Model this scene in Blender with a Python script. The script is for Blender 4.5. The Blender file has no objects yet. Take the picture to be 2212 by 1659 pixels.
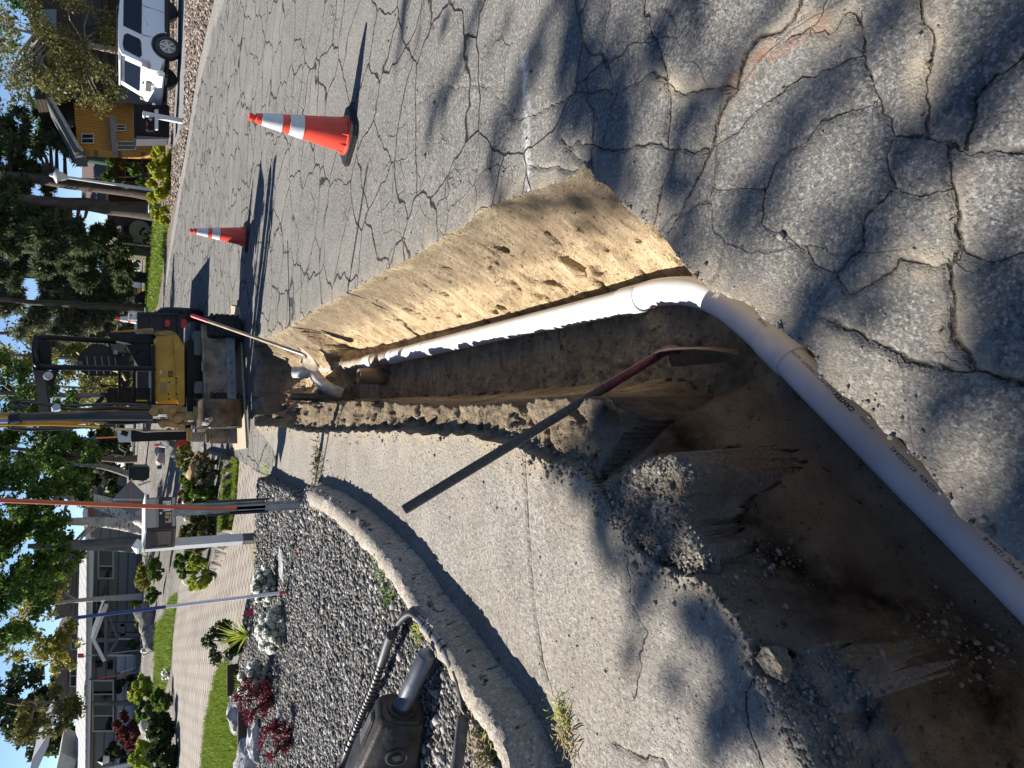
import bpy, bmesh, math, random
import numpy as np
from math import sin, cos, pi, radians, hypot, atan2, sqrt, exp
from mathutils import Vector, Matrix, Euler
random.seed(7); np.random.seed(7)
SC = bpy.context.scene
COL = SC.collection

# ---------------------------------------------------------------- camera, sky, sun, exposure
EYE = 1.42; FPX = 1533.0; PITCH = radians(28.7); ROLL = radians(1.5)
_F = Vector((0, cos(PITCH), -sin(PITCH))); _U = Vector((0, sin(PITCH), cos(PITCH))); _R = Vector((1, 0, 0))
RT = _R * cos(ROLL) + _U * sin(ROLL); UP = _U * cos(ROLL) - _R * sin(ROLL)
cam = bpy.data.cameras.new('camera'); camo = bpy.data.objects.new('camera', cam); COL.objects.link(camo)
m = Matrix.Identity(4)
for i in range(3):
    m[i][0] = -UP[i]; m[i][1] = RT[i]; m[i][2] = -_F[i]
m[0][3], m[1][3], m[2][3] = 0, 0, EYE
camo.matrix_world = m
cam.sensor_width = 36; cam.lens = 36 * FPX / 2212; cam.clip_start = 0.05; cam.clip_end = 600
SC.camera = camo
SUN_AZ = radians(151); SUN_EL = radians(43)
SUN = Vector((cos(SUN_AZ) * cos(SUN_EL), sin(SUN_AZ) * cos(SUN_EL), sin(SUN_EL)))
wd = bpy.data.worlds.new('World'); SC.world = wd; wd.use_nodes = True
_nt = wd.node_tree; _bg = _nt.nodes['Background']
_sky = _nt.nodes.new('ShaderNodeTexSky'); _sky.sky_type = 'NISHITA'; _sky.sun_disc = False
_sky.sun_elevation = SUN_EL; _sky.sun_rotation = radians(90) - SUN_AZ
_sky.air_density = 0.75; _sky.dust_density = 0.0; _sky.ozone_density = 3.5; _sky.altitude = 1900
_nt.links.new(_sky.outputs[0], _bg.inputs[0]); _bg.inputs[1].default_value = 0.068
sl = bpy.data.lights.new('sun', 'SUN'); sl.energy = 5.0; sl.angle = radians(0.53); sl.color = (1, .94, .85)
so = bpy.data.objects.new('sun', sl); COL.objects.link(so)
so.rotation_euler = SUN.to_track_quat('Z', 'Y').to_euler(); so.location = SUN * 30
SC.view_settings.view_transform = 'Standard'; SC.view_settings.look = 'None'
SC.view_settings.exposure = 1.08; SC.view_settings.gamma = 1
SC.cycles.max_bounces = 5; SC.cycles.transparent_max_bounces = 8
SC.cycles.use_denoising = True

# ---------------------------------------------------------------- where a point of the photograph lies in the place
def ray(X, Y): return _F * FPX + RT * (829.5 - Y) - UP * (X - 1106)
def G(X, Y, z=0.0):
    v = ray(X, Y); t = (z - EYE) / v.z
    return Vector((v.x * t, v.y * t, z))
def D(X, Y, y):
    v = ray(X, Y); t = y / v.y
    return Vector((v.x * t, y, EYE + v.z * t))
SLOPE = 0.035
def L(X, Y):                      # on the gently rising yard left of the road
    v = ray(X, Y); t = (0.10 - 7 * SLOPE - EYE) / (v.z - SLOPE * v.y)
    p = v * t
    if p.y < 7: return G(X, Y, 0.10)
    return Vector((p.x, p.y, 0.10 + SLOPE * (p.y - 7)))
def zl(y): return 0.10 + SLOPE * max(0, y - 7)
def PXM(y): return FPX * 1.09 / y   # rough photo pixels per metre at depth y

# ---------------------------------------------------------------- materials
def _n(nt, t, **k):
    n = nt.nodes.new(t)
    for a, b in k.items():
        if a.startswith('i_'): n.inputs[a[2:].replace('_', ' ')].default_value = b
        else: setattr(n, a, b)
    return n
def c4(c): return (c[0], c[1], c[2], 1)
MATS = {}
def M(name, col, rough=.6, metal=0, var=.18, scale=6, bump=.0, bscale=None, spec=.5, coat=0, col2=None, detail=6, trans=0, coord='Object', stretch=None):
    """plain surface with two octaves of tone change and some bump"""
    if name in MATS: return MATS[name]
    mt = bpy.data.materials.new(name); mt.use_nodes = True; nt = mt.node_tree; b = nt.nodes['Principled BSDF']
    tc = _n(nt, 'ShaderNodeTexCoord'); src = tc.outputs[coord]
    if stretch:
        mp = _n(nt, 'ShaderNodeMapping'); mp.inputs['Scale'].default_value = stretch; nt.links.new(src, mp.inputs[0]); src = mp.outputs[0]
    no = _n(nt, 'ShaderNodeTexNoise', i_Scale=scale, i_Detail=detail, i_Roughness=.62); nt.links.new(src, no.inputs[0])
    rp = _n(nt, 'ShaderNodeValToRGB'); e = rp.color_ramp.elements
    lo = [x * (1 - var) for x in col]; hi = [min(1, x * (1 + var)) for x in (col2 or col)]
    e[0].position = .3; e[1].position = .7; e[0].color = c4(lo); e[1].color = c4(hi)
    nt.links.new(no.outputs[0], rp.inputs[0]); nt.links.new(rp.outputs[0], b.inputs['Base Color'])
    b.inputs['Roughness'].default_value = rough; b.inputs['Metallic'].default_value = metal
    b.inputs['Specular IOR Level'].default_value = spec; b.inputs['Coat Weight'].default_value = coat
    if trans: b.inputs['Transmission Weight'].default_value = trans
    if bump:
        n2 = _n(nt, 'ShaderNodeTexNoise', i_Scale=bscale or scale * 6, i_Detail=8); nt.links.new(src, n2.inputs[0])
        bp = _n(nt, 'ShaderNodeBump', i_Strength=bump, i_Distance=.02); nt.links.new(n2.outputs[0], bp.inputs['Height']); nt.links.new(bp.outputs[0], b.inputs['Normal'])
    MATS[name] = mt
    return mt
def leafmat(name, a, b_, rough=.55, tr=.38):
    """foliage: tone per leaf from a stored random number, a little light through the blade"""
    if name in MATS: return MATS[name]
    mt = bpy.data.materials.new(name); mt.use_nodes = True; nt = mt.node_tree; b = nt.nodes['Principled BSDF']
    at = _n(nt, 'ShaderNodeAttribute', attribute_name='rnd')
    mx = _n(nt, 'ShaderNodeMix', data_type='RGBA'); mx.inputs[6].default_value = c4(a); mx.inputs[7].default_value = c4(b_)
    nt.links.new(at.outputs['Fac'], mx.inputs[0]); nt.links.new(mx.outputs[2], b.inputs['Base Color'])
    b.inputs['Roughness'].default_value = rough; b.inputs['Specular IOR Level'].default_value = .3
    if tr:
        t = _n(nt, 'ShaderNodeBsdfTranslucent'); nt.links.new(mx.outputs[2], t.inputs[0])
        ms = _n(nt, 'ShaderNodeMixShader', i_Fac=tr); o = nt.nodes['Material Output']
        nt.links.new(b.outputs[0], ms.inputs[1]); nt.links.new(t.outputs[0], ms.inputs[2]); nt.links.new(ms.outputs[0], o.inputs[0])
    MATS[name] = mt
    return mt

# ---------------------------------------------------------------- mesh helpers
def frame_of(d):
    d = Vector(d).normalized(); a = Vector((0, 0, 1)) if abs(d.z) < .95 else Vector((1, 0, 0))
    x = d.cross(a).normalized(); y = x.cross(d).normalized()
    return x, y, d
class MB:
    def __init__(s): s.v = []; s.f = []; s.mi = []; s.r = []
    def add(s, vs, fs, mi=0, rnd=0.0):
        o = len(s.v); s.v += [tuple(p) for p in vs]
        for f in fs: s.f.append([o + i for i in f]); s.mi.append(mi); s.r.append(rnd)
        return s
    def box(s, c, size, rot=None, mi=0, taper=None):
        hx, hy, hz = size[0] / 2, size[1] / 2, size[2] / 2; vs = []
        for z in (-1, 1):
            t = taper if (taper and z > 0) else (1, 1)
            for (x, y) in ((-1, -1), (1, -1), (1, 1), (-1, 1)):
                p = Vector((x * hx * t[0], y * hy * t[1], z * hz))
                if rot is not None: p = rot @ p
                vs.append(p + Vector(c))
        return s.add(vs, [(3, 2, 1, 0), (4, 5, 6, 7), (0, 1, 5, 4), (1, 2, 6, 5), (2, 3, 7, 6), (3, 0, 4, 7)], mi)
    def bar(s, a, b, w, h, up=(0, 0, 1), mi=0):
        a = Vector(a); b = Vector(b); d = (b - a); l = d.length; d.normalize()
        u = Vector(up); x = d.cross(u)
        if x.length < 1e-4: x = d.cross(Vector((1, 0, 0)))
        x.normalize(); u = x.cross(d)
        rot = Matrix((x, d, u)).transposed()
        return s.box((a + b) / 2, (w, l, h), rot, mi)
    def tube(s, pts, r, n=8, cap=True, mi=0):
        pts = [Vector(p) for p in pts]; k = len(pts); rr = r if isinstance(r, (list, tuple)) else [r] * k
        vs = []; x = None
        for i, p in enumerate(pts):
            d = (pts[min(i + 1, k - 1)] - pts[max(i - 1, 0)]).normalized()
            if x is None: x, y, _ = frame_of(d)
            x = (x - d * x.dot(d)).normalized(); y = d.cross(x)
            for j in range(n):
                t = 2 * pi * j / n; vs.append(p + (x * cos(t) + y * sin(t)) * rr[i])
        fs = [(i * n + j, i * n + (j + 1) % n, (i + 1) * n + (j + 1) % n, (i + 1) * n + j) for i in range(k - 1) for j in range(n)]
        if cap: fs += [tuple(range(n - 1, -1, -1)), tuple(range((k - 1) * n, k * n))]
        return s.add(vs, fs, mi)
    def lathe(s, prof, c=(0, 0, 0), n=24, axis=None, mi=0, squash=None):
        X, Y, Z = (Vector((1, 0, 0)), Vector((0, 1, 0)), Vector((0, 0, 1))) if axis is None else frame_of(axis)
        vs = []; c = Vector(c)
        for (r, z) in prof:
            for j in range(n):
                t = 2 * pi * j / n; vs.append(c + X * (r * cos(t)) + Y * (r * sin(t)) + Z * z)
        k = len(prof)
        fs = [(i * n + j, i * n + (j + 1) % n, (i + 1) * n + (j + 1) % n, (i + 1) * n + j) for i in range(k - 1) for j in range(n)]
        fs += [tuple(range(n - 1, -1, -1)), tuple(range((k - 1) * n, k * n))]
        return s.add(vs, fs, mi)
    def prism(s, poly, th, mi=0):
        """closed 3-D polygon pushed along th"""
        p = [Vector(q) for q in poly]; th = Vector(th); n = len(p)
        vs = p + [q + th for q in p]
        return s.add(vs, [tuple(range(n - 1, -1, -1)), tuple(range(n, 2 * n))] + [(i, (i + 1) % n, n + (i + 1) % n, n + i) for i in range(n)], mi)
    def grid(s, rows, mi=0, rnd=0.0):
        n = len(rows[0]); vs = [p for r in rows for p in r]
        return s.add(vs, [(i * n + j, i * n + j + 1, (i + 1) * n + j + 1, (i + 1) * n + j) for i in range(len(rows) - 1) for j in range(n - 1)], mi, rnd)
    def build(s, name, mat, parent=None, smooth=None, bevel=0, seg=2):
        me = bpy.data.meshes.new(name); me.from_pydata(s.v, [], s.f)
        for mt in (mat if isinstance(mat, (list, tuple)) else [mat]): me.materials.append(mt)
        if any(s.mi): me.polygons.foreach_set('material_index', s.mi)
        if any(s.r): me.attributes.new('rnd', 'FLOAT', 'FACE').data.foreach_set('value', s.r)
        bm = bmesh.new(); bm.from_mesh(me)
        if not any(s.r) and len(s.f) < 60000: bmesh.ops.recalc_face_normals(bm, faces=bm.faces)
        if bevel:
            es = [e for e in bm.edges if len(e.link_faces) == 2 and e.calc_face_angle(0) > .5]
            bmesh.ops.bevel(bm, geom=es, offset=bevel, segments=seg, affect='EDGES', clamp_overlap=True)
        bm.to_mesh(me); bm.free()
        if smooth is not None or bevel:
            me.shade_smooth(); me.set_sharp_from_angle(angle=radians(smooth or 40))
        o = bpy.data.objects.new(name, me); COL.objects.link(o)
        if parent is not None: o.parent = parent; o.matrix_parent_inverse = Matrix.Translation(-parent_loc(parent))
        return o
def parent_loc(p):
    return Matrix(p.matrix_basis).to_translation() + (parent_loc(p.parent) if p.parent and False else Vector((0, 0, 0)))
def tag(o, label=None, cat=None, group=None, kind=None):
    if label: o['label'] = label
    if cat: o['category'] = cat
    if group: o['group'] = group
    if kind: o['kind'] = kind
    return o
def empty(name, label, cat, loc=(0, 0, 0), group=None):
    o = bpy.data.objects.new(name, None); COL.objects.link(o); o.location = loc; o.empty_display_size = .1
    return tag(o, label, cat, group)
def copy_tree(o, parent=None, label=None, group=None, loc=None, rotz=None, scale=None):
    c = o.copy(); COL.objects.link(c)
    if parent is not None: c.parent = parent
    if label: c['label'] = label
    if group: c['group'] = group
    if loc is not None: c.location = loc
    if rotz is not None: c.rotation_euler = (0, 0, rotz)
    if scale is not None: c.scale = (scale,) * 3
    for ch in list(o.children): copy_tree(ch, c)
    return c
def lerp(a, b, t): return a + (b - a) * t
def smooth_path(pts, n=8):
    """Catmull-Rom through the points"""
    p = [Vector(q) for q in pts]; p = [p[0] * 2 - p[1]] + p + [p[-1] * 2 - p[-2]]; out = []
    for i in range(1, len(p) - 2):
        for k in range(n):
            t = k / n
            out.append(.5 * ((2 * p[i]) + (p[i + 1] - p[i - 1]) * t + (2 * p[i - 1] - 5 * p[i] + 4 * p[i + 1] - p[i + 2]) * t * t + (3 * p[i] - p[i - 1] - 3 * p[i + 1] + p[i + 2]) * t ** 3))
    out.append(p[-2]); return out
# ---------------------------------------------------------------- the ground: one height field, cut into its surfaces
def _hash(ix, iy, iz, s):
    h = (ix * 374761393 + iy * 668265263 + iz * 2147483647 + s * 1274126177) & 0xffffffff
    h = ((h ^ (h >> 13)) * 1274126177) & 0xffffffff
    return ((h ^ (h >> 16)) & 0xffff) / 65535.0
def vnoise(x, y, s=0):
    ix = np.floor(x).astype(np.int64); iy = np.floor(y).astype(np.int64); fx = x - ix; fy = y - iy
    fx = fx * fx * (3 - 2 * fx); fy = fy * fy * (3 - 2 * fy)
    a = _hash(ix, iy, 0, s); b = _hash(ix + 1, iy, 0, s); c = _hash(ix, iy + 1, 0, s); d = _hash(ix + 1, iy + 1, 0, s)
    return (a * (1 - fx) + b * fx) * (1 - fy) + (c * (1 - fx) + d * fx) * fy
def fbm(x, y, o=4, s=0):
    t = 0; a = .5; n = 0
    for i in range(o): t = t + a * (vnoise(x, y, s + i * 17) - .5); n += a; a *= .5; x = x * 2.03 + 3.1; y = y * 2.03 + 1.7
    return t / n * 2
def dline(px, py, pts):
    """distance to an open polyline and the closest point on it"""
    best = np.full(px.shape, 1e9); cx = np.zeros(px.shape); cy = np.zeros(px.shape)
    for (a, b) in zip(pts[:-1], pts[1:]):
        ax, ay = a[0], a[1]; dx, dy = b[0] - ax, b[1] - ay; l2 = dx * dx + dy * dy + 1e-12
        t = np.clip(((px - ax) * dx + (py - ay) * dy) / l2, 0, 1); qx = ax + t * dx; qy = ay + t * dy
        d = (px - qx) ** 2 + (py - qy) ** 2; k = d < best
        best[k] = d[k]; cx[k] = qx[k]; cy[k] = qy[k]
    return np.sqrt(best), cx, cy
def inside(px, py, poly):
    r = np.zeros(px.shape, bool); n = len(poly)
    for i in range(n):
        x0, y0 = poly[i][0], poly[i][1]; x1, y1 = poly[(i + 1) % n][0], poly[(i + 1) % n][1]
        if y0 == y1: continue
        k = ((y0 > py) != (y1 > py)) & (px < (x1 - x0) * (py - y0) / (y1 - y0) + x0); r ^= k
    return r
def ss(a, b, x): t = np.clip((x - a) / (b - a), 0, 1); return t * t * (3 - 2 * t)
def gl(pts, z=0.0): return [tuple(G(x, y, z))[:2] for x, y in pts]
def ll(pts): return [tuple(L(x, y))[:2] for x, y in pts]
def rough(pts, amp, step, seed):
    """a broken edge: the line with small teeth"""
    rnd = random.Random(seed); out = []
    for a, b in zip(pts[:-1], pts[1:]):
        d = hypot(b[0] - a[0], b[1] - a[1]); k = max(1, int(d / step)); nx, ny = -(b[1] - a[1]) / (d + 1e-9), (b[0] - a[0]) / (d + 1e-9)
        for i in range(k):
            t = i / k; j = rnd.uniform(-amp, amp) if i else 0
            out.append((lerp(a[0], b[0], t) + nx * j, lerp(a[1], b[1], t) + ny * j))
    out.append(pts[-1]); return out
# lines of the dig, as seen in the photograph
PX_R = [(549, 741), (592, 724), (637, 700), (672, 677), (733, 641), (791, 608), (866, 569), (904, 549), (985, 500), (1050, 452), (1100, 428), (1190, 397), (1222, 388), (1256, 357)]
PX_N = [(1256, 357), (1304, 397), (1351, 449), (1383, 480), (1411, 484), (1439, 520), (1466, 556), (1490, 587), (1510, 607), (1538, 631), (1574, 643), (1605, 651), (1646, 687), (1676, 705), (1715, 734), (1762, 764), (1768, 806), (1849, 870), (1881, 897), (1908, 935), (1948, 948), (1989, 999), (2037, 1064), (2069, 1117), (2118, 1144), (2212, 1219)]
PX_L = [(550, 920), (607, 923), (687, 937), (791, 932), (900, 936), (1000, 941), (1085, 960), (1125, 972)]
PX_S = [(1125, 972), (1200, 1000), (1266, 1036), (1297, 1077), (1323, 1109), (1358, 1165), (1397, 1213), (1436, 1226), (1502, 1248), (1555, 1305), (1585, 1336), (1612, 1388), (1625, 1458), (1648, 1470), (1690, 1530), (1760, 1659)]
W_R = rough(gl(PX_R), .006, .05, 1); W_N = rough(gl(PX_N), .007, .03, 2) + [(-.7, .35), (-1.1, .05)]
W_L = rough(gl(PX_L), .012, .06, 3); W_S = rough(gl(PX_S), .016, .04, 4) + [(-1.15, .85), (-1.9, .3)]
PIT = W_R + W_N[1:] + W_S[::-1] + W_L[::-1][1:]
W_F = gl([(640, 885), (700, 870), (747, 864), (910, 857), (1097, 849), (1188, 836), (1333, 827), (1406, 821), (1479, 821), (1591, 902), (1752, 1090), (1892, 1225), (2021, 1295), (2128, 1386), (2212, 1500)], -.61) + [(-1.35, .45), (-1.6, .2)]
W_T = gl([(640, 775), (700, 768), (824, 742), (919, 718), (1000, 704), (1097, 684), (1188, 662), (1333, 619), (1406, 598), (1450, 590)], -.56)
W_TN = [(a + .03, b - .03) for a, b in W_N if b < 1.62]
FLOOR = W_T + W_TN + W_F[::-1]
W_C = rough(gl([(655, 872), (730, 868), (803, 864), (910, 873), (1000, 876), (1097, 873), (1199, 860), (1280, 856), (1341, 856), (1377, 905)], -.12), .009, .022, 6)
W_K = gl([(690, 1045), (725, 1058), (760, 1075), (830, 1130), (900, 1200), (960, 1285), (1010, 1350), (1080, 1450), (1160, 1560)]) + [(-1.52, 2.05), (-1.75, 1.6), (-2.1, .9), (-2.4, .2)]
W_E = ll([(690, 1045), (650, 1082), (623, 1057), (578, 1039), (548, 1025), (539, 1025), (512, 1012), (480, 996), (467, 992), (453, 985), (412, 976), (390, 965), (355, 935), (340, 925)])
YARD = W_K[::-1] + W_E[1:] + [(-2, 95), (-70, 95), (-70, .2)]
GRAV = W_K[::-1] + ll([(650, 1082), (623, 1057), (578, 1039), (548, 1025), (545, 1090), (547, 1165), (540, 1220), (532, 1290), (520, 1330), (512, 1400), (520, 1440), (523, 1500), (527, 1600), (530, 1659)]) + [(-9, 6.2), (-9, .2)]
PAVE = ll([(548, 1025), (512, 1012), (480, 996), (478, 1010), (481, 1060), (482, 1100), (476, 1150), (468, 1190), (455, 1230), (430, 1262), (400, 1262), (385, 1235), (381, 1200), (376, 1240), (373, 1400), (372, 1440), (378, 1500), (383, 1659)]) + ll([(386, 1900), (470, 1900), (437, 1659), (445, 1560), (463, 1470), (478, 1430), (515, 1405), (520, 1330), (532, 1290), (540, 1220), (547, 1165), (545, 1090)])
LAWN = ll([(478, 1430), (463, 1470), (445, 1560), (437, 1659), (432, 1800), (540, 1800), (527, 1600), (523, 1500), (515, 1440), (497, 1434)])
LAWN2 = ll([(373, 1280), (373, 1400), (370, 1440), (363, 1470), (352, 1520), (348, 1560), (338, 1560), (338, 1420), (340, 1345), (352, 1330), (360, 1290)])
LAWN3 = ll([(468, 990), (480, 996), (481, 1060), (482, 1100), (477, 1148), (473, 1148), (472, 1060)])
R_EDGE = gl([(640, -500), (462, 0), (428, 150), (405, 300), (388, 400), (372, 500), (360, 580), (352, 640), (345, 700), (338, 760)])
GUTTER = R_EDGE + [(a - .55 - b * .004, b - .10) for a, b in R_EDGE[::-1]]
RYARD = R_EDGE + [(-1, 95), (90, 95), (90, 6)]
RDRIVE = gl([(402, -100), (402, 120), (397, 260), (383, 310), (371, 330), (376, 250), (382, 150), (383, -100)])
RLAWN = gl([(372, 440), (362, 505), (350, 600), (341, 660), (318, 690), (313, 640), (318, 560), (328, 500), (340, 470), (352, 455)])
APRON = W_L[::-1] + gl([(600, 985)]) + W_E[4:0:-1] + W_K + [(-2.4, -.4), (-1.9, .2)] + W_S[::-1]

def axis_lines(fine0, fine1, h, grow, lo, hi, far_grow=None, sw=.5):
    p = [fine0 + i * h for i in range(int((fine1 - fine0) / h) + 1)]
    s = h; x = p[-1]
    while x < hi: s *= (grow if s < sw else (far_grow or grow)); x += s; p.append(x)
    s = h; x = p[0]; q = []
    while x > lo: s *= grow; x -= s; q.append(x)
    return np.array(q[::-1] + p)
FINE = .0085
xs = axis_lines(-1.55, 1.25, FINE, 1.025, -70, 90, 1.06); ys = axis_lines(.62, 2.9, FINE, 1.0125, .2, 95, 1.035)
NX, NY = len(xs), len(ys)
GX, GY = np.meshgrid(xs, ys); HX = np.gradient(xs)[None, :].repeat(NY, 0); HY = np.gradient(ys)[:, None].repeat(NX, 1)
HM = np.minimum(HX, HY)
def snap(pts, lo=None):
    d, cx, cy = dline(GX, GY, pts); k = d < .72 * HM
    GX[k] = cx[k]; GY[k] = cy[k]
CH1 = rough(gl([(1292, 1038), (1340, 1008), (1379, 988), (1449, 973), (1493, 1022), (1485, 1104), (1495, 1147), (1532, 1202), (1515, 1246), (1417, 1213), (1351, 1147), (1297, 1066), (1292, 1038)], -.03), .012, .03, 51)
CH2 = rough(gl([(1774, 1402), (1843, 1375), (1908, 1424), (1962, 1483), (1927, 1520), (1870, 1509), (1806, 1466), (1774, 1402)], -.25), .010, .025, 52)
CH3 = rough(gl([(1660, 1440), (1700, 1420), (1760, 1470), (1800, 1560), (1840, 1620), (1830, 1659), (1770, 1659), (1700, 1520), (1660, 1440)], -.06), .012, .03, 53)
for ln in (W_R, W_N, CH1, CH2, CH3, W_L, W_S, W_K, W_E, GRAV, PAVE, LAWN, R_EDGE): snap(ln)
near = (GX > -3) & (GX < 2.5) & (GY < 12)
Z = np.zeros(GX.shape)
A = {k: np.zeros(GX.shape) for k in ('crack', 'sand', 'white', 'orange')}
# yard
iy_ = inside(GX, GY, YARD); ig = inside(GX, GY, GRAV)
dY = dline(GX, GY, W_K + W_E[1:])[0]
zy = .10 + SLOPE * np.clip(GY - 7, 0, 30)
ramp = np.where(ig & (GY < 8), ss(-.02, .0, dY), np.clip(dY / np.maximum(1.6, GY * .25), 0, 1))
isl = inside(GX, GY, ll([(467, 992), (453, 985), (412, 976), (398, 985), (385, 1040), (383, 1120), (385, 1200), (392, 1262), (430, 1262), (455, 1230), (468, 1190), (476, 1150), (473, 1060)]))
Z = np.where(iy_, zy * ramp + np.where(ig, fbm(GX * 1.7, GY * 1.7, 3, 5) * .03, 0), Z)
Z = np.where(isl, Z + .12, Z)
# road: worn unevenness
Z += np.where(~iy_, fbm(GX * .8, GY * .8, 3, 9) * .018 + fbm(GX * 6, GY * 6, 3, 10) * .0035, 0)
# pit
pit = inside(GX, GY, PIT)
idx = np.nonzero(near.ravel())[0]
def nearf(fn):
    out = np.full(GX.shape, 9.0); out.ravel()[idx] = fn(GX.ravel()[idx], GY.ravel()[idx]); return out
d_right = nearf(lambda a, b: dline(a, b, W_R + W_N[1:])[0])
d_left = nearf(lambda a, b: dline(a, b, W_L + W_S[1:])[0])
d_far = nearf(lambda a, b: dline(a, b, [W_R[0], W_L[0]])[0])
d_fl = nearf(lambda a, b: dline(a, b, FLOOR + FLOOR[:1])[0])
d_cr = nearf(lambda a, b: dline(a, b, W_C)[0])
in_fl = inside(GX, GY, FLOOR)
crest_poly = W_R + W_N[1:] + W_S[W_S.index(min(W_S, key=lambda q: hypot(q[0] + .12 - .0, q[1] - 1.9))):][::-1] + W_C[::-1]
in_cr = inside(GX, GY, crest_poly)
n1 = fbm(GX * 7, GY * 7, 4, 21); n2 = fbm(GX * 26, GY * 26, 4, 22); n3 = fbm(GX * 70, GY * 70, 2, 23)
d_out = np.minimum(np.minimum(d_right, d_left), d_far)
t = np.where(in_fl, 1, d_out / (d_out + d_fl + 1e-6))
rightness = d_left / (d_left + d_right + 1e-6)
prof = np.where(rightness > .5, np.power(t, .8), lerp(.30 * t + .70 * ss(.70, 1.0, t + n1 * .06), np.power(t, 1.45), ss(1.9, 2.4, GY)))
prof = np.clip(prof + n1 * .09 * np.sin(np.clip(t, 0, 1) * pi), 0, 1)
top = -.05 * (1 - rightness) ** 2 * (1 - np.exp(-d_left / .025))
zp = top + (-.61 - top) * prof
# left shoulder between slab edge and crest: shallow, then a steep cut
sh = pit & ~in_cr & (d_left < d_right) & (GY > 1.5) & (GY < 7.4)
ts = d_left / (d_left + d_cr + 1e-6)
z_sh = -.052 * (1 - np.exp(-d_left / .008)) - .028 * ts + n1 * .006 * ts + n2 * .010 * np.clip(ts * 3, 0, 1)
tc_ = np.where(in_fl, 1, d_cr / (d_cr + d_fl + 1e-6))
wall = pit & in_cr & ~in_fl & (d_cr < d_right) & (GY > 1.5) & (GY < 7.4)
wy = ss(1.62, 2.02, GY + n1 * .12)
zp = np.where(sh, lerp(zp, z_sh, wy), np.where(wall, lerp(zp, -.085 + (-.61 + .085) * np.power(tc_, .6), wy), zp))
zp = np.where(~sh & ~wall & (rightness > .5), zp - .034 * (1 - np.exp(-d_right / .010)) * (1 - t), zp)
# ridge of spoil between the two holes, and the shallow far hole
rl = gl([(700, 780), (690, 820), (655, 880), (640, 915)], -.3)
dr = nearf(lambda a, b: dline(a, b, rl)[0])
zp = np.where(pit, np.maximum(zp, (-.24 - .22 * ss(-.45, .25, GX)) - 1.5 * np.maximum(dr - .06, 0) + n1 * .05), zp)
d_pf = np.minimum(np.minimum(d_right, d_left), d_far + .02)
far_hole = pit & (GY > 7.1)
tf = np.clip(d_pf / .42, 0, 1); zfh = -.52 * np.power(tf, .9) + n1 * .14 * (tf < 1) * np.sin(tf * pi)
zp = np.where(far_hole & (dr > .12), np.maximum(zfh, -.55) , zp)
crumb = ss(.0, .05, d_out)
zp = zp + crumb * np.where(sh | wall, .45, 1) * (n2 * .016 + n3 * .008 + n1 * .006)
ext = pit & ~in_fl
zp = np.where(ext, zp - np.clip(fbm(GX * 13, GY * 13, 3, 41) - .24, 0, .5) * .24 * crumb, zp)
chm = np.zeros(GX.shape, bool)
d_pipe = nearf(lambda a, b: dline(a, b, [(.20, 5.7), (.383, 2.55), (.385, 2.13), (.235, 1.82), (.145, 1.70), (-1.02, .26)])[0])
for ch_, z0, til in ((CH1, -.026, (-.10, .05)), (CH2, -.245, (.05, .2)), (CH3, -.055, (-.12, .1))):
    ic_ = inside(GX, GY, ch_); dc_ = nearf(lambda a, b: dline(a, b, ch_)[0]); cx_ = sum(p[0] for p in ch_) / len(ch_); cy0 = sum(p[1] for p in ch_) / len(ch_)
    zc_ = z0 + til[0] * (GX - cx_) + til[1] * (GY - cy0) - .035 * np.exp(-dc_ / .014) + fbm(GX * 24, GY * 24, 4, 61) * .016 + fbm(GX * 75, GY * 75, 2, 62) * .008
    zs_ = z0 + til[0] * (GX - cx_) + til[1] * (GY - cy0) - .045 - 1.35 * dc_ - .9 * np.maximum(dc_ - .12, 0) + n1 * .05 * np.clip(dc_ * 8, 0, 1) + n2 * .012
    zp = np.where(pit & ~ic_ & (d_out > .012), np.maximum(zp, np.minimum(np.minimum(zs_, -.05), -.60 + 2.4 * np.maximum(0, d_pipe - .17 - n1 * .03))), zp)
    zp = np.where(ic_ & (dc_ > 1e-4), np.maximum(zp, zc_), zp); chm |= ic_
on_edge = d_out < 1e-4
zp = np.where(on_edge, np.where(d_left < 1e-4, Z, np.where(d_far < 1e-4, Z, Z)), zp)
Z = np.where(pit, zp, Z)
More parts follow.
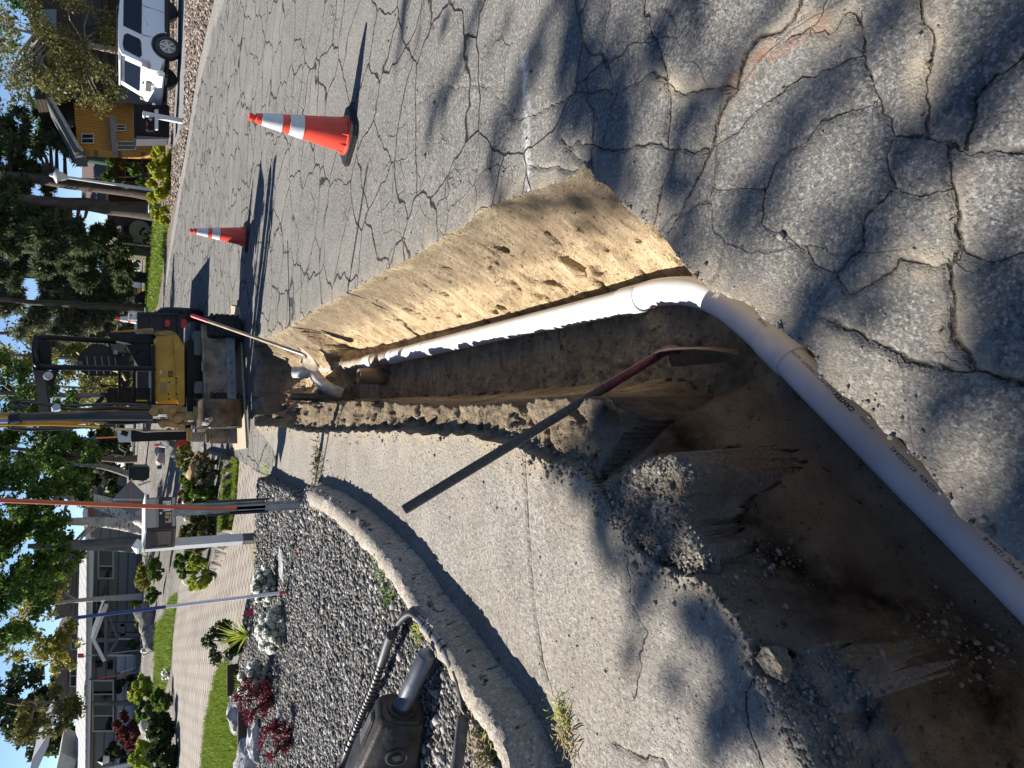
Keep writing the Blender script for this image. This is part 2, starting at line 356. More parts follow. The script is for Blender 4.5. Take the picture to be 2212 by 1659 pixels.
# traced cracks of the near asphalt
CRACKS = [([(1222, 325), (1245, 303), (1280, 318), (1330, 320), (1390, 313), (1425, 300), (1440, 318), (1480, 325), (1522, 328)], .006),
 ([(1205, 295), (1225, 318), (1252, 352)], .006), ([(1143, 360), (1190, 362), (1245, 366)], .006),
 ([(1530, 325), (1555, 240), (1585, 190), (1610, 110), (1640, 80), (1680, 70), (1720, 30), (1735, -20)], .012),
 ([(1535, 405), (1590, 403), (1650, 408)], .004), ([(1645, 490), (1690, 505), (1740, 545), (1775, 580), (1800, 590)], .005),
 ([(1855, 40), (1865, 110), (1880, 170), (1890, 220), (1915, 260), (1925, 290), (1990, 290), (2040, 300), (2090, 325), (2160, 320), (2212, 335), (2300, 350)], .0055),
 ([(1855, 40), (1830, 30), (1790, 70), (1760, 60)], .004), ([(1890, 225), (1840, 240), (1780, 260), (1740, 300), (1690, 330), (1660, 400), (1650, 440), (1645, 490)], .0045),
 ([(1925, 290), (1920, 340), (1920, 400), (1900, 430), (1870, 470), (1860, 520), (1800, 590)], .0055),
 ([(2040, 300), (2065, 350), (2060, 400), (2060, 450), (2080, 520), (2060, 600), (2050, 660), (2050, 740), (2100, 790)], .010),
 ([(1920, 410), (1980, 415), (2060, 405)], .0035), ([(1790, 700), (1840, 715), (1870, 740), (1920, 750), (1960, 780), (1990, 790), (2040, 803), (2100, 800), (2212, 825), (2300, 840)], .010),
 ([(2080, 530), (2140, 570), (2212, 545), (2300, 550)], .005), ([(1800, 590), (1830, 640), (1900, 600), (1950, 555), (2010, 585), (2070, 570)], .006),
 ([(1450, 320), (1430, 390), (1415, 440), (1408, 482)], .009), ([(1440, 500), (1480, 430), (1520, 350), (1530, 325)], .007),
 ([(1400, 155), (1470, 200), (1530, 190), (1590, 185)], .006), ([(1440, 318), (1440, 200), (1420, 110), (1400, 60), (1380, -30)], .006), ([(1700, 90), (1760, 45), (1790, -20)], .004),
 ([(1530, 325), (1620, 250), (1700, 190), (1800, 150), (1865, 110)], .004), ([(1300, 300), (1330, 200), (1300, 110), (1320, 0)], .003), ([(2000, 290), (1990, 180), (2020, 90), (1990, 0)], .006), ([(2090, 325), (2120, 200), (2212, 110)], .006),
 ([(1260, 200), (1210, 215), (1170, 240), (1110, 260), (1060, 330), (1060, 400)], .0035), ([(1260, 200), (1330, 200), (1400, 155)], .0035), ([(1110, 260), (1060, 190), (960, 190), (900, 230)], .003)]
CONC_CR = [([(1353, 1213), (1358, 1305), (1393, 1371), (1375, 1441), (1366, 1511)], .0035), ([(1323, 1611), (1350, 1625), (1423, 1640), (1440, 1680)], .006), ([(1625, 1458), (1600, 1500), (1605, 1560), (1640, 1659)], .005), ([(1440, 1226), (1400, 1160)], .003)]
JOINTS = [([(1125, 972), (1138, 1130), (1150, 1300), (1169, 1436), (1180, 1470)], .006), ([(750, 936), (748, 1043)], .006), ([(687, 937), (686, 1000), (668, 1060)], .012), ([(592, 722), (585, 600), (583, 480), (582, 300)], .006), ([(749, 632), (755, 560)], .006)]
def paint(key, sets, soft=1.0, jag=.012):
    jx = fbm(GX.ravel()[idx] * 22, GY.ravel()[idx] * 22, 3, 31) * jag; jy = fbm(GX.ravel()[idx] * 22, GY.ravel()[idx] * 22, 3, 32) * jag
    for pts, w in sets:
        d, _, _ = dline(GX.ravel()[idx] + jx, GY.ravel()[idx] + jy, gl(pts)); hm = HM.ravel()[idx] * .8
        A[key].ravel()[idx] = np.maximum(A[key].ravel()[idx], 1 - ss(w * .5, w * 1.2 + np.maximum(hm, .004) * soft, d))
def crackline(sets, jag=.02):
    """signed distance to the nearest traced crack, so that the line stays thin between mesh points"""
    ax, ay = GX.ravel()[idx], GY.ravel()[idx]
    jx = fbm(ax * 16, ay * 16, 4, 31) * jag; jy = fbm(ax * 16, ay * 16, 4, 32) * jag
    ud = A['ud'].ravel(); sd = A['sd'].ravel(); cw = A['cw'].ravel()
    for pts, w in sets:
        p = gl(pts); d, cx, cy = dline(ax + jx, ay + jy, p)
        best = np.full(ax.shape, 1e9); sg = np.ones(ax.shape)
        for q0, q1 in zip(p[:-1], p[1:]):
            dx, dy = q1[0] - q0[0], q1[1] - q0[1]; tt = np.clip(((ax + jx - q0[0]) * dx + (ay + jy - q0[1]) * dy) / (dx * dx + dy * dy), 0, 1)
            dd = (ax + jx - q0[0] - tt * dx) ** 2 + (ay + jy - q0[1] - tt * dy) ** 2; k = dd < best; best[k] = dd[k]
            sg[k] = np.sign((dx * (ay + jy - q0[1]) - dy * (ax + jx - q0[0]))[k])
        k = d < ud[idx]; j = idx[k]; ud[j] = d[k]; sd[j] = (d * sg)[k]; cw[j] = w
A['ud'] = np.full(GX.shape, 9.0); A['sd'] = np.full(GX.shape, 9.0); A['cw'] = np.full(GX.shape, .004)
crackline(CRACKS); crackline(CONC_CR); crackline(JOINTS, .006)
A['crack'] = (1 - ss(.003, .014, A['ud'])) * np.clip(A['cw'] / .007, .3, 1.2)
sand_sets = [(CRACKS[i][0], .026) for i in (3, 10, 14, 15, 16, 17, 22, 7)]
paint('sand', sand_sets, 5)
A['crack'] *= (1 - pit)
flat = ~pit & ~iy_
Z -= flat * A['crack'] * .009
for i, (pts, w) in enumerate(CRACKS[:16]):          # plates tilted a little against each other
    pass
paint('white', [([(1133, 120), (1136, 250), (1138, 340), (1140, 412)], .014)], 4); paint('orange', [([(1572, 180), (1610, 150), (1665, 108)], .02), ([(1705, 92), (1745, 60), (1772, 44)], .02)], 3)
d_edge = np.minimum(d_right, np.minimum(d_left, d_far))
A['sand'] = np.maximum(A['sand'] * .8, np.where(~pit, np.exp(-d_edge / .06) * .95 + np.exp(-d_edge / .22) * .16, 1))
A['sand'] *= np.clip(.75 + fbm(GX * 9, GY * 9, 3, 33) * .9, 0, 1.3)
# undercut at the foot of the near bank: its shade painted near black
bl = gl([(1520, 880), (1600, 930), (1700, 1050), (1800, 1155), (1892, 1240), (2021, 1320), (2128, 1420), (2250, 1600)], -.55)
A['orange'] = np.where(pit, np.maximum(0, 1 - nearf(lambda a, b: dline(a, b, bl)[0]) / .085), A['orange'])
A['white'] = np.where(pit, ss(2.35, 1.7, GY + n1 * .2) if False else np.clip((2.45 - GY - n1 * .25) / .7, 0, 1) * (1 - ss(.45, .62, rightness) * (GY > 1.75)), A['white'])
# ---- faces by surface
def cellmask(poly): return inside((GX[:-1, :-1] + GX[1:, 1:]) / 2, (GY[:-1, :-1] + GY[1:, 1:]) / 2, poly)
cp, cy_, cg, cv = cellmask(PIT), cellmask(YARD), cellmask(GRAV), cellmask(PAVE)
cl = cellmask(LAWN) | cellmask(LAWN2) | cellmask(LAWN3); cry, crd, crl = cellmask(RYARD), cellmask(RDRIVE), cellmask(RLAWN); cap = cellmask(APRON)
reg = np.zeros(cp.shape, int)
reg[cap] = 2; reg[cellmask(GUTTER)] = 10; reg[cry] = 7; reg[cry & crd] = 8; reg[cry & crl] = 9
reg[cy_] = 3; reg[cy_ & cg] = 4; reg[cy_ & cv] = 5; reg[cy_ & cl] = 6; reg[cp] = 1
for i_, c_ in enumerate((CH1, CH2, CH3)): reg[cp & cellmask(c_)] = 11 + i_
IDX = np.arange(NX * NY).reshape(NY, NX)
def surface(name, ids, mat, kind='structure', label=None, cat=None, attrs=()):
    k = np.isin(reg, ids)
    q = np.stack([IDX[:-1, :-1][k], IDX[:-1, 1:][k], IDX[1:, 1:][k], IDX[1:, :-1][k]], 1)
    u, inv = np.unique(q.ravel(), return_inverse=True); nf = len(q)
    me = bpy.data.meshes.new(name); me.vertices.add(len(u)); me.loops.add(nf * 4); me.polygons.add(nf)
    co = np.stack([GX.ravel()[u], GY.ravel()[u], Z.ravel()[u]], 1); me.vertices.foreach_set('co', co.ravel())
    me.loops.foreach_set('vertex_index', inv.astype(np.int32)); me.polygons.foreach_set('loop_start', np.arange(0, nf * 4, 4, dtype=np.int32))
    me.update(calc_edges=True); me.materials.append(mat)
    for a in attrs: me.attributes.new(a, 'FLOAT', 'POINT').data.foreach_set('value', A[a].ravel()[u].astype(np.float32))
    me.shade_smooth()
    o = bpy.data.objects.new(name, me); COL.objects.link(o); tag(o, label, cat, kind=kind); return o
# ---- ground materials
class NT:
    """tiny node-graph writer"""
    def __init__(s, name):
        s.m = bpy.data.materials.new(name); s.m.use_nodes = True; s.t = s.m.node_tree; s.b = s.t.nodes['Principled BSDF']; s.tc = s.t.nodes.new('ShaderNodeTexCoord').outputs['Object']
    def L(s, a, b): s.t.links.new(a, b)
    def noise(s, sc, det=6, src=None, rough=.6, dist=0):
        n = _n(s.t, 'ShaderNodeTexNoise', i_Scale=sc, i_Detail=det, i_Roughness=rough, i_Distortion=dist); s.L(src or s.tc, n.inputs[0]); return n.outputs[0]
    def noisec(s, sc, det=4):
        n = _n(s.t, 'ShaderNodeTexNoise', i_Scale=sc, i_Detail=det); s.L(s.tc, n.inputs[0]); return n.outputs[1]
    def vor(s, sc, feat='F1', src=None, out=0, rnd=1):
        n = _n(s.t, 'ShaderNodeTexVoronoi', feature=feat, i_Scale=sc, i_Randomness=rnd); s.L(src or s.tc, n.inputs[0]); return n.outputs[out]
    def ramp(s, f, stops, mode='LINEAR'):
        r = _n(s.t, 'ShaderNodeValToRGB'); e = r.color_ramp.elements; r.color_ramp.interpolation = mode
        while len(e) < len(stops): e.new(.5)
        for i, (p, c) in enumerate(stops): e[i].position = p; e[i].color = c4(c) if isinstance(c, (tuple, list)) else (c, c, c, 1)
        s.L(f, r.inputs[0]); return r.outputs[0]
    def mix(s, f, a, b, mode='MIX'):
        n = _n(s.t, 'ShaderNodeMix', data_type='RGBA', blend_type=mode)
        for sock, v in ((n.inputs[0], f), (n.inputs[6], a), (n.inputs[7], b)):
            if hasattr(v, 'is_linked'): s.L(v, sock)
            elif isinstance(v, (tuple, list)): sock.default_value = c4(v)
            else: sock.default_value = v
        return n.outputs[2]
    def math(s, op, a, b=0.0, c=None, clamp=False):
        n = _n(s.t, 'ShaderNodeMath', operation=op, use_clamp=clamp)
        for sock, v in zip(n.inputs, (a, b, c)):
            if v is None: continue
            if hasattr(v, 'is_linked'): s.L(v, sock)
            else: sock.default_value = v
        return n.outputs[0]
    def attr(s, name): return _n(s.t, 'ShaderNodeAttribute', attribute_name=name).outputs['Fac']
    def warp(s, sc, amt, stretch=None):
        n = s.noisec(sc, 3); v = _n(s.t, 'ShaderNodeVectorMath', operation='MULTIPLY_ADD'); s.L(n, v.inputs[0]); v.inputs[1].default_value = (amt,) * 3; s.L(s.tc, v.inputs[2]); o = v.outputs[0]
        return o
    def mapping(s, scale=(1, 1, 1), rot=(0, 0, 0), src=None):
        n = _n(s.t, 'ShaderNodeMapping'); n.inputs['Scale'].default_value = scale; n.inputs['Rotation'].default_value = rot; s.L(src or s.tc, n.inputs[0]); return n.outputs[0]
    def bump(s, h, st=.5, dist=.01, nrm=None):
        n = _n(s.t, 'ShaderNodeBump', i_Strength=st, i_Distance=dist); s.L(h, n.inputs['Height'])
        if nrm is not None: s.L(nrm, n.inputs['Normal'])
        return n.outputs[0]
    def done(s, col, rough=.85, nrm=None, spec=.3):
        if hasattr(col, 'is_linked'): s.L(col, s.b.inputs['Base Color'])
        else: s.b.inputs['Base Color'].default_value = c4(col)
        if hasattr(rough, 'is_linked'): s.L(rough, s.b.inputs['Roughness'])
        else: s.b.inputs['Roughness'].default_value = rough
        s.b.inputs['Specular IOR Level'].default_value = spec
        if nrm is not None: s.L(nrm, s.b.inputs['Normal'])
        return s.m
def crk(n):
    d = n.math('ABSOLUTE', n.math('ADD', n.attr('sd'), n.math('MULTIPLY', n.math('SUBTRACT', n.noise(45, 4), .5), .016)))
    w = n.math('MULTIPLY', n.attr('cw'), n.math('ADD', n.math('MULTIPLY', n.noise(7, 3), 2.2), -.62))
    c = n.math('SUBTRACT', 1.25, n.math('DIVIDE', d, n.math('MAXIMUM', w, .0012)), clamp=True)
    c = n.math('MULTIPLY', c, n.ramp(n.noise(55, 4, None, .7), [(.36, .15), (.54, 1.)]))
    return n.math('MULTIPLY', c, n.math('LESS_THAN', n.attr('ud'), .03))
def m_asphalt():
    n = NT('asphalt')
    big = n.noise(.55, 5); mid = n.noise(4, 6); fine = n.noise(120, 3)
    base = n.mix(n.ramp(mid, [(.3, 0.), (.7, 1.)]), (.092, .090, .083), (.145, .141, .130))
    base = n.mix(n.ramp(big, [(.35, 0.), (.65, .55)]), base, (.19, .178, .160))
    ag = n.vor(150, out=1); agd = n.vor(150)
    light = n.ramp(n.noise(95, 2), [(.52, 0.), (.62, 1.)])
    base = n.mix(n.math('MULTIPLY', light, .55), base, (.31, .30, .28)); dk = n.ramp(n.noise(70, 3), [(.36, 1.), (.46, 0.)])
    base = n.mix(n.math('MULTIPLY', dk, .7), base, (.05, .05, .05))
    gr = n.ramp(n.noise(52, 5, None, .75), [(.36, .6), (.50, 0.)]); base = n.mix(gr, base, (.05, .048, .044)); lt = n.ramp(n.noise(64, 3), [(.55, 0.), (.66, .65)]); base = n.mix(lt, base, (.34, .325, .30))
    dust = n.ramp(n.noise(.9, 6, n.mapping((1.6, .7, 1))), [(.50, 0.), (.70, .38)]); base = n.mix(dust, base, (.25, .235, .205))
    stone = n.math('MULTIPLY', n.ramp(n.vor(70), [(.18, 1.), (.28, 0.)]), n.ramp(n.vor(70, out=1), [(.42, 0.), (.5, 1.)])); base = n.mix(n.math('MULTIPLY', stone, .6), base, n.mix(n.noise(33, 1), (.22, .21, .195), (.52, .5, .46)))
    # fine crazing, further off
    w = n.warp(3.2, .22); w2 = n.warp(14, .05)
    e1 = n.vor(1.75, 'DISTANCE_TO_EDGE', w); e2 = n.vor(4.3, 'DISTANCE_TO_EDGE', n.warp(6, .12))
    far = n.ramp(n.t_sep_y(), [(0.0, 0.), (1.0, 1.)]) if hasattr(n, 't_sep_y') else None
    sp = _n(n.t, 'ShaderNodeSeparateXYZ'); n.L(n.tc, sp.inputs[0]); farm = n.math('MULTIPLY', n.math('SUBTRACT', sp.outputs[1], .6), .45, clamp=True)
    pres = n.ramp(n.noise(1.1, 3), [(.32, .35), (.44, 1.)]); pres2 = n.ramp(n.noise(.9, 3, n.mapping((1, 1, 1), (0, 0, .7))), [(.5, 0.), (.58, 1.)])
    wf = n.math('ADD', .0050, n.math('MULTIPLY', sp.outputs[1], .0011)); c1 = n.math('MULTIPLY', n.math('SUBTRACT', 1.5, n.math('DIVIDE', e1, wf), clamp=True), n.math('MULTIPLY', farm, pres)); c2 = n.math('MULTIPLY', n.math('SUBTRACT', 1.4, n.math('DIVIDE', e2, n.math('MULTIPLY', wf, 1.5)), clamp=True), n.math('MULTIPLY', pres2, .75))
    c2 = n.math('MULTIPLY', c2, n.math('MULTIPLY', farm, .8))
    cr = n.math('MAXIMUM', n.math('MAXIMUM', c1, c2), crk(n))
    sand = n.math('MULTIPLY', n.attr('sand'), n.ramp(n.noise(11, 6), [(.3, .35), (.62, 1.)]), clamp=True)
    sc = n.mix(n.noise(60, 5), (.20, .165, .12), (.42, .36, .275))
    base = n.mix(sand, base, sc)
    wp = n.math('MULTIPLY', n.attr('white'), n.ramp(n.noise(26, 6), [(.40, 0.), (.70, .6)])); base = n.mix(wp, base, (.74, .75, .78))
    op = n.math('MULTIPLY', n.attr('orange'), n.ramp(n.noise(34, 6), [(.38, 0.), (.66, .65)])); base = n.mix(op, base, (.36, .17, .095))
    base = n.mix(cr, base, n.mix(sand, (.018, .016, .015), (.09, .07, .05)))
    h = n.math('ADD', n.math('MULTIPLY', fine, .9), n.math('MULTIPLY', agd, -.35)); h = n.math('ADD', h, n.math('MULTIPLY', n.noise(230, 2), .5)); h = n.math('SUBTRACT', h, n.math('MULTIPLY', cr, 2.2))
    return n.done(base, .85, n.bump(h, .8, .005), .3)
def m_concrete(nm='old_concrete', cracks=True, lite=(1, 1, 1)):
    n = NT(nm)
    mid = n.noise(3.2, 6); base = n.mix(n.ramp(mid, [(.3, 0.), (.72, 1.)]), (.215, .196, .172), (.335, .312, .276))
    pits = n.ramp(n.vor(88, src=n.warp(50, .006)), [(.0, 1.), (.30, 0.)]); pn = n.ramp(n.noise(38, 3), [(.42, 0.), (.62, 1.)])
    pits = n.math('MULTIPLY', pits, pn); base = n.mix(n.math('MULTIPLY', pits, .75), base, (.10, .09, .08))
    st = n.ramp(n.vor(70), [(.12, 1.), (.2, 0.)]); base = n.mix(n.math('MULTIPLY', st, .5), base, n.mix(n.noise(51, 1), (.3, .29, .28), (.62, .6, .56)))
    gr = n.ramp(n.noise(48, 5, None, .75), [(.38, .75), (.52, 0.)]); base = n.mix(gr, base, (.11, .10, .088)); lt = n.ramp(n.noise(62, 3), [(.56, 0.), (.66, .6)]); base = n.mix(lt, base, (.50, .47, .42))
    stain = n.ramp(n.noise(1.3, 6), [(.46, 0.), (.72, .6)]); base = n.mix(stain, base, (.22, .19, .15))
    sand = n.math('MULTIPLY', n.attr('sand'), n.ramp(n.noise(12, 6), [(.3, .4), (.6, 1.)]), clamp=True); base = n.mix(sand, base, n.mix(n.noise(70, 4), (.27, .215, .145), (.47, .40, .29)))
    cr = crk(n) if cracks else n.math('MULTIPLY', 0., 0.); base = n.mix(cr, base, (.035, .03, .025))
    base = n.mix(1.0, base, lite, 'MULTIPLY')
    h = n.math('SUBTRACT', n.math('ADD', n.math('MULTIPLY', n.noise(60, 5), 1.3), n.math('MULTIPLY', n.noise(160, 2), .5)), n.math('MULTIPLY', pits, 1.4)); h = n.math('SUBTRACT', h, n.math('MULTIPLY', cr, 2.))
    return n.done(base, .9, n.bump(h, .85, .008), .25)
def m_dirt():
    n = NT('trench_dirt')
    mid = n.noise(5, 7, dist=.4); base = n.ramp(mid, [(.28, (.25, .196, .135)), (.5, (.43, .352, .245)), (.75, (.56, .475, .345))])
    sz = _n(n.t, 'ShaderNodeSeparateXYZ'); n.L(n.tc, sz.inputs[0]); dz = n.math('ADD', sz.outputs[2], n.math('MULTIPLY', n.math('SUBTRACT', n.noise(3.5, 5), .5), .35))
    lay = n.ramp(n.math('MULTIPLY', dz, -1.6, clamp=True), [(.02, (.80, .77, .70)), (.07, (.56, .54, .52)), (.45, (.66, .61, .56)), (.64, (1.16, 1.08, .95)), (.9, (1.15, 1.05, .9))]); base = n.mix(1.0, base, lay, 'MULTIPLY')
    blot = n.ramp(n.noise(9, 5, n.mapping((1, 1, 2.2))), [(.52, 0.), (.68, .75)]); base = n.mix(blot, base, (.19, .145, .10))
    org = n.ramp(n.noise(3.4, 4), [(.56, 0.), (.74, .28)]); base = n.mix(org, base, (.40, .30, .17))
    peb = n.ramp(n.vor(55), [(.12, 1.), (.2, 0.)]); base = n.mix(n.math('MULTIPLY', peb, .45), base, n.mix(n.noise(40, 1), (.14, .12, .1), (.5, .45, .38)))
    grey = n.mix(n.ramp(n.noise(6, 7), [(.3, 0.), (.7, 1.)]), (.150, .125, .096), (.285, .24, .186)); base = n.mix(n.math('MULTIPLY', n.attr('white'), .85), base, grey)
    stri = n.ramp(n.noise(1.0, 6, n.mapping((3, 22, 3)), .7), [(.34, .38), (.52, 0.)]); stri = n.math('MULTIPLY', stri, n.math('SUBTRACT', 1., n.attr('white'), clamp=True)); base = n.mix(stri, base, (.15, .115, .075))
    pk = n.math('MULTIPLY', n.ramp(n.noise(13, 5, None, .7), [(.30, 1.), (.37, 0.)]), n.ramp(n.noise(2.6, 2), [(.45, 0.), (.55, 1.)])); base = n.mix(n.math('MULTIPLY', pk, .85), base, (.045, .033, .022))
    dark = n.math('MULTIPLY', n.attr('orange'), n.ramp(n.noise(9, 5), [(.35, .3), (.6, 1.)]), clamp=True); base = n.mix(dark, base, (.022, .015, .01))  # shade of the undercut mixed into the soil colour
    hole = n.ramp(n.noise(34, 4), [(.27, 1.), (.36, 0.)]); base = n.mix(n.math('MULTIPLY', hole, .8), base, (.05, .035, .022))
    h = n.math('ADD', n.math('MULTIPLY', n.noise(26, 8), 1.6), n.math('MULTIPLY', n.noise(140, 4), .6)); h = n.math('ADD', h, n.math('MULTIPLY', peb, .4)); h = n.math('SUBTRACT', h, n.math('MULTIPLY', hole, .9)); h = n.math('SUBTRACT', h, n.math('MULTIPLY', pk, 1.6)); h = n.math('SUBTRACT', h, n.math('MULTIPLY', stri, .8))
    return n.done(base, .95, n.bump(h, .95, .018), .15)
def m_gravelbase():
    n = NT('gravel_bed'); v = n.vor(34, out=1); d = n.vor(34)
    base = n.mix(n.ramp(v, [(0, 0.), (1, 1.)]), (.07, .068, .066), (.42, .41, .40)); base = n.mix(n.ramp(d, [(.3, 0.), (.62, 1.)]), base, (.03, .028, .026))
    return n.done(base, .85, n.bump(n.math('MULTIPLY', d, -1.), 1, .03), .3)
def m_paver():
    n = NT('brick_pavers'); mp = n.mapping((1, 1, 1), (0, 0, radians(24)), n.warp(2, .012))
    b = _n(n.t, 'ShaderNodeTexBrick', i_Scale=1.0); b.inputs['Brick Width'].default_value = .30; b.inputs['Row Height'].default_value = .16; b.inputs['Mortar Size'].default_value = .013; b.inputs['Mortar Smooth'].default_value = .3; b.inputs['Bias'].default_value = .0
    b.inputs['Color1'].default_value = (.25, .218, .183, 1); b.inputs['Color2'].default_value = (.32, .287, .243, 1); b.inputs['Mortar'].default_value = (.055, .045, .037, 1); n.L(mp, b.inputs[0])
    base = n.mix(n.ramp(n.noise(1.1, 5), [(.4, 0.), (.7, .4)]), b.outputs[0], (.34, .30, .26)); base = n.mix(n.ramp(n.noise(60, 3), [(.4, .25), (.6, 0.)]), base, (.2, .18, .16))
    return n.done(base, .88, n.bump(n.math('SUBTRACT', n.noise(70, 3), n.math('MULTIPLY', b.outputs[1], 2.)), .6, .01), .25)
def m_soil(name, a, b_, c, sc=14):
    n = NT(name); base = n.ramp(n.noise(sc, 7), [(.3, a), (.5, b_), (.72, c)]); base = n.mix(n.ramp(n.vor(sc * 2.4, out=1), [(.2, 0.), (.9, .6)]), base, c); base = n.mix(n.ramp(n.noise(.8, 4), [(.4, .5), (.6, 0.)]), base, a)
    return n.done(base, .95, n.bump(n.noise(sc * 3, 6), 1, .04), .15)
surface('road', [0], m_asphalt(), attrs=('sd', 'ud', 'cw', 'sand', 'white', 'orange'))
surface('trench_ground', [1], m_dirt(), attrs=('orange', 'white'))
def m_rubble(name, a, b_):
    n = NT(name); base = n.mix(n.ramp(n.noise(9, 6), [(.35, 0.), (.65, 1.)]), a, b_); st = n.ramp(n.vor(48), [(.2, 1.), (.3, 0.)]); base = n.mix(n.math('MULTIPLY', st, .8), base, n.mix(n.noise(41, 1), (.12, .11, .1), (.50, .47, .42))); soil = n.ramp(n.noise(5, 5), [(.5, 0.), (.62, .7)]); base = n.mix(soil, base, (.24, .19, .125))
    h = n.math('ADD', n.math('MULTIPLY', n.noise(45, 8), 1.5), n.math('MULTIPLY', n.vor(55), -.9)); return n.done(base, .95, n.bump(h, 1, .02), .2)
LUMP = m_rubble('broken_concrete', (.17, .15, .122), (.29, .26, .215)); LUMPD = m_rubble('grey_concrete', (.19, .185, .175), (.29, .28, .265))  # second mix is greyer, the first warmer and tan
for i_, (lab, mt_) in enumerate((('large gritty broken piece of the slab on the bank nearest the shovel', LUMP), ('tilted grey broken piece of the slab lower on the near bank', LUMPD), ('broken slab piece at the bottom left of the dig beside the slab edge', LUMP))): surface('broken_slab', [11 + i_], mt_, None, lab, 'broken slab')['group'] = 'broken slab pieces on the near bank'
surface('driveway_apron', [2], m_concrete(), attrs=('sd', 'ud', 'cw', 'sand'))
surface('yard_ground', [3], m_soil('dry_bed_soil', (.09, .08, .07), (.20, .185, .165), (.36, .34, .31), 9))
surface('gravel_ground', [4], m_gravelbase())
surface('paved_driveway', [5], m_paver())
surface('lawn_ground', [6, 9], m_soil('lawn_soil', (.05, .09, .015), (.09, .15, .025), (.16, .22, .04), 30))
surface('mulch_ground', [7], m_soil('rock_mulch', (.07, .055, .045), (.17, .135, .11), (.34, .29, .25), 12))
surface('road_gutter', [10], m_soil('gutter_concrete', (.20, .19, .175), (.25, .24, .22), (.30, .29, .27), 6))
surface('side_driveway', [8], m_soil('grey_drive', (.17, .17, .175), (.21, .21, .215), (.25, .25, .255), 5))
def hz(x, y):
    """ground height under a point"""
    j = int(np.clip(np.searchsorted(xs, x), 1, NX - 1)); i = int(np.clip(np.searchsorted(ys, y), 1, NY - 1))
    return float(Z[i - 1:i + 1, j - 1:j + 1].mean())
# kerb round the gravel bed
def make_kerb():
    b = MB(); pts = smooth_path([(x, y, 0) for x, y in W_K], 16); rows = []; rnd = random.Random(3)
    prof = [(-.012, -.04), (-.006, .02), (-.0, .06), (.006, .09), (.012, .118), (.035, .145), (.08, .15), (.125, .138), (.15, .105), (.155, .02)]
    for i, p in enumerate(pts):
        d = (pts[min(i + 1, len(pts) - 1)] - pts[max(i - 1, 0)]).normalized(); nrm = Vector((d.y, -d.x, 0)) * 1.0
        w = 1 + .08 * rnd.uniform(-1, 1); e = ss(0, 8, np.array([float(i)]))[0] * .75 + .25
        rows.append([p + nrm * (a * w + rnd.uniform(-.008, .008)) + Vector((0, 0, h * (e if h > 0 else 1) + rnd.uniform(-.007, .007))) for a, h in prof])
    b.grid(rows); return b
KB_SIDE = 1
# ---------------------------------------------------------------- things near the dig
PVC = M('white_pvc', (.60, .615, .63), .36, var=.11, scale=5, spec=.45, detail=9, col2=(.63, .635, .64))
BLACK = M('black_rubber', (.022, .022, .024), .5, var=.4, scale=20)
STEEL = M('bright_steel', (.55, .55, .56), .3, metal=.9, var=.2, scale=30)
DKSTEEL = M('worn_dark_steel', (.10, .088, .07), .5, metal=.5, var=.55, scale=9, bump=.25, col2=(.22, .19, .15))
INK = M('black_ink', (.02, .02, .025), .5, var=.1)
def text_on(txt, size, fn, name, mat, parent, lift=0, bold=0, align='LEFT'):
    cu = bpy.data.curves.new('lettering', 'FONT'); cu.body = txt; cu.size = size; cu.offset = bold; cu.align_x = align; cu.resolution_u = 2
    o = bpy.data.objects.new('lettering', cu); COL.objects.link(o); bpy.context.view_layer.update()
    me = bpy.data.meshes.new_from_object(o.evaluated_get(bpy.context.evaluated_depsgraph_get()))
    bpy.data.objects.remove(o)
    for v in me.vertices: v.co = fn(v.co.x, v.co.y)
    me.materials.clear(); me.materials.append(mat)
    r = bpy.data.objects.new(name, me); COL.objects.link(r)
    if parent is not None: r.parent = parent; r.matrix_parent_inverse = Matrix.Translation(-parent_loc(parent))
    return r
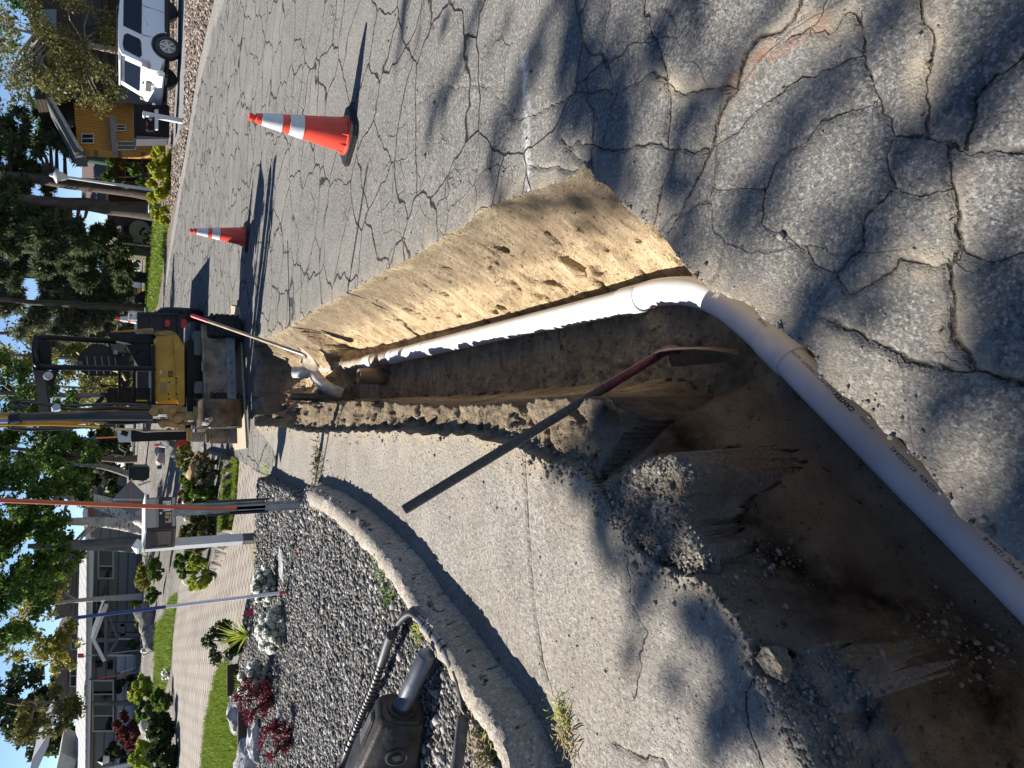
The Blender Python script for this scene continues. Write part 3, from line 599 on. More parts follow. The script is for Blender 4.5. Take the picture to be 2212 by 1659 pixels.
# --- white conduit: long run, sweep elbow, near run
PR = .0572; ZP = -.548
def conduit():
    root = empty('conduit_pipe', 'long white plastic pipe with a sweeping bend lying in the open trench', 'pipe', (.3, 2.2, -.6))
    a = Vector((.20, 5.72, ZP)); b = Vector((.383, 2.55, ZP)); MB().tube([a, lerp(a, b, .3), lerp(a, b, .6), b], PR, 24).build('long_run', PVC, root, smooth=40)
    el = smooth_path([b + Vector((0, .25, 0)), b, (.402, 2.34, ZP), (.385, 2.13, ZP), (.325, 1.96, ZP), (.235, 1.82, ZP), (.145, 1.70, ZP)], 6)[6:]
    MB().tube(el, PR + .0015, 24).build('bend', PVC, root, smooth=40)
    c = Vector((.145, 1.70, ZP)); e = Vector((-1.02, .26, ZP)); d = (e - c).normalized()
    near = MB().tube([c, lerp(c, e, .5), e], PR, 28).build('near_run', PVC, root, smooth=40)
    def bell(p, q, r): MB().tube([p, lerp(p, q, .04), lerp(p, q, .96), q], [r * .97, r, r, r * .97], 24).build('coupling', PVC, root, smooth=40)
    u = (b - a).normalized(); bell(b - u * .02, b + u * .115, PR + .006); f = lerp(a, b, .255); bell(f, f - u * .11, PR + .003); bell(a, a + u * .13, PR + .005); bell(c - d * .06, c + d * .075, PR + .006)
    MB().tube([a - u * .02, a + u * .015], PR + .009, 24).build('end_ring', M('grey_ring', (.2, .2, .21), .5), root, smooth=40)
    side = Vector((-d.y, d.x, 0)); up = Vector((0, 0, 1)); v = (Vector((0, 0, EYE)) - (c + d * .5)); v = (v - d * v.dot(d)).normalized(); w = d.cross(v) * 1.0
    ph = radians(33)
    def wrap(s0, rad=PR + .0006, a0=ph):
        def fn(x, y):
            # along the run towards the far end; up the letters = away from the asphalt edge
            t = a0 - y / PR
            return c + d * (s0 - x) + (v * cos(t) + rt * sin(t)) * rad
        return fn
    rt = side                          # towards the asphalt side
    rt = (rt - v * rt.dot(v)).normalized()
    text_on('4"  (103)', .0155, wrap(.455), 'lettering', INK, near); text_on('CANTEX', .021, wrap(.372), 'lettering', INK, near, bold=.0009)
    text_on('RIGID PVC CONDUIT  ASTM F-512  NEMA TC6/TC8 08', .0165, wrap(.285), 'lettering', INK, near)
    text_on('022406  47ASSEA42', .0205, wrap(.70), 'lettering', INK, near); text_on('L 0.154 PVC 12264-B', .0185, wrap(1.02), 'lettering', INK, near)
    return root
conduit()
DUSTY = M('dusty_pvc', (.50, .46, .40), .7, var=.35, scale=14, col2=(.62, .6, .57), bump=.1)
r_ = empty('pipe_stub', 'short dusty white elbow pipe standing up beside the spoil ridge at the far end', 'pipe', (.05, 7.0, -.5))
a_ = D(634, 804, 7.35); b_ = D(671, 804, 7.25); c_ = D(699, 838, 7.0)
MB().tube(smooth_path([a_, lerp(a_, b_, .6), b_ + Vector((0, 0, -.02)), lerp(b_, c_, .55) + Vector((.02, 0, -.0)), c_ + Vector((0, 0, -.05)), c_ + Vector((-.05, -.05, -.18))], 5), .057, 20).build('elbow', DUSTY, r_, smooth=40)
MB().tube([lerp(a_, b_, .55), lerp(a_, b_, .8)], .064, 20).build('coupling', DUSTY, r_, smooth=40)
r_ = empty('buried_pipe', 'dirt covered grey pipe running on from the end of the white pipe', 'pipe', (.2, 6.2, -.55))
MB().tube([Vector((.20, 5.72, ZP)), Vector((.165, 6.35, -.53)), Vector((.14, 7.0, -.50)), Vector((.12, 7.9, -.47))], [.055, .055, .052, .052], 18).build('barrel', M('muddy_pipe', (.34, .29, .23), .85, var=.5, scale=11, bump=.3), r_, smooth=40)
MB().tube([Vector((.178, 6.12, -.535)), Vector((.166, 6.32, -.53))], .063, 18).build('collar', DUSTY, r_, smooth=40)
q_ = G(775, 812, -.36); ob = MB()
ob.lathe([(.072, -.3), (.070, -.1), (.064, 0), (.058, .005), (.053, -.005), (.052, -.16), (.0, -.161)], q_, 20)
tag(ob.build('clay_pipe', M('clay_pipe', (.24, .18, .125), .9, var=.4, scale=10, bump=.3), smooth=35), 'short open brown pipe end standing on the trench floor near the pipe joint', 'pipe')
# --- shovels
def shovel(name, label, tip, crest, end_dir_len, blade_dir, collar_mat, collar_rng, grip_mat=None, wood=None, bw=.21, bl=.29, r=.0165, bend=.0, face=(0, -.3, 1)):
    """tip = socket of the blade, crest = a point the handle passes, blade_dir = direction of the blade"""
    tip = Vector(tip); d = (Vector(crest) - tip).normalized(); end = tip + d * end_dir_len
    root = empty(name, label, 'shovel', tip)
    c0, c1 = collar_rng
    path = smooth_path([tip + Vector(blade_dir).normalized() * .05, tip, tip + d * .10 + Vector((0, 0, bend * .0)), tip + d * .22], 5)
    MB().tube(path + [tip + d * (c1)], [r * 1.0] * len(path) + [r * 1.12], 14).build('socket', collar_mat, root, smooth=50)
    e0 = end - d * (.20 if grip_mat else .012)
    MB().tube([tip + d * (c1 - .01), lerp(tip, end, .6), e0, end - d * .004, end] if not grip_mat else [tip + d * (c1 - .01), lerp(tip, end, .6), e0], ([r * .98, r * 1.03, r * 1.02, r * .95, r * .5] if not grip_mat else r), 14).build('handle', wood, root, smooth=50)
    if grip_mat: MB().tube([e0 - d * .01, end - d * .02, end - d * .005, end], [r * 1.12, r * 1.15, r * 1.0, r * .5], 14).build('grip', grip_mat, root, smooth=50)
    bd = Vector(blade_dir).normalized(); nrm = Vector(face); nrm = (nrm - bd * nrm.dot(bd)).normalized(); sd = bd.cross(nrm)
    prof = [(-.01, .80), (.02, 1.0), (.10, 1.02), (.20, .94), (.28, .72), (.34, .42), (.375, .10)]; rows = []; rows2 = []
    for (t, wv) in prof:
        t = t / .375; a = []; a2 = []
        for j in range(-6, 7):
            x = j / 6; y = x * wv * bw / 2; dish = .034 * (x * x) * (1 - .35 * t) + .03 * (t - .45) ** 2
            crease = -.02 * max(0, 1 - abs(x) * 3.2) * max(0, 1 - t * 2.2)
            p = tip + bd * (t * bl) + sd * y + nrm * (dish + crease); a.append(p); a2.append(p - nrm * .0028)
        rows.append(a); rows2.append(a2)
    b = MB(); b.grid(rows); b.grid([x[::-1] for x in rows2])
    for A_, B_ in ((rows[0], rows2[0]), (rows[-1], rows2[-1])): b.grid([A_, B_])
    b.grid([[x[0] for x in rows], [x[0] for x in rows2]]); b.grid([[x[-1] for x in rows], [x[-1] for x in rows2]])
    # rolled step at the top corners
    for s_ in (0, -1): b.tube([rows[0][s_], rows[0][6 + (-3 if s_ == 0 else 3)]], .006, 8)
    b.build('blade', M('shovel_steel', (.28, .23, .17), .55, metal=.35, var=.35, scale=12, bump=.15), root, smooth=50)
    return root
OLDWOOD = M('weathered_handle', (.075, .068, .06), .75, var=.45, scale=5, stretch=(20, 20, 20), bump=.3)
BUFFWOOD = M('buff_handle', (.33, .25, .155), .65, var=.3, scale=8)
MAROON = M('maroon_paint', (.13, .025, .06), .45, var=.5, scale=30, bump=.1)
s_a = G(1440, 757, -.40); s_c = G(1345, 826, -.20)
def on_line(X, Y, a, X0, Y0, X1, Y1):  # the point of view ray (X,Y) nearest to given length along a straight handle
    pass
# handle: from the socket to its far tip, which rests in the air over the apron
va = ray(1440, 757).normalized(); vb = ray(870, 1103).normalized(); O_ = Vector((0, 0, EYE)); A_ = O_ + va * ((-.43 - EYE) / va.z); best = None
for k in range(200):
    tb = 1.2 + k * .01; B_ = O_ + vb * tb; ln = (B_ - A_).length; e = abs(ln - 1.12) + (0 if B_.z > .06 else 5)
    if best is None or e < best[0]: best = (e, B_)
shovel('shovel', 'round point shovel with long grey handle and maroon socket lying across the near trench', A_, best[1], (best[1] - A_).length, G(1600, 752, -.55) - A_, MAROON, (0, .30), None, OLDWOOD, r=.0175, face=(-1, -.05, .22))
va = ray(655, 765).normalized(); A2 = O_ + va * ((7.0) / va.y); vb = ray(413, 681).normalized(); best = None
for k in range(400):
    B_ = O_ + vb * (6 + k * .01); e = abs((B_ - A2).length - 1.32) + (0 if B_.y > A2.y else 3)
    if best is None or e < best[0]: best = (e, B_)
shovel('shovel', 'buff handled shovel with red grip standing blade down in the far end of the trench', A2, best[1], (best[1] - A2).length, D(690, 790, 6.8) - A2, M('grey_socket', (.3, .29, .28), .5, metal=.4), (0, .14), M('red_grip', (.52, .05, .06), .45), BUFFWOOD, bw=.23, bl=.27, face=(-.6, -.5, .6))
# --- traffic cones
ORANGE = M('cone_orange', (.74, .06, .028), .45, var=.22, scale=7, detail=9); COLLAR = M('reflective_white', (.60, .60, .61), .4, var=.2, scale=9, detail=9)
def cone(label, loc, rot=0, group='orange traffic cones', scale=1.0):
    root = empty('traffic_cone', label, 'traffic cone', (0, 0, 0), group)
    b = MB(); h = .71; s = .18; o = s
    base = [(-s, -s + .05), (-s + .05, -s), (s - .05, -s), (s, -s + .05), (s, s - .05), (s - .05, s), (-s + .05, s), (-s, s - .05)]
    b.prism([(x, y, 0) for x, y in base], (0, 0, .022)); b.prism([(x * .93, y * .93, .021) for x, y in base], (0, 0, .016)); b.build('base', BLACK, root, bevel=.004)
    R = lambda z: lerp(.128, .026, (z - .035) / (h - .035)); sh = MB()
    sh.lathe([(.142, .035), (.140, .044), (R(.05), .052), (R(.3), .3), (R(.66), .66), (.020, .668), (.022, .678), (.029, .686), (.029, .700), (.026, .71), (.014, .71), (.0, .70)], (0, 0, 0), 36)
    for k in range(10):
        t = 2 * pi * k / 10; sh.add([(.126 * cos(t - .06), .126 * sin(t - .06), .05), (.126 * cos(t + .06), .126 * sin(t + .06), .05), (.139 * cos(t), .139 * sin(t), .044), (.119 * cos(t), .119 * sin(t), .10)], [(0, 1, 3), (0, 2, 3), (1, 3, 2)])
    sh.build('body', ORANGE, root, smooth=35)
    for z0, z1 in ((.49, .625), (.345, .44)):
        c = MB(); c.lathe([(R(z0) + .0008, z0), (R(z0) + .003, z0 + .001), (R(z1) + .003, z1 - .001), (R(z1) + .0008, z1)], (0, 0, 0), 36); c.build('collar', COLLAR, root, smooth=35)
    root.location = loc; root.rotation_euler = (0, 0, rot); root.scale = (scale,) * 3
    return root
p_ = G(755, 292); cone_a = cone('orange traffic cone with two white bands alone on the cracked road, nearest to the camera', (p_.x, p_.y + .02, hz(p_.x, p_.y) - .002), radians(38))
p_ = G(533, 512); copy_tree(cone_a, None, 'orange traffic cone on the road between the excavator and the nearer cone', None, (p_.x, p_.y, hz(p_.x, p_.y)), radians(64))
# --- orange marker in a steel channel post
def channel(b, p, h, w, up=(0, 0, 1), yaw=0.0, th=.003):
    """hat-shaped steel post"""
    R_ = Matrix.Rotation(yaw, 3, 'Z'); prof = [(-w, 0), (-w * .55, 0), (-w * .4, -.03), (w * .4, -.03), (w * .55, 0), (w, 0)]
    top = Vector(up) * h
    for (x0, y0), (x1, y1) in zip(prof[:-1], prof[1:]):
        a = R_ @ Vector((x0, y0, 0)); c = R_ @ Vector((x1, y1, 0)); n_ = R_ @ Vector((0, th, 0))
        b.prism([p + a, p + c, p + c + n_, p + a + n_], top)
    return b
GALV = M('galvanised_steel', (.27, .29, .30), .45, metal=.55, var=.3, scale=14)
p_ = G(650, 1090, .09); r_ = empty('marker_stake', 'tall orange marker rod bolted into a galvanised channel post in the gravel', 'marker stake', p_)
channel(MB(), p_ + Vector((0, 0, -.1)), .66, .040).build('channel_post', GALV, r_)
q_ = D(567, 1092, p_.y - .005); b = MB(); channel(b, q_ + Vector((0, .005, -.02)), .68, .046); b.build('upper_post', GALV, r_)
b = MB(); t_ = D(443, 1099, p_.y)
for s_ in (-1, 1): b.box((q_.x + s_ * .052, q_.y + .004, (q_.z + t_.z) / 2 - .03), (.016, .02, .47))
b.build('rubber_edge', BLACK, r_)
top_ = t_ + (D(0, 1080, p_.y) - t_) * 1.25
MB().tube([q_ + Vector((0, -.02, .2)), t_ + Vector((0, -.02, -.05)), top_ + Vector((0, -.02, 0))], .0165, 12).build('rod', M('orange_rod', (.55, .115, .035), .5, var=.15, scale=4), r_, smooth=50)
# --- white and blue snow stake
def stake(label, foot, top, r, cuts, name='marker_stake', group=None):
    root = empty(name, label, 'marker stake', foot, group); f = Vector(foot); t = Vector(top)
    for (a, b_, mt, nm) in cuts: MB().tube([lerp(f, t, a), lerp(f, t, b_)], r, 10).build(nm, mt, root, smooth=50)
    return root
BLUE = M('blue_paint', (.012, .03, .16), .4); WHT = M('white_stake', (.72, .72, .72), .45, var=.06); RED = M('red_band', (.55, .04, .035), .45); ORG = M('orange_paint', (.65, .13, .05), .5)
f_ = L(626, 1278); stake('leaning white stake with blue top and red foot by the white flowers', f_ - Vector((0, 0, .1)), D(160, 1335, f_.y), .0135, [(0, .11, RED, 'red_foot'), (.11, .63, WHT, 'rod'), (.63, 1, BLUE, 'blue_top')])
# --- mailbox on its post
p_ = L(545, 1163); r_ = empty('mailbox', 'brown locking mailbox numbered 42 on a grey white wooden post', 'mailbox', p_)
WPOST = M('white_post_paint', (.55, .55, .56), .6, var=.1, scale=12, bump=.1); PY = p_.y
tp = D(305, 1180, PY); ax = (tp - p_); yawp = Matrix.Rotation(radians(40), 3, 'Z'); hgt = tp.z - p_.z
zr = Vector((ax.x / hgt, 0, 1))
def postbox(b, z0, z1, w, mt=0):
    lo = p_ + zr * z0; hi = p_ + zr * z1
    c = [yawp @ Vector((sx * w / 2, sy * w / 2, 0)) for sx, sy in ((-1, -1), (1, -1), (1, 1), (-1, 1))]
    b.add([lo + q for q in c] + [hi + q for q in c], [(3, 2, 1, 0), (4, 5, 6, 7), (0, 1, 5, 4), (1, 2, 6, 5), (2, 3, 7, 6), (3, 0, 4, 7)])
b = MB(); postbox(b, .10, hgt + .02, .092); b.build('post', WPOST, r_, bevel=.004)
b = MB(); postbox(b, -.1, .10, .088); b.build('rotten_foot', M('rotten_wood', (.11, .10, .09), .9, var=.5, scale=18, bump=.4), r_)
b = MB(); hi = p_ + zr * (hgt + .02); c = [yawp @ Vector((sx * .055, sy * .055, 0)) for sx, sy in ((-1, -1), (1, -1), (1, 1), (-1, 1))]
b.add([hi + q for q in c] + [hi + q + Vector((0, 0, .022)) for q in c] + [hi + Vector((0, 0, .07))], [(0, 1, 5, 4), (1, 2, 6, 5), (2, 3, 7, 6), (3, 0, 4, 7), (4, 5, 8), (5, 6, 8), (6, 7, 8), (7, 4, 8), (3, 2, 1, 0)]); b.build('cap', WPOST, r_)
# box: the corner towards us, its number side to the right and brown flank to the left
BROWN = M('brown_enamel', (.05, .034, .026), .45, var=.15, scale=8, spec=.3); GREYP = M('grey_panel', (.36, .335, .31), .45, var=.05); BOXBLK = M('door_black', (.010, .010, .010), .5)
K0 = D(381, 1141, PY - .42); zt = D(316, 1141, PY - .42).z; zb = K0.z
yb = radians(33); ex = Vector((cos(yb), sin(yb), 0)); ey = Vector((-cos(radians(42)), sin(radians(42)), 0)); WF, WS = .345, .32
def bp(x, y, z): return K0 + ex * x + ey * y + Vector((0, 0, z))
HB = zt - zb
b = MB(); b.prism([bp(0, 0, 0), bp(WF, 0, 0), bp(WF, WS, 0), bp(0, WS, 0)], (0, 0, HB)); body = b.build('box', BROWN, r_, bevel=.006)
fn_ = ex.cross(Vector((0, 0, 1))).normalized()
def fp(b, x0, x1, z0, z1, th): b.prism([bp(x0, 0, z0), bp(x1, 0, z0), bp(x1, 0, z1), bp(x0, 0, z1)], fn_ * th)
b = MB(); fp(b, .02, WF - .015, HB * .66, HB * .985, .006); b.build('hopper_panel', GREYP, r_, bevel=.002)
b = MB(); fp(b, .02, WF - .015, HB * .60, HB * .645, .010); fp(b, .02, WF - .015, HB * .03, HB * .145, .008); b.build('trim', GREYP, r_, bevel=.002)
b = MB(); fp(b, .02, WF - .02, HB * .15, HB * .595, .004); door = b.build('locked_door', BOXBLK, r_)
b = MB(); b.lathe([(.013, 0), (.013, .006), (.009, .008), (0, .008)], bp(WF * .48, 0, HB * .52) + fn_ * .004, 14, axis=fn_); b.build('lock', STEEL, door, smooth=40)
b = MB(); fp(b, WF * .18, WF * .50, HB * .17, HB * .37, .006); pl = b.build('number_plate', M('brass_plate', (.50, .38, .18), .4, var=.1), r_)
text_on('42', .085, lambda x, y: bp(WF * .21 + x, 0, HB * .205 + y) + fn_ * .0075, 'number', INK, pl, bold=.001)
b = MB(); fp(b, WF * .54, WF * .86, HB * .175, HB * .45, .006); pl = b.build('notice', M('notice_paper', (.62, .64, .66), .6, var=.03), r_)
for k_, (t_, s_) in enumerate((('U.S.', .04), ('MAIL', .04))): text_on(t_, s_, lambda x, y, k=k_: bp(WF * .57 + x, 0, HB * (.40 - k * .062) + y) + fn_ * .0075, 'print', INK, pl)
b = MB(); b.prism([bp(-.03, -.03, HB), bp(WF + .03, -.03, HB), bp(WF + .03, WS * .55, HB + .022), bp(-.03, WS * .55, HB + .022)], (0, 0, .012)); b.prism([bp(-.03, WS * .55 + .002, HB + .022), bp(WF + .03, WS * .55 + .002, HB + .022), bp(WF + .03, WS + .03, HB), bp(-.03, WS + .03, HB)], (0, 0, .012))
b.prism([bp(-.002, 0, HB), bp(-.002, WS, HB), bp(-.002, WS * .55, HB + .018)], ex * (WF + .004)); b.build('lid', M('lid_white', (.66, .67, .66), .4, var=.05), r_)
b = MB(); sn = ey.cross(Vector((0, 0, 1))).normalized(); sn = sn if sn.dot(Vector((-1, -1, 0))) > 0 else -sn
for (x0, x1, z0, z1) in ((.03, WS - .03, .04, .055), (.03, WS - .03, HB - .055, HB - .04), (.03, .045, .055, HB - .055), (WS - .045, WS - .03, .055, HB - .055)): b.prism([bp(0, x0, z0), bp(0, x1, z0), bp(0, x1, z1), bp(0, x0, z1)], sn * .005)
b.build('flank_moulding', BROWN, r_)
# --- hydraulic breaker lying on the gravel, with its hoses
BRK = M('breaker_black', (.018, .017, .016), .45, metal=.2, var=.5, scale=6, col2=(.05, .045, .04), spec=.3, bump=.12)
tip_ = G(923, 1411, .17); fc_ = G(868, 1530, .23); d_ = (fc_ - tip_); d_.z *= .35; d_.normalize(); back = fc_ + d_ * 1.0
r_ = empty('hydraulic_breaker', 'black hydraulic breaker with round steel chisel lying on the gravel at the kerb', 'hydraulic breaker', fc_)
x_, y_, _ = frame_of(d_); y_ = y_ if y_.z > 0 else -y_; x_ = d_.cross(y_)
def ring(p, w, h, ch, tw=radians(-14)):
    o = []
    for a, c in ((-w + ch, -h), (w - ch, -h), (w, -h + ch), (w, h - ch), (w - ch, h), (-w + ch, h), (-w, h - ch), (-w, -h + ch)):
        o.append(p + x_ * (a * cos(tw) - c * sin(tw)) + y_ * (a * sin(tw) + c * cos(tw)))
    return o
b = MB(); rings = [ring(fc_, .086, .104, .032), ring(fc_ + d_ * .03, .100, .116, .034), ring(fc_ + d_ * .26, .114, .146, .036), ring(fc_ + d_ * .30, .124, .156, .036), ring(back, .135, .18, .04)]
vs = [p for r0 in rings for p in r0]; fs = [(i * 8 + j, i * 8 + (j + 1) % 8, (i + 1) * 8 + (j + 1) % 8, (i + 1) * 8 + j) for i in range(4) for j in range(8)] + [tuple(range(7, -1, -1)), tuple(range(32, 40))]
b.add(vs, fs); b.build('body', BRK, r_, bevel=.012, smooth=45)
b = MB(); b.tube([fc_ + d_ * .1, fc_ - d_ * .02, tip_ + d_ * .012, tip_], [.042, .042, .042, .034], 18); b.build('chisel', M('chisel_steel', (.17, .18, .20), .42, metal=.6, var=.35, scale=14), r_, smooth=45)
b = MB(); b.tube([fc_ + d_ * .02, fc_ - d_ * .010], .068, 24); b.tube([fc_, fc_ - d_ * .026], .050, 20); b.build('bushing', BRK, r_, smooth=45)
sx = (x_ * cos(radians(-14)) + y_ * sin(radians(-14))); sx = sx if sx.y < 0 else -sx
pc = fc_ + d_ * .19 + sx * .106 - Vector((0, 0, .015)); b = MB(); b.lathe([(.056, 0), (.056, .012), (.046, .016), (.044, .006), (.022, .006), (.02, .016), (0, .016)], pc, 22, axis=sx); b.build('retainer_cap', BRK, r_, smooth=40)
uy = (y_ * cos(radians(-14)) - x_ * sin(radians(-14))); p0 = fc_ + d_ * .055 + uy * .118; b = MB(); b.prism([p0 - sx * .035, p0 + sx * .035, p0 + sx * .042 + d_ * .17 + uy * .018, p0 - sx * .042 + d_ * .17 + uy * .018], uy * .016); b.build('lifting_plate', M('worn_edge', (.16, .13, .11), .4, metal=.4, var=.4), r_, bevel=.01)
def gp(X, Y, z): return G(X, Y, z)
h1 = smooth_path([gp(848, 1377, .145), gp(862, 1345, .165), gp(885, 1325, .165), gp(905, 1337, .155), gp(924, 1358, .145), gp(943, 1377, .14), gp(960, 1401, .14), gp(977, 1434, .135), gp(991, 1472, .135), gp(998, 1507, .135), gp(999, 1552, .14), gp(993, 1612, .2), gp(982, 1680, .24), gp(965, 1760, .3)], 6)
n_ = len(h1); b = MB(); b.tube(h1, .0165, 12); hr = b.build('hose', BLACK, r_, smooth=50)
for i0, i1, rr in ((18, 22, .0195), (23, 26, .022), (27, 28, .026), (29, 33, .0215), (34, 36, .0245), (37, 43, .0215)): MB().tube(h1[i0:i1 + 1], rr, 12).build('hose_fitting', M('dull_fitting', (.20, .20, .205), .38, metal=.6, var=.3, scale=20), hr, smooth=50)
MB().tube(h1[60:], .026, 12).build('hose_sleeve', M('dusty_sleeve', (.09, .085, .078), .9, var=.4, scale=25, bump=.3), hr, smooth=50)
h2 = smooth_path([gp(849, 1372, .20), gp(842, 1378, .19), gp(826, 1427, .17), gp(806, 1484, .17), gp(786, 1532, .17), gp(768, 1577, .18), gp(740, 1650, .22), gp(720, 1720, .3)], 8)
b = MB(); b.tube(h2[4:18], .026, 12); b.build('hose_sleeve', BLACK, r_, smooth=50); b = MB(); b.tube(h2[16:], .021, 12); hh = b.build('hose', BLACK, r_, smooth=50)
b = MB(); sp = []
seg = h2[17:46]
for i in range(len(seg) * 12 - 12):
    k = i // 12; f = (i % 12) / 12; p = lerp(seg[k], seg[k + 1], f); dd = (seg[k + 1] - seg[k]).normalized(); a1, a2, _ = frame_of(dd); t_ = i * .42; sp.append(p + (a1 * cos(t_) + a2 * sin(t_)) * .0225)
b.tube(sp, .0042, 6); b.build('spiral_guard', M('guard_grey', (.05, .05, .052), .5), hh, smooth=50)
# ---------------------------------------------------------------- mini excavator and what stands round it
YEL = M('excavator_yellow', (.50, .27, .022), .45, var=.22, scale=4, col2=(.54, .31, .04), spec=.4, bump=.04); YDIRT = M('dirty_yellow', (.34, .22, .075), .6, var=.45, scale=7, bump=.2)
BLKP = M('black_frame_paint', (.006, .006, .007), .38, var=.3, scale=5, spec=.22); DARKP = M('dark_plastic', (.014, .014, .016), .5, var=.3, scale=9, spec=.25)
MUDST = M('muddy_steel', (.20, .155, .105), .7, metal=.15, var=.5, scale=7, col2=(.30, .24, .17), bump=.3); CUT = M('cutting_edge', (.17, .18, .20), .45, metal=.5, var=.3, scale=8)
CHROME = M('chrome_rod', (.7, .7, .72), .15, metal=1, var=.05); SEATM = M('seat_vinyl', (.013, .013, .015), .45, var=.25, scale=7, spec=.3); VYEL = M('warning_yellow', (.62, .52, .03), .5, var=.1)
def quadbox(b, c, y, th, mi=0):
    """block whose front is the four photo points c at depth y (one number or one each)"""
    ys_ = y if isinstance(y, (list, tuple)) else [y] * len(c)
    b.prism([D(X, Y, q) for (X, Y), q in zip(c, ys_)], (0, th, 0), mi)
def rect(b, X0, Y0, X1, Y1, y, th): quadbox(b, [(X0, Y0), (X1, Y0), (X1, Y1), (X0, Y1)], y, th)
ex_ = empty('mini_excavator', 'yellow and black mini excavator with open canopy standing across the road end of the trench', 'excavator', (0, 10.6, 0))
# undercarriage: two tracks with lugs, blade arms, blade
trk = M('track_rubber', (.025, .024, .022), .8, var=.5, scale=12, bump=.4)
for side in (0, 1):
    c0 = Vector((.62, 10.35 + .0, .25)) if side == 0 else Vector((-.42, 10.05, .25)); ax_ = Vector((-.28, .96, 0)).normalized(); lat = Vector((ax_.y, -ax_.x, 0)); b = MB(); pr = []
    for k in range(32):
        t = 2 * pi * k / 32; pr.append((cos(t) * .22 + (.62 if cos(t) > 0 else -.62), sin(t) * .22))
    ring_ = [c0 + ax_ * (a + .62) + Vector((0, 0, h)) - lat * .15 for a, h in pr]; b.prism(ring_, lat * .30)
    for k in range(30):
        a, h = pr[k]; q = pr[(k + 1) % 32]; mid = ((a + q[0]) / 2, (h + q[1]) / 2)
        b.box(c0 + ax_ * (mid[0] + .62) + Vector((0, 0, mid[1])), (.30, .05, .05), Matrix.Rotation(atan2(ax_.y, ax_.x) - pi / 2, 3, 'Z'))
    for j in range(6): b.box(c0 - ax_ * .22 + Vector((0, 0, -.16 + j * .065)) + ax_ * .0, (.31, .05, .036), Matrix.Rotation(atan2(ax_.y, ax_.x) - pi / 2, 3, 'Z'))
    b.build('track', trk, ex_, bevel=.006)
b = MB(); rect(b, 404, 735, 436, 905, 10.35, .9); rect(b, 396, 760, 410, 880, 10.5, .8); b.build('undercarriage', BLKP, ex_, bevel=.01)
BLc = [(437, 701), (487, 701), (494, 958), (448, 958)]; BLy = [10.25, 10.22, 9.62, 9.66]
b = MB(); rows = []
for (t, dy) in ((0, .05), (.12, .0), (.4, .045), (.7, .05), (1, 0)):
    r_ = []
    for k in range(9):
        s = k / 8; X = lerp(lerp(437, 448, s), lerp(487, 494, s), t); Y = lerp(701, 958, s); r_.append(D(X, Y, lerp(10.24, 9.63, s) + dy))
    rows.append(r_)
b.grid(rows); b.grid([[p + Vector((0, .03, 0)) for p in r0][::-1] for r0 in rows]); b.tube(rows[0], .02, 8); blade_ = b.build('dozer_blade', MUDST, ex_, smooth=40)
b = MB(); quadbox(b, [(487, 701), (506, 702), (513, 958), (494, 958)], [10.2, 10.2, 9.6, 9.6], .03); edge_ = b.build('blade_edge', CUT, blade_)
for k in range(7): MB().tube([D(496 + k * .9, 715 + k * 22, 10.18 - k * .052), D(496 + k * .9, 715 + k * 22, 10.14 - k * .052)], .011, 8).build('bolt', DKSTEEL, blade_)
for q_ in ((419, 715, 437, 768, 10.25), (421, 824, 440, 850, 10.0)): b = MB(); rect(b, *q_, .3); b.build('blade_arm', M('blade_arm_grey', (.10, .105, .11), .5, var=.4), ex_, bevel=.012)
# upper house
b = MB(); quadbox(b, [(333, 728), (384, 722), (388, 730), (397, 745), (398, 872), (336, 872)], 10.15, 1.0); b.build('side_panel', YEL, ex_, bevel=.02)
b = MB(); quadbox(b, [(333, 714), (375, 714), (383, 722), (395, 742), (372, 728), (334, 727)], 10.22, .95); b.build('counterweight', YDIRT, ex_, bevel=.02)
b = MB(); quadbox(b, [(374, 730), (398, 746), (399, 874), (384, 874)], 10.11, .05); b.build('lower_skirt', YEL, ex_, bevel=.008)
b = MB()
for k in range(5): rect(b, 361.5, 800 + 0, 372, 801.6, 10.14, .01) if False else rect(b, 363 + 0, 801 + k * 2.9 - 0, 374, 802.5 + k * 2.9, 10.145, .02)
b.build('vent', BLKP, ex_)
b = MB(); rect(b, 345, 800, 350, 808, 10.145, .01); b.build('white_sticker', M('sticker_white', (.6, .6, .6), .5), ex_)
b = MB(); rect(b, 347, 817, 352, 824, 10.145, .01); b.build('warning_sticker', VYEL, ex_); b = MB(); rect(b, 353.5, 817, 359, 824, 10.145, .01); b.build('warning_sticker', VYEL, ex_)
for X, Y in ((366, 826), (381, 818), (381, 826), (364, 851), (381, 851), (365, 862), (383, 862)): MB().lathe([(.011, 0), (.009, .008), (0, .008)], D(X, Y, 10.11 if X > 374 else 10.15), 8, axis=(0, -1, 0)).build('panel_bolt', BLKP, ex_)
b = MB(); quadbox(b, [(345, 828), (361, 828), (361, 850), (345, 850)], 10.147, .004); b.build('faded_plate', M('faded_plate', (.36, .25, .10), .6, var=.4, scale=40), ex_)
# engine hood behind the seat and brown guard
b = MB(); quadbox(b, [(228, 722), (236, 718), (331, 716), (331, 745), (300, 744), (246, 734)], 10.5, .8); b.build('engine_hood', DARKP, ex_, bevel=.02)
b = MB(); quadbox(b, [(236, 716), (262, 714), (332, 708), (332, 719), (290, 722), (240, 722)], 10.6, .7); b.build('hood_side', YEL, ex_, bevel=.012)
b = MB(); quadbox(b, [(292, 713), (331, 711), (331, 722), (292, 722)], 10.46, .03); b.build('scuffed_cover', MUDST, ex_, bevel=.006)
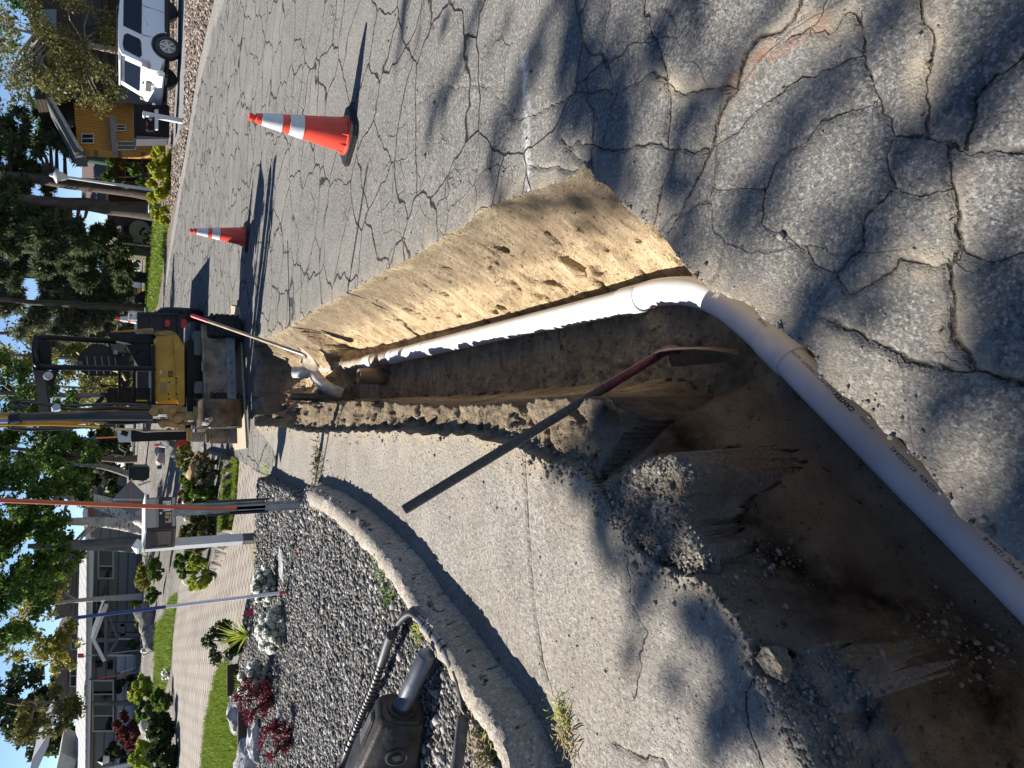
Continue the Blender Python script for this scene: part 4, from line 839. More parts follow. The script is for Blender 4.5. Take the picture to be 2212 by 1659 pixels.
# platform, floor and grab bars
b = MB(); rect(b, 327, 745, 335, 876, 10.1, 1.1); b.build('platform', BLKP, ex_, bevel=.01)
b = MB(); quadbox(b, [(272, 744), (328, 744), (328, 792), (300, 792)], 10.45, .5); b.build('seat_base', DARKP, ex_, bevel=.015)
# seat: side on, backrest leaning, ribbed
st = bpy.data.objects.new('seat', None)
b = MB(); quadbox(b, [(196, 744), (168, 766), (166, 786), (170, 800), (190, 812), (262, 812), (268, 802), (268, 764), (214, 740)], 10.42, .42); seat = b.build('seat_back', SEATM, ex_, bevel=.03)
b = MB(); quadbox(b, [(262, 764), (280, 764), (280, 838), (266, 840), (258, 812)], 10.36, .5); b.build('seat_cushion', SEATM, ex_, bevel=.03)
b = MB()
for X in (189, 206, 221, 236, 250): b.tube([D(X - 2, 770, 10.405), D(X, 786, 10.40), D(X + 4, 808, 10.41)], .007, 6)
b.build('seat_seam', M('seat_seam', (.22, .22, .23), .5), seat)
b = MB(); b.box(D(174, 788, 10.39), (.11, .02, .06)); b.build('head_rest', M('seat_patch', (.10, .10, .11), .5), seat, bevel=.01)
b = MB(); quadbox(b, [(238, 746), (268, 744), (272, 764), (244, 768)], 10.3, .18); b.build('armrest_console', M('console_grey', (.075, .075, .08), .5), ex_, bevel=.015)
b = MB(); rect(b, 246, 756, 254, 765, 10.27, .02); b.build('control_display', M('panel_grey', (.30, .30, .31), .5), ex_)
# canopy: two rear posts, rear visor, roof with side beam
B0, B1 = D(336, 797, 10.05), D(76, 793, 10.05); A0, A1 = D(250, 737, 10.5), D(76, 728, 10.35); C1 = D(86, 893, 10.6)
b = MB(); b.tube([B0, lerp(B0, B1, .5), B1 - Vector((0, 0, .06))], .036, 10); b.build('canopy_post', BLKP, ex_, smooth=40)
b = MB(); b.tube([A0, lerp(A0, A1, .6), A1 - Vector((0, 0, .06))], .036, 10); b.build('canopy_post', BLKP, ex_, smooth=40)
dx_ = (A1 - B1); dl = (C1 - B1)
b = MB(); b.prism([B1 + Vector((-.04, -.02, -.03)), A1 + Vector((.05, -.02, -.03)), A1 + dl + Vector((.05, 0, -.03)), C1 + Vector((-.02, 0, -.06))], (0, 0, .05)); rf = b.build('canopy_roof', BLKP, ex_, bevel=.018)
b = MB(); b.tube(smooth_path([B1 + Vector((0, 0, -.12)), B1 + Vector((.02, 0, -.03)), B1 + Vector((.08, .02, .0)), A1 + Vector((-.08, 0, .0)), A1 + Vector((-.02, 0, -.03)), A1 + Vector((0, 0, -.12))], 5), .036, 10); b.build('roof_rim', BLKP, rf, smooth=50)
b = MB(); b.bar(B1 + Vector((0, -.02, -.05)), C1 + Vector((0, -.02, -.06)), .07, .13); b.build('side_beam', BLKP, rf, bevel=.02)
b = MB(); quadbox(b, [(79, 732), (110, 736), (111, 788), (84, 786)], 10.30, .03); b.build('visor', BLKP, rf)
b = MB(); quadbox(b, [(99, 806), (104, 832), (112, 838), (126, 804), (126, 800), (112, 800)], 10.03, .012); b.build('gusset', BLKP, rf)
b = MB(); b.lathe([(.0, -.06), (.055, -.06), (.062, 0), (.05, .006)], D(104, 812, 9.97), 18, axis=(-.2, -1, -.1)); lm = b.build('work_lamp', BLKP, ex_, smooth=40)
b = MB(); b.lathe([(.052, 0), (.04, .012), (0, .016)], D(104, 812, 9.965), 18, axis=(-.2, -1, -.1)); b.build('lamp_glass', M('lamp_glass', (.45, .46, .46), .15, var=.2, scale=60), lm, smooth=40)
b = MB(); b.tube([D(258, 800, 10.0), D(258, 868, 10.0), D(330, 870, 10.0)], .018, 8); b.tube([D(290, 800, 10.0), D(290, 868, 10.0)], .018, 8); b.build('grab_rail', BLKP, ex_, smooth=40); b = MB(); b.tube([D(236, 742, 10.4), D(240, 752, 10.35), D(258, 764, 10.3), D(292, 764, 10.3), D(302, 756, 10.3)], .016, 8); b.build('grab_rail', BLKP, ex_, smooth=40)
b = MB()
for (X0, Y0, X1, Y1) in ((225, 833, 292, 846), (228, 842, 300, 848), (219, 834, 232, 834), (222, 850, 240, 853), (252, 846, 300, 850)): b.tube([D(X0, Y0, 10.3), D((X0 + X1) / 2, Y0 + 1, 10.3), D(X1, Y1, 10.3)], .011, 6)
b.tube([D(218, 852, 10.3), D(234, 852, 10.3)], .02, 8); b.tube([D(216, 832, 10.3), D(226, 836, 10.3)], .02, 8); b.build('control_lever', BLKP, ex_, smooth=40)
b = MB(); quadbox(b, [(221, 853), (237, 848), (250, 856), (250, 876), (232, 866)], 10.3, .12); rect(b, 232, 838, 330, 872, 10.7, .05); b.build('pedal_console', DARKP, ex_, bevel=.01)
b = MB(); rect(b, 292, 864, 318, 878, 10.15, .01); b.build('instruction_plate', VYEL, ex_)
b = MB(); b.tube(smooth_path([D(245, 800, 10.2), D(262, 806, 10.15), D(272, 822, 10.15)], 5), .016, 6); b.tube([D(262, 806, 10.12), D(262, 816, 10.12)], .012, 6); b.build('yellow_lever', M('grip_buff', (.55, .42, .2), .5), ex_)
b = MB(); b.box(D(213, 868, 10.0), (.05, .05, .17), Matrix.Rotation(radians(-50), 3, 'Y')); b.build('mirror', BLKP, ex_, bevel=.012)
# boom behind, arm in front coming down to the bucket
b = MB(); quadbox(b, [(-110, 896), (-110, 928), (120, 920), (245, 912), (330, 905), (396, 906), (396, 876), (330, 878), (200, 892)], 9.95, .16); b.build('boom', YEL, ex_, bevel=.012)
b = MB(); quadbox(b, [(-120, 888), (-120, 896), (0, 898), (150, 899), (330, 904), (398, 902), (398, 876), (330, 882), (60, 893)], 9.66, .16); arm = b.build('arm', YDIRT, ex_, bevel=.01)
b = MB(); b.tube([D(40, 903, 9.60), D(180, 901, 9.6), D(188, 900, 9.6), D(330, 900, 9.6)], [.044, .044, .052, .052], 16); b.tube([D(22, 906, 9.62), D(44, 903, 9.6)], .06, 12); b.build('ram_cylinder', M('ram_black', (.012, .012, .013), .4, var=.4, scale=6), ex_, smooth=45)
b = MB(); b.tube([D(325, 900, 9.6), D(368, 899, 9.6)], .027, 12); b.build('ram_rod', CHROME, ex_, smooth=45)
b = MB(); b.tube([D(-20, 910, 9.7), D(22, 908, 9.65)], .03, 10); b.build('ram_rod', CHROME, ex_, smooth=45)
b = MB(); b.tube([D(-30, 917, 9.62), D(110, 917, 9.62), D(215, 921, 9.62)], .012, 8); quadbox(b, [(95, 914), (120, 913), (205, 921), (220, 919), (216, 927), (150, 925)], 9.75, .05); b.build('boom_flank', YEL, ex_)
# linkage: side plates, pins, quick hitch
b = MB()
for (c, y, th) in (([(327, 875), (331, 884), (352, 884), (352, 893), (400, 893), (400, 882), (378, 874)], 9.5, .02), ([(360, 897), (366, 889), (420, 890), (431, 893), (431, 906), (366, 910)], 9.5, .10), ([(338, 912), (352, 909), (410, 912), (432, 910), (433, 921), (395, 927), (345, 920)], 9.55, .03), ([(392, 919), (414, 917), (416, 953), (404, 953), (404, 930), (394, 930)], 9.55, .04), ([(418, 878), (452, 878), (452, 905), (418, 905)], 9.4, .05)): quadbox(b, c, y, th)
for X, Y, rr in ((332, 889, .05), (372, 888, .045), (425, 899, .06), (352, 918, .04), (392, 923, .045), (384, 905, .05), (412, 899, .055)): b.tube([D(X, Y, 9.42), D(X, Y, 9.8)], rr, 10)
b.build('bucket_linkage', YDIRT, ex_, bevel=.006)
b = MB(); rect(b, 412, 919, 452, 926, 9.53, .05)
for k in range(9): rect(b, 414 + k * 4.2, 918 + (k % 2), 417 + k * 4.2, 927, 9.5, .05)
b.build('fitting_block', M('fitting_grey', (.30, .27, .23), .5, metal=.3, var=.4), ex_)
b = MB(); rect(b, 412, 935, 456, 954, 9.81, .05)
for k in range(11): rect(b, 414 + k * 4.0, 934, 416.5 + k * 4.0, 955, 9.78, .05)
b.build('track_guard', M('fitting_grey', (.30, .27, .23), .5, metal=.3, var=.4), ex_)
b = MB(); rows = []                              # bucket shell: curved back, side cheeks
for (X, dy) in ((424, .42), (428, .12), (440, .03), (460, .0), (485, .0), (505, .04), (518, .12), (523, .30)):
    rows.append([D(X, 861 + j * 10.0 + (2 if j in (0, 6) else 0), 9.18 + dy - j * .015) for j in range(7)])
b.grid(rows); b.grid([[p + Vector((0, .014, 0)) for p in r0][::-1] for r0 in rows])
for j in (0, -1): b.add([r0[j] for r0 in rows] + [r0[j] + Vector((0, .34, 0)) for r0 in rows], [(i, i + 1, i + 9, i + 8) for i in range(7)])
b.build('bucket', M('bucket_steel', (.060, .042, .030), .55, metal=.35, var=.6, scale=6, col2=(.13, .095, .065), bump=.2), ex_, smooth=45)
b = MB(); quadbox(b, [(452, 921.5), (520, 921), (522, 925), (455, 926.5)], 9.1, .2); b.build('bucket_side_cutter', M('pale_cutter', (.42, .36, .27), .6, var=.3), ex_)
for X, Y in ((437, 915), (444, 907)): b = MB(); b.add([D(X, Y - 4, 9.1), D(X + 14, Y - 7, 9.05), D(X + 17, Y, 9.05), D(X + 10, Y + 5, 9.1), D(X - 2, Y + 4, 9.1), D(X + 7, Y - 2, 8.98)], [(0, 1, 5), (1, 2, 5), (2, 3, 5), (3, 4, 5), (4, 0, 5)]); b.build('bucket_tooth', M('tooth_steel', (.40, .37, .32), .5, metal=.3, var=.3), ex_)
# boom swing guard with its bright top
b = MB(); quadbox(b, [(252, 929), (256, 956), (283, 955), (283, 930)], 9.8, .2); b.build('guard_top', M('bright_plate', (.50, .52, .54), .35, metal=.4, var=.1), ex_, bevel=.01)
b = MB(); quadbox(b, [(283, 930), (283, 955), (404, 950), (407, 936), (398, 930)], 9.8, .2); b.build('guard_plate', BLKP, ex_, bevel=.01)
b = MB(); b.tube([D(262, 934, 9.78), D(276, 938, 9.78)], .03, 8); b.build('guard_knob', BLKP, ex_)
b = MB(); b.tube([D(248, 926, 9.75), D(290, 927, 9.75), D(312, 933, 9.75), D(345, 931, 9.75), D(400, 930, 9.75)], .012, 6); b.build('guard_edge', M('bare_edge', (.6, .53, .4), .5), ex_)
b = MB()
for (pts, rr) in (([(52, 882), (24, 880), (20, 873), (34, 866), (62, 866), (100, 872), (150, 876), (200, 874), (260, 873), (320, 876)], .017), ([(60, 880), (40, 876), (50, 869), (90, 872), (130, 880), (160, 884), (240, 882), (330, 880)], .017), ([(22, 912), (16, 918), (22, 926), (60, 929), (100, 928), (140, 926), (200, 922), (250, 919)], .014), ([(26, 914), (24, 920), (60, 925), (110, 924), (160, 923), (240, 921)], .012), ([(180, 908), (240, 911), (300, 912), (345, 912)], .016), ([(230, 916), (290, 914), (340, 908)], .014), ([(200, 877), (240, 880), (300, 884), (340, 882)], .02)):
    b.tube(smooth_path([D(X, Y, 9.62 + .02 * i) for i, (X, Y) in enumerate(pts)], 5), rr, 7)
b.build('hydraulic_hose', M('hose_black', (.03, .03, .032), .3, var=.3), ex_, smooth=50)
b = MB(); b.lathe([(.04, 0), (.04, .03), (.0, .035)], D(122, 879, 9.5), 14, axis=(0, -1, 0)); b.build('round_decal', M('decal_grey', (.4, .4, .4), .5), ex_)
# plywood under the blade
b = MB(); b.prism([G(502, 660), G(519, 664), G(519, 668), G(536, 968), G(512, 972), G(507, 965)], (0, 0, .024)); tag(b.build('plywood_sheet', M('plywood', (.40, .33, .235), .75, var=.2, scale=3, stretch=(1, 8, 1))), 'long pale plywood board lying on the road under the excavator blade', 'plywood')
# dump trailer standing behind the excavator
tr_ = empty('dump_trailer', 'dark steel dump trailer with red tail lights parked behind the mini excavator', 'trailer', (1.2, 15.7, 0)); TRD = M('trailer_black', (.012, .011, .011), .6, var=.4, scale=4)
ty = 15.6
b = MB(); rect(b, 296, 674, 386, 905, ty, 4.2); b.build('bed', TRD, tr_, bevel=.03)
b = MB()
for Y in (678, 737, 795, 850, 902): rect(b, 296, Y - 2.4, 386, Y + 2.4, ty - .05, .08)
for X in (299, 326, 358, 384): rect(b, X - 2, 674, X + 2, 905, ty - .04, .07)
b.build('tailgate_frame', TRD, tr_)
b = MB(); rect(b, 384, 678, 397, 900, ty - .1, .3); b.build('bumper', TRD, tr_, bevel=.01)
TRED = M('tail_red', (.50, .015, .02), .3, var=.1)
for (X0, Y0, X1, Y1) in ((356, 690, 367, 706), (391, 689, 403, 708)):
    b = MB(); rect(b, X0, Y0, X1, Y1, ty - .13, .05); b.build('tail_light', TRED, tr_, bevel=.02)
for (Yc, dd) in ((683, .2), (880, .2), (683, 1.25)):
    p = G(430, Yc, 0); cx = D(430, Yc, ty + dd + .35).x; b = MB(); b.lathe([(.20, -.13), (.36, -.13), (.395, -.09), (.395, .09), (.36, .13), (.20, .13)], (cx, ty + dd + .4, .39), 28, axis=(1, 0, 0)); wh = b.build('wheel', BLACK, tr_, smooth=40)
    b = MB(); b.lathe([(.0, -.10), (.2, -.10), (.2, .10), (0, .10)], (cx, ty + dd + .4, .39), 20, axis=(1, 0, 0)); b.build('rim', M('trailer_rim', (.12, .12, .12), .5), wh)
b = MB(); quadbox(b, [(338, 670), (372, 668), (398, 668), (398, 676), (338, 676)], ty + .1, 2.4); b.build('mudguard', TRD, tr_, bevel=.02)
b = MB(); r0 = D(300, 676, ty); b.tube([D(296, 677, ty), D(280, 677, ty), D(278, 690, ty), D(296, 690, ty)], .022, 8); b.tube([D(295, 680, ty), D(282, 684, ty), D(295, 688, ty)], .016, 6); b.build('white_rack', M('rack_white', (.7, .7, .7), .4), tr_, smooth=40)
p_ = D(330, 693, ty + .45); copy_tree(cone_a, None, 'small looking orange cone standing up in the dump trailer bed behind the excavator', None, (p_.x, p_.y, p_.z - .05), .3)
# ---------------------------------------------------------------- plants: how leaves and trees are made
RNG = np.random.default_rng(11)
def ppm(p): return FPX / ((p - Vector((0, 0, EYE))).dot(_F))
def leaf_arrays(cent, rad, n, size, aspect=.55, seed=None, shell=.35, droop=0.0, clump=None, up=0.0):
    """n leaves spread through ellipsoids; returns verts (n,4,3) and a tone per leaf"""
    rg = np.random.default_rng(seed) if seed is not None else RNG
    cent = np.array(cent, float).reshape(-1, 3); rad = np.array(rad, float).reshape(-1, 3)
    w = rad.prod(1) ** .67; k = rg.choice(len(cent), n, p=w / w.sum())
    d = rg.normal(size=(n, 3)); d /= np.linalg.norm(d, axis=1)[:, None]
    rr = (shell + (1 - shell) * rg.random(n)) ** .6
    c = cent[k] + d * rr[:, None] * rad[k]
    a = rg.normal(size=(n, 3)); a[:, 2] = a[:, 2] * (1 - abs(droop)) - droop + up; a /= np.linalg.norm(a, axis=1)[:, None]
    b = np.cross(a, rg.normal(size=(n, 3))); b /= np.linalg.norm(b, axis=1)[:, None] + 1e-9
    s = size * (.6 + .8 * rg.random(n))[:, None]; wv = s * aspect
    v = np.stack([c - a * s * .5, c + b * wv * .5, c + a * s * .5, c - b * wv * .5], 1)
    tone = np.clip(rg.random(n) * .75 + (rg.random(len(cent))[k] - .5) * .5 + .12, 0.01, 1)
    return v, tone
def leaf_obj(name, arrs, mat, parent=None):
    v = np.concatenate([a[0] for a in arrs]); t = np.concatenate([a[1] for a in arrs]); n = len(v)
    me = bpy.data.meshes.new(name); me.vertices.add(n * 4); me.loops.add(n * 4); me.polygons.add(n)
    off = np.array(parent_loc(parent)) if parent is not None else np.zeros(3)
    me.vertices.foreach_set('co', v.reshape(-1).astype(np.float32)); me.loops.foreach_set('vertex_index', np.arange(n * 4, dtype=np.int32)); me.polygons.foreach_set('loop_start', np.arange(0, n * 4, 4, dtype=np.int32))
    me.update(calc_edges=True); me.attributes.new('rnd', 'FLOAT', 'FACE').data.foreach_set('value', t.astype(np.float32)); me.materials.append(mat)
    o = bpy.data.objects.new(name, me); COL.objects.link(o)
    if parent is not None: o.parent = parent; o.matrix_parent_inverse = Matrix.Translation(-parent_loc(parent))
    return o
BARK = M('brown_bark', (.075, .055, .042), .9, var=.5, scale=7, stretch=(1, 1, .25), bump=.6); PBARK = M('pine_bark', (.085, .062, .05), .9, var=.55, scale=5, stretch=(1, 1, .3), bump=.7)
GBARK = M('grey_bark', (.20, .175, .14), .85, var=.4, scale=9, bump=.3)
def m_birch():
    n = NT('birch_bark'); base = n.mix(n.ramp(n.noise(3, 4), [(.4, 0.), (.65, 1.)]), (.62, .58, .52), (.42, .37, .31))
    mk = n.ramp(n.noise(5, 5, n.mapping((1, 1, 5))), [(.56, 0.), (.62, 1.)]); base = n.mix(mk, base, (.05, .042, .036)); return n.done(base, .8, n.bump(n.noise(20, 4), .4, .02), .2)
BIRCH = m_birch()
LF = {k: leafmat('leaf_' + k, a, b, .55, .62 if k == 'white' else .38) for k, a, b in (('aspen', (.032, .075, .012), (.17, .265, .045)), ('yellow', (.10, .11, .02), (.36, .33, .07)), ('olive', (.07, .075, .022), (.22, .21, .065)), ('dark', (.016, .03, .011), (.07, .105, .032)), ('mid', (.04, .09, .016), (.17, .26, .045)),
      ('gold', (.22, .25, .02), (.52, .50, .06)), ('red', (.045, .012, .012), (.17, .045, .04)), ('wine', (.05, .006, .012), (.22, .02, .04)), ('white', (.70, .70, .66), (.9, .9, .87)), ('lime', (.18, .25, .025), (.5, .54, .08)), ('pine', (.028, .05, .02), (.16, .19, .085)), ('grey', (.07, .085, .05), (.24, .25, .155)), ('straw', (.25, .19, .10), (.52, .42, .26)))}
def ell(X0, Y0, X1, Y1, y, deep=.8):
    """photo rectangle at depth y -> centre and half sizes"""
    c = D((X0 + X1) / 2, (Y0 + Y1) / 2, y); k = ppm(c); rx = (Y1 - Y0) / 2 / k; rz = (X1 - X0) / 2 / k
    return c, (rx, rx * deep, rz)
def clumps(c, r, k, rs, seed, hollow=.45):
    rg = np.random.default_rng(seed); out = []; rad = []
    for i in range(k):
        d = rg.normal(size=3); d /= np.linalg.norm(d); q = (hollow + (1 - hollow) * rg.random()) ** .5
        out.append((c[0] + d[0] * q * r[0], c[1] + d[1] * q * r[1], c[2] + d[2] * q * r[2])); f = rs * (.6 + .8 * rg.random()); m_ = (r[0] + r[2]) / 2
        rad.append((f * m_, f * m_, f * m_ * .8))
    return out, rad
def bush(name, label, cat, box, y, leaf, n=900, size=.07, k=30, rs=.2, group=None, seed=1, deep=.8, stems=True, kw=None, base=None):
    c, r = ell(*box, y, deep)
    b0 = base if base is not None else Vector((c.x, c.y, c.z - r[2]))
    root = empty(name, label, cat, b0, group); kw = kw or {}
    cs, rd = clumps(c, r, k, rs, seed)
    if stems:
        b = MB(); rnd = random.Random(seed)
        for q in cs[:9]: b.tube([b0 + Vector((rnd.uniform(-.04, .04), rnd.uniform(-.04, .04), -.1)), lerp(b0, Vector(q), .5) + Vector((0, 0, r[2] * .1)), Vector(q)], [.012 + r[2] * .02, .008 + r[2] * .012, .004], 5, cap=False)
        b.build('stem', BARK, root)
    leaf_obj('foliage', [leaf_arrays(cs, rd, n, size, seed=seed, **kw)], LF[leaf], root); return root
def tree(name, label, base, top, r0, crown_boxes, leaf, n, size, bark, group=None, seed=1, lean=None, limbs=10, kw=None, rs=.28, kk=30, ydepth=None):
    """tapered trunk, limbs that reach the crown clumps, leaves"""
    base = Vector(base); top = Vector(top); root = empty(name, label, 'tree', base, group); rnd = random.Random(seed); kw = kw or {}
    mid = lerp(base, top, .5) + Vector((rnd.uniform(-.02, .02), 0, 0)) * (top - base).length if lean is None else Vector(lean)
    path = smooth_path([base + Vector((0, 0, -.2)), mid, top], 8); nn = len(path); b = MB()
    b.tube(path, [lerp(r0, r0 * .22, (i / (nn - 1)) ** .8) * (1.25 if i == 0 else 1) for i in range(nn)], 10)
    cs, rd = [], []
    for i, bx_ in enumerate(crown_boxes):
        c, r = ell(*bx_[:4], bx_[4]); a1, a2 = clumps(c, r, max(4, int(kk * bx_[5]) if len(bx_) > 5 else kk), rs, seed * 10 + i); cs += a1; rd += a2
    for q in rnd.sample(cs, min(limbs, len(cs))):
        q = Vector(q); t = min(.95, max(.45, (q.z - base.z) / max(.1, top.z - base.z) * .85)); s = path[int(t * (nn - 1))]
        b.tube(smooth_path([s, lerp(s, q, .5) + Vector((0, 0, .06 * (q - s).length)), q], 3), [r0 * .32] + [r0 * .25] * 2 + [r0 * .16] * 2 + [r0 * .1, r0 * .06][:max(0, 2)], 6, cap=False) if False else b.tube([s, lerp(s, q, .5) + Vector((0, 0, .08 * (q - s).length)), q], [r0 * .22, r0 * .13, r0 * .04], 6, cap=False)
    b.build('trunk', bark, root, smooth=60)
    if n: leaf_obj('crown', [leaf_arrays(cs, rd, n, size, seed=seed, **kw)], LF[leaf], root)
    return root
def needles(cs, rd, tufts, size, seed, per=9):
    rg = np.random.default_rng(seed); v, t = leaf_arrays(cs, rd, tufts, .01, seed=seed); c = v.mean(1); n = len(c)
    ax = rg.normal(size=(n, 3)); ax[:, 2] += .4; ax /= np.linalg.norm(ax, axis=1)[:, None]
    c = np.repeat(c, per, 0); ax = np.repeat(ax, per, 0); d = ax * .7 + rg.normal(size=(n * per, 3)) * .6; d /= np.linalg.norm(d, axis=1)[:, None]
    b = np.cross(d, rg.normal(size=(n * per, 3))); b /= np.linalg.norm(b, axis=1)[:, None]; s = size * (.7 + .5 * rg.random(n * per))[:, None]; w = s * .10
    return np.stack([c, c + d * s * .5 + b * w, c + d * s, c + d * s * .5 - b * w], 1), np.clip(np.repeat(t, per) + rg.normal(size=n * per) * .1, .01, 1)
def pine(label, base, top, r0, boxes, tufts, size, seed, group, leaf='pine', per=9, rs=.22, kk=26, name='pine_tree', twig=14):
    base = Vector(base); top = Vector(top); root = empty(name, label, 'tree', base, group); rnd = random.Random(seed); b = MB()
    path = [lerp(base, top, i / 10) + Vector((rnd.uniform(-.04, .04), 0, 0)) for i in range(11)]; path[0] = base - Vector((0, 0, .3)); b.tube(path, [lerp(r0, r0 * .3, i / 10) * (1.2 if i == 0 else 1) for i in range(11)], 12); cs, rd = [], []
    for i, bx_ in enumerate(boxes):
        c, r = ell(*bx_[:4], bx_[4]); a1, a2 = clumps(c, r, int(kk * (bx_[5] if len(bx_) > 5 else 1)), rs, seed * 10 + i, .2); cs += a1; rd += [(x, y, z * .7) for x, y, z in a2]
    for q in rnd.sample(cs, min(twig, len(cs))):
        q = Vector(q); t = min(.95, max(.1, (q.z - base.z - .3) / max(.1, top.z - base.z))); s = lerp(base, top, t); b.tube([s, lerp(s, q, .6) + Vector((0, 0, -.1)), q], [r0 * .25, r0 * .16, r0 * .05], 5, cap=False)
    b.build('trunk', PBARK, root, smooth=60); leaf_obj('crown', [needles(cs, rd, tufts, size, seed, per)], LF[leaf], root); return root
# ---------------------------------------------------------------- the tree overhead, left of the picture, whose branches shade the dig
def shade_tree():
    base = Vector((-5.0, .55, .1)); root = empty('shade_tree', 'tree out of the picture whose branches shade the near end of the trench', 'tree', base)
    hub = Vector((2.6, -.6, 0)) + SUN * 9.0; b = MB(); rnd = random.Random(5)
    b.tube(smooth_path([base - Vector((0, 0, .3)), lerp(base, hub, .45) + Vector((-.3, -.5, .3)), hub], 5), [.24, .22, .21, .20, .19, .18, .18, .17, .16, .16, .15], 10)
    def up(X, Y, t=11.0): return G(X, Y) + SUN * t
    limbs = [([(2330, -60), (2180, 60), (2070, 190), (1960, 320), (1900, 420)], .05, 11), ([(2000, -60), (1900, 60), (1790, 180), (1700, 300), (1650, 380)], .028, 11.5), ([(1960, 320), (1850, 520), (1770, 640), (1690, 730)], .035, 10.5),
             ([(1049, -30), (1006, 116), (957, 215), (933, 281)], .028, 12), ([(1180, 30), (1152, 109), (1105, 265), (1060, 330)], .024, 12), ([(880, -10), (867, 60), (864, 110)], .02, 12), ([(1240, -40), (1262, 120), (1300, 260), (1330, 390)], .05, 11), ([(1500, -40), (1440, 60), (1400, 150)], .03, 11),
             ([(1060, 330), (1080, 470), (1150, 500), (1215, 560)], .03, 10.5), ([(1640, 60), (1560, 160), (1500, 260), (1440, 330)], .03, 11), ([(2420, 500), (2212, 640), (2120, 740), (2060, 860)], .04, 11), ([(1440, 330), (1500, 470), (1440, 560)], .03, 10), ([(2420, 1500), (2150, 1560), (1880, 1540), (1590, 1480), (1450, 1330), (1330, 1200)], .022, 11), ([(2300, 700), (2150, 1100), (1900, 1120), (1700, 1010), (1600, 850)], .03, 11)]
    for pts, r, t in limbs:
        p = [up(X, Y, t + rnd.uniform(-.2, .2)) for X, Y in pts]; b.tube(smooth_path(p, 4), [lerp(r, r * .5, i / (4 * (len(p) - 1))) for i in range(4 * (len(p) - 1) + 1)], 7)
        if pts[0][0] > 2212 or pts[0][1] <= 60: b.tube([hub, lerp(hub, p[0], .55), p[0]], [.08, .05, r], 7, cap=False)
    b.build('trunk', GBARK, root, smooth=60)
    spots = [(1240, 40, .26, 90), (1262, 130, .24, 90), (1290, 230, .24, 90), (1310, 330, .20, 80), (1300, 430, .14, 40), (1350, 250, .14, 36), (1400, 60, .15, 30), (1480, 40, .18, 50), (1400, 130, .12, 22), (1360, 430, .10, 26), (1440, 560, .12, 30),
             (1150, 130, .14, 26), (1090, 60, .14, 26), (1010, 110, .12, 20), (960, 200, .10, 16), (900, 60, .12, 14), (1060, 300, .12, 22), (1150, 500, .10, 26), (1200, 540, .12, 36), (1120, 460, .08, 14), (960, 60, .1, 14),
             (2180, 60, .10, 14), (1700, 300, .10, 16), (1790, 160, .10, 12), (1730, 660, .09, 20), (1880, 640, .08, 12), (1990, 280, .08, 12), (2080, 180, .08, 12), (2150, 760, .12, 30), (2100, 640, .08, 12), (1560, 470, .10, 18), (1600, 560, .08, 14), (1960, 520, .07, 10),
             (1290, 1080, .09, 22), (1300, 1150, .08, 16), (1330, 1205, .08, 20), (1370, 1290, .08, 22), (1350, 1400, .05, 8), (1410, 1140, .08, 18), (1450, 1100, .1, 22), (1480, 1330, .08, 14), (1550, 1340, .10, 30), (1590, 1420, .10, 36), (1560, 1520, .11, 40), (1530, 1600, .10, 28), (1620, 1560, .08, 26), (1450, 1480, .07, 10), (1200, 1010, .08, 18), (1250, 960, .08, 18),
             (1760, 1420, .14, 60), (1880, 1520, .16, 80), (2000, 1560, .18, 90), (2120, 1420, .18, 90), (2000, 1340, .16, 80), (1850, 1300, .16, 90), (1720, 1250, .14, 70), (1640, 1120, .12, 60), (2180, 1250, .16, 70), (2200, 1120, .14, 50), (1760, 1590, .12, 40), (1700, 920, .12, 70), (1800, 1020, .12, 70), (1560, 800, .10, 50), (1620, 800, .10, 60), (1700, 800, .06, 40), (1480, 950, .12, 60), (1560, 1020, .12, 60), (1660, 1000, .12, 60), (1900, 1120, .12, 70), (1990, 1200, .12, 70), (1400, 780, .1, 40)]
    keep = []
    for (X, Y, r, n) in spots:
        if Y < 700 and X > 850 and not (1200 < X < 1330 and Y < 450): n = n // 3
        keep.append((X, Y, r, n))
    spots = keep
    cs = []; rd = []; out = []; b2 = MB()
    for i, (X, Y, r, n) in enumerate(spots): out.append(leaf_arrays([tuple(up(X, Y, 11 + rnd.uniform(-1, 1)))], [(r * .9, r * .9, r * .9)], n, .085, .7, seed=100 + i, shell=.0))
    for i, (X, Y, r, n) in enumerate(((1590, 670, .07, 60), (1640, 720, .07, 60), (1690, 760, .07, 50), (1750, 820, .07, 40), (1830, 890, .06, 24), (1600, 760, .08, 40))): out.append(leaf_arrays([tuple(G(X, Y, -.5) + SUN * (11 + rnd.uniform(-1, 1)))], [(r, r, r)], n, .085, .7, seed=700 + i, shell=.0))  # leaf clumps added up-sun to keep a sun patch off the pipe bend
    for j, (pts, r, t) in enumerate(limbs):          # leaves and side twigs strung along the limbs
        p = smooth_path([up(X, Y, t) for X, Y in pts], 5); c_ = [tuple(q + Vector((rnd.gauss(0, .05), rnd.gauss(0, .05), rnd.gauss(0, .1)))) for q in p]
        out.append(leaf_arrays(c_, [(.07, .07, .09)] * len(c_), 5 * len(c_), .075, .6, seed=500 + j, shell=0))
        for q0, q1 in zip(p[1:-1:2], p[2::2]):
            dd = (q1 - q0).normalized(); sd = Vector((rnd.gauss(0, 1), rnd.gauss(0, 1), rnd.gauss(0, 1))); e = q0 + (dd * rnd.uniform(.5, 1) + sd.normalized() * .45) * rnd.uniform(.25, .6); b2.tube([q0, lerp(q0, e, .6) + Vector((0, 0, .03)), e], [.010, .007, .003], 4, cap=False)
    b2.build('twig', GBARK, root)
    leaf_obj('crown', out, LF['aspen'], root)
shade_tree()
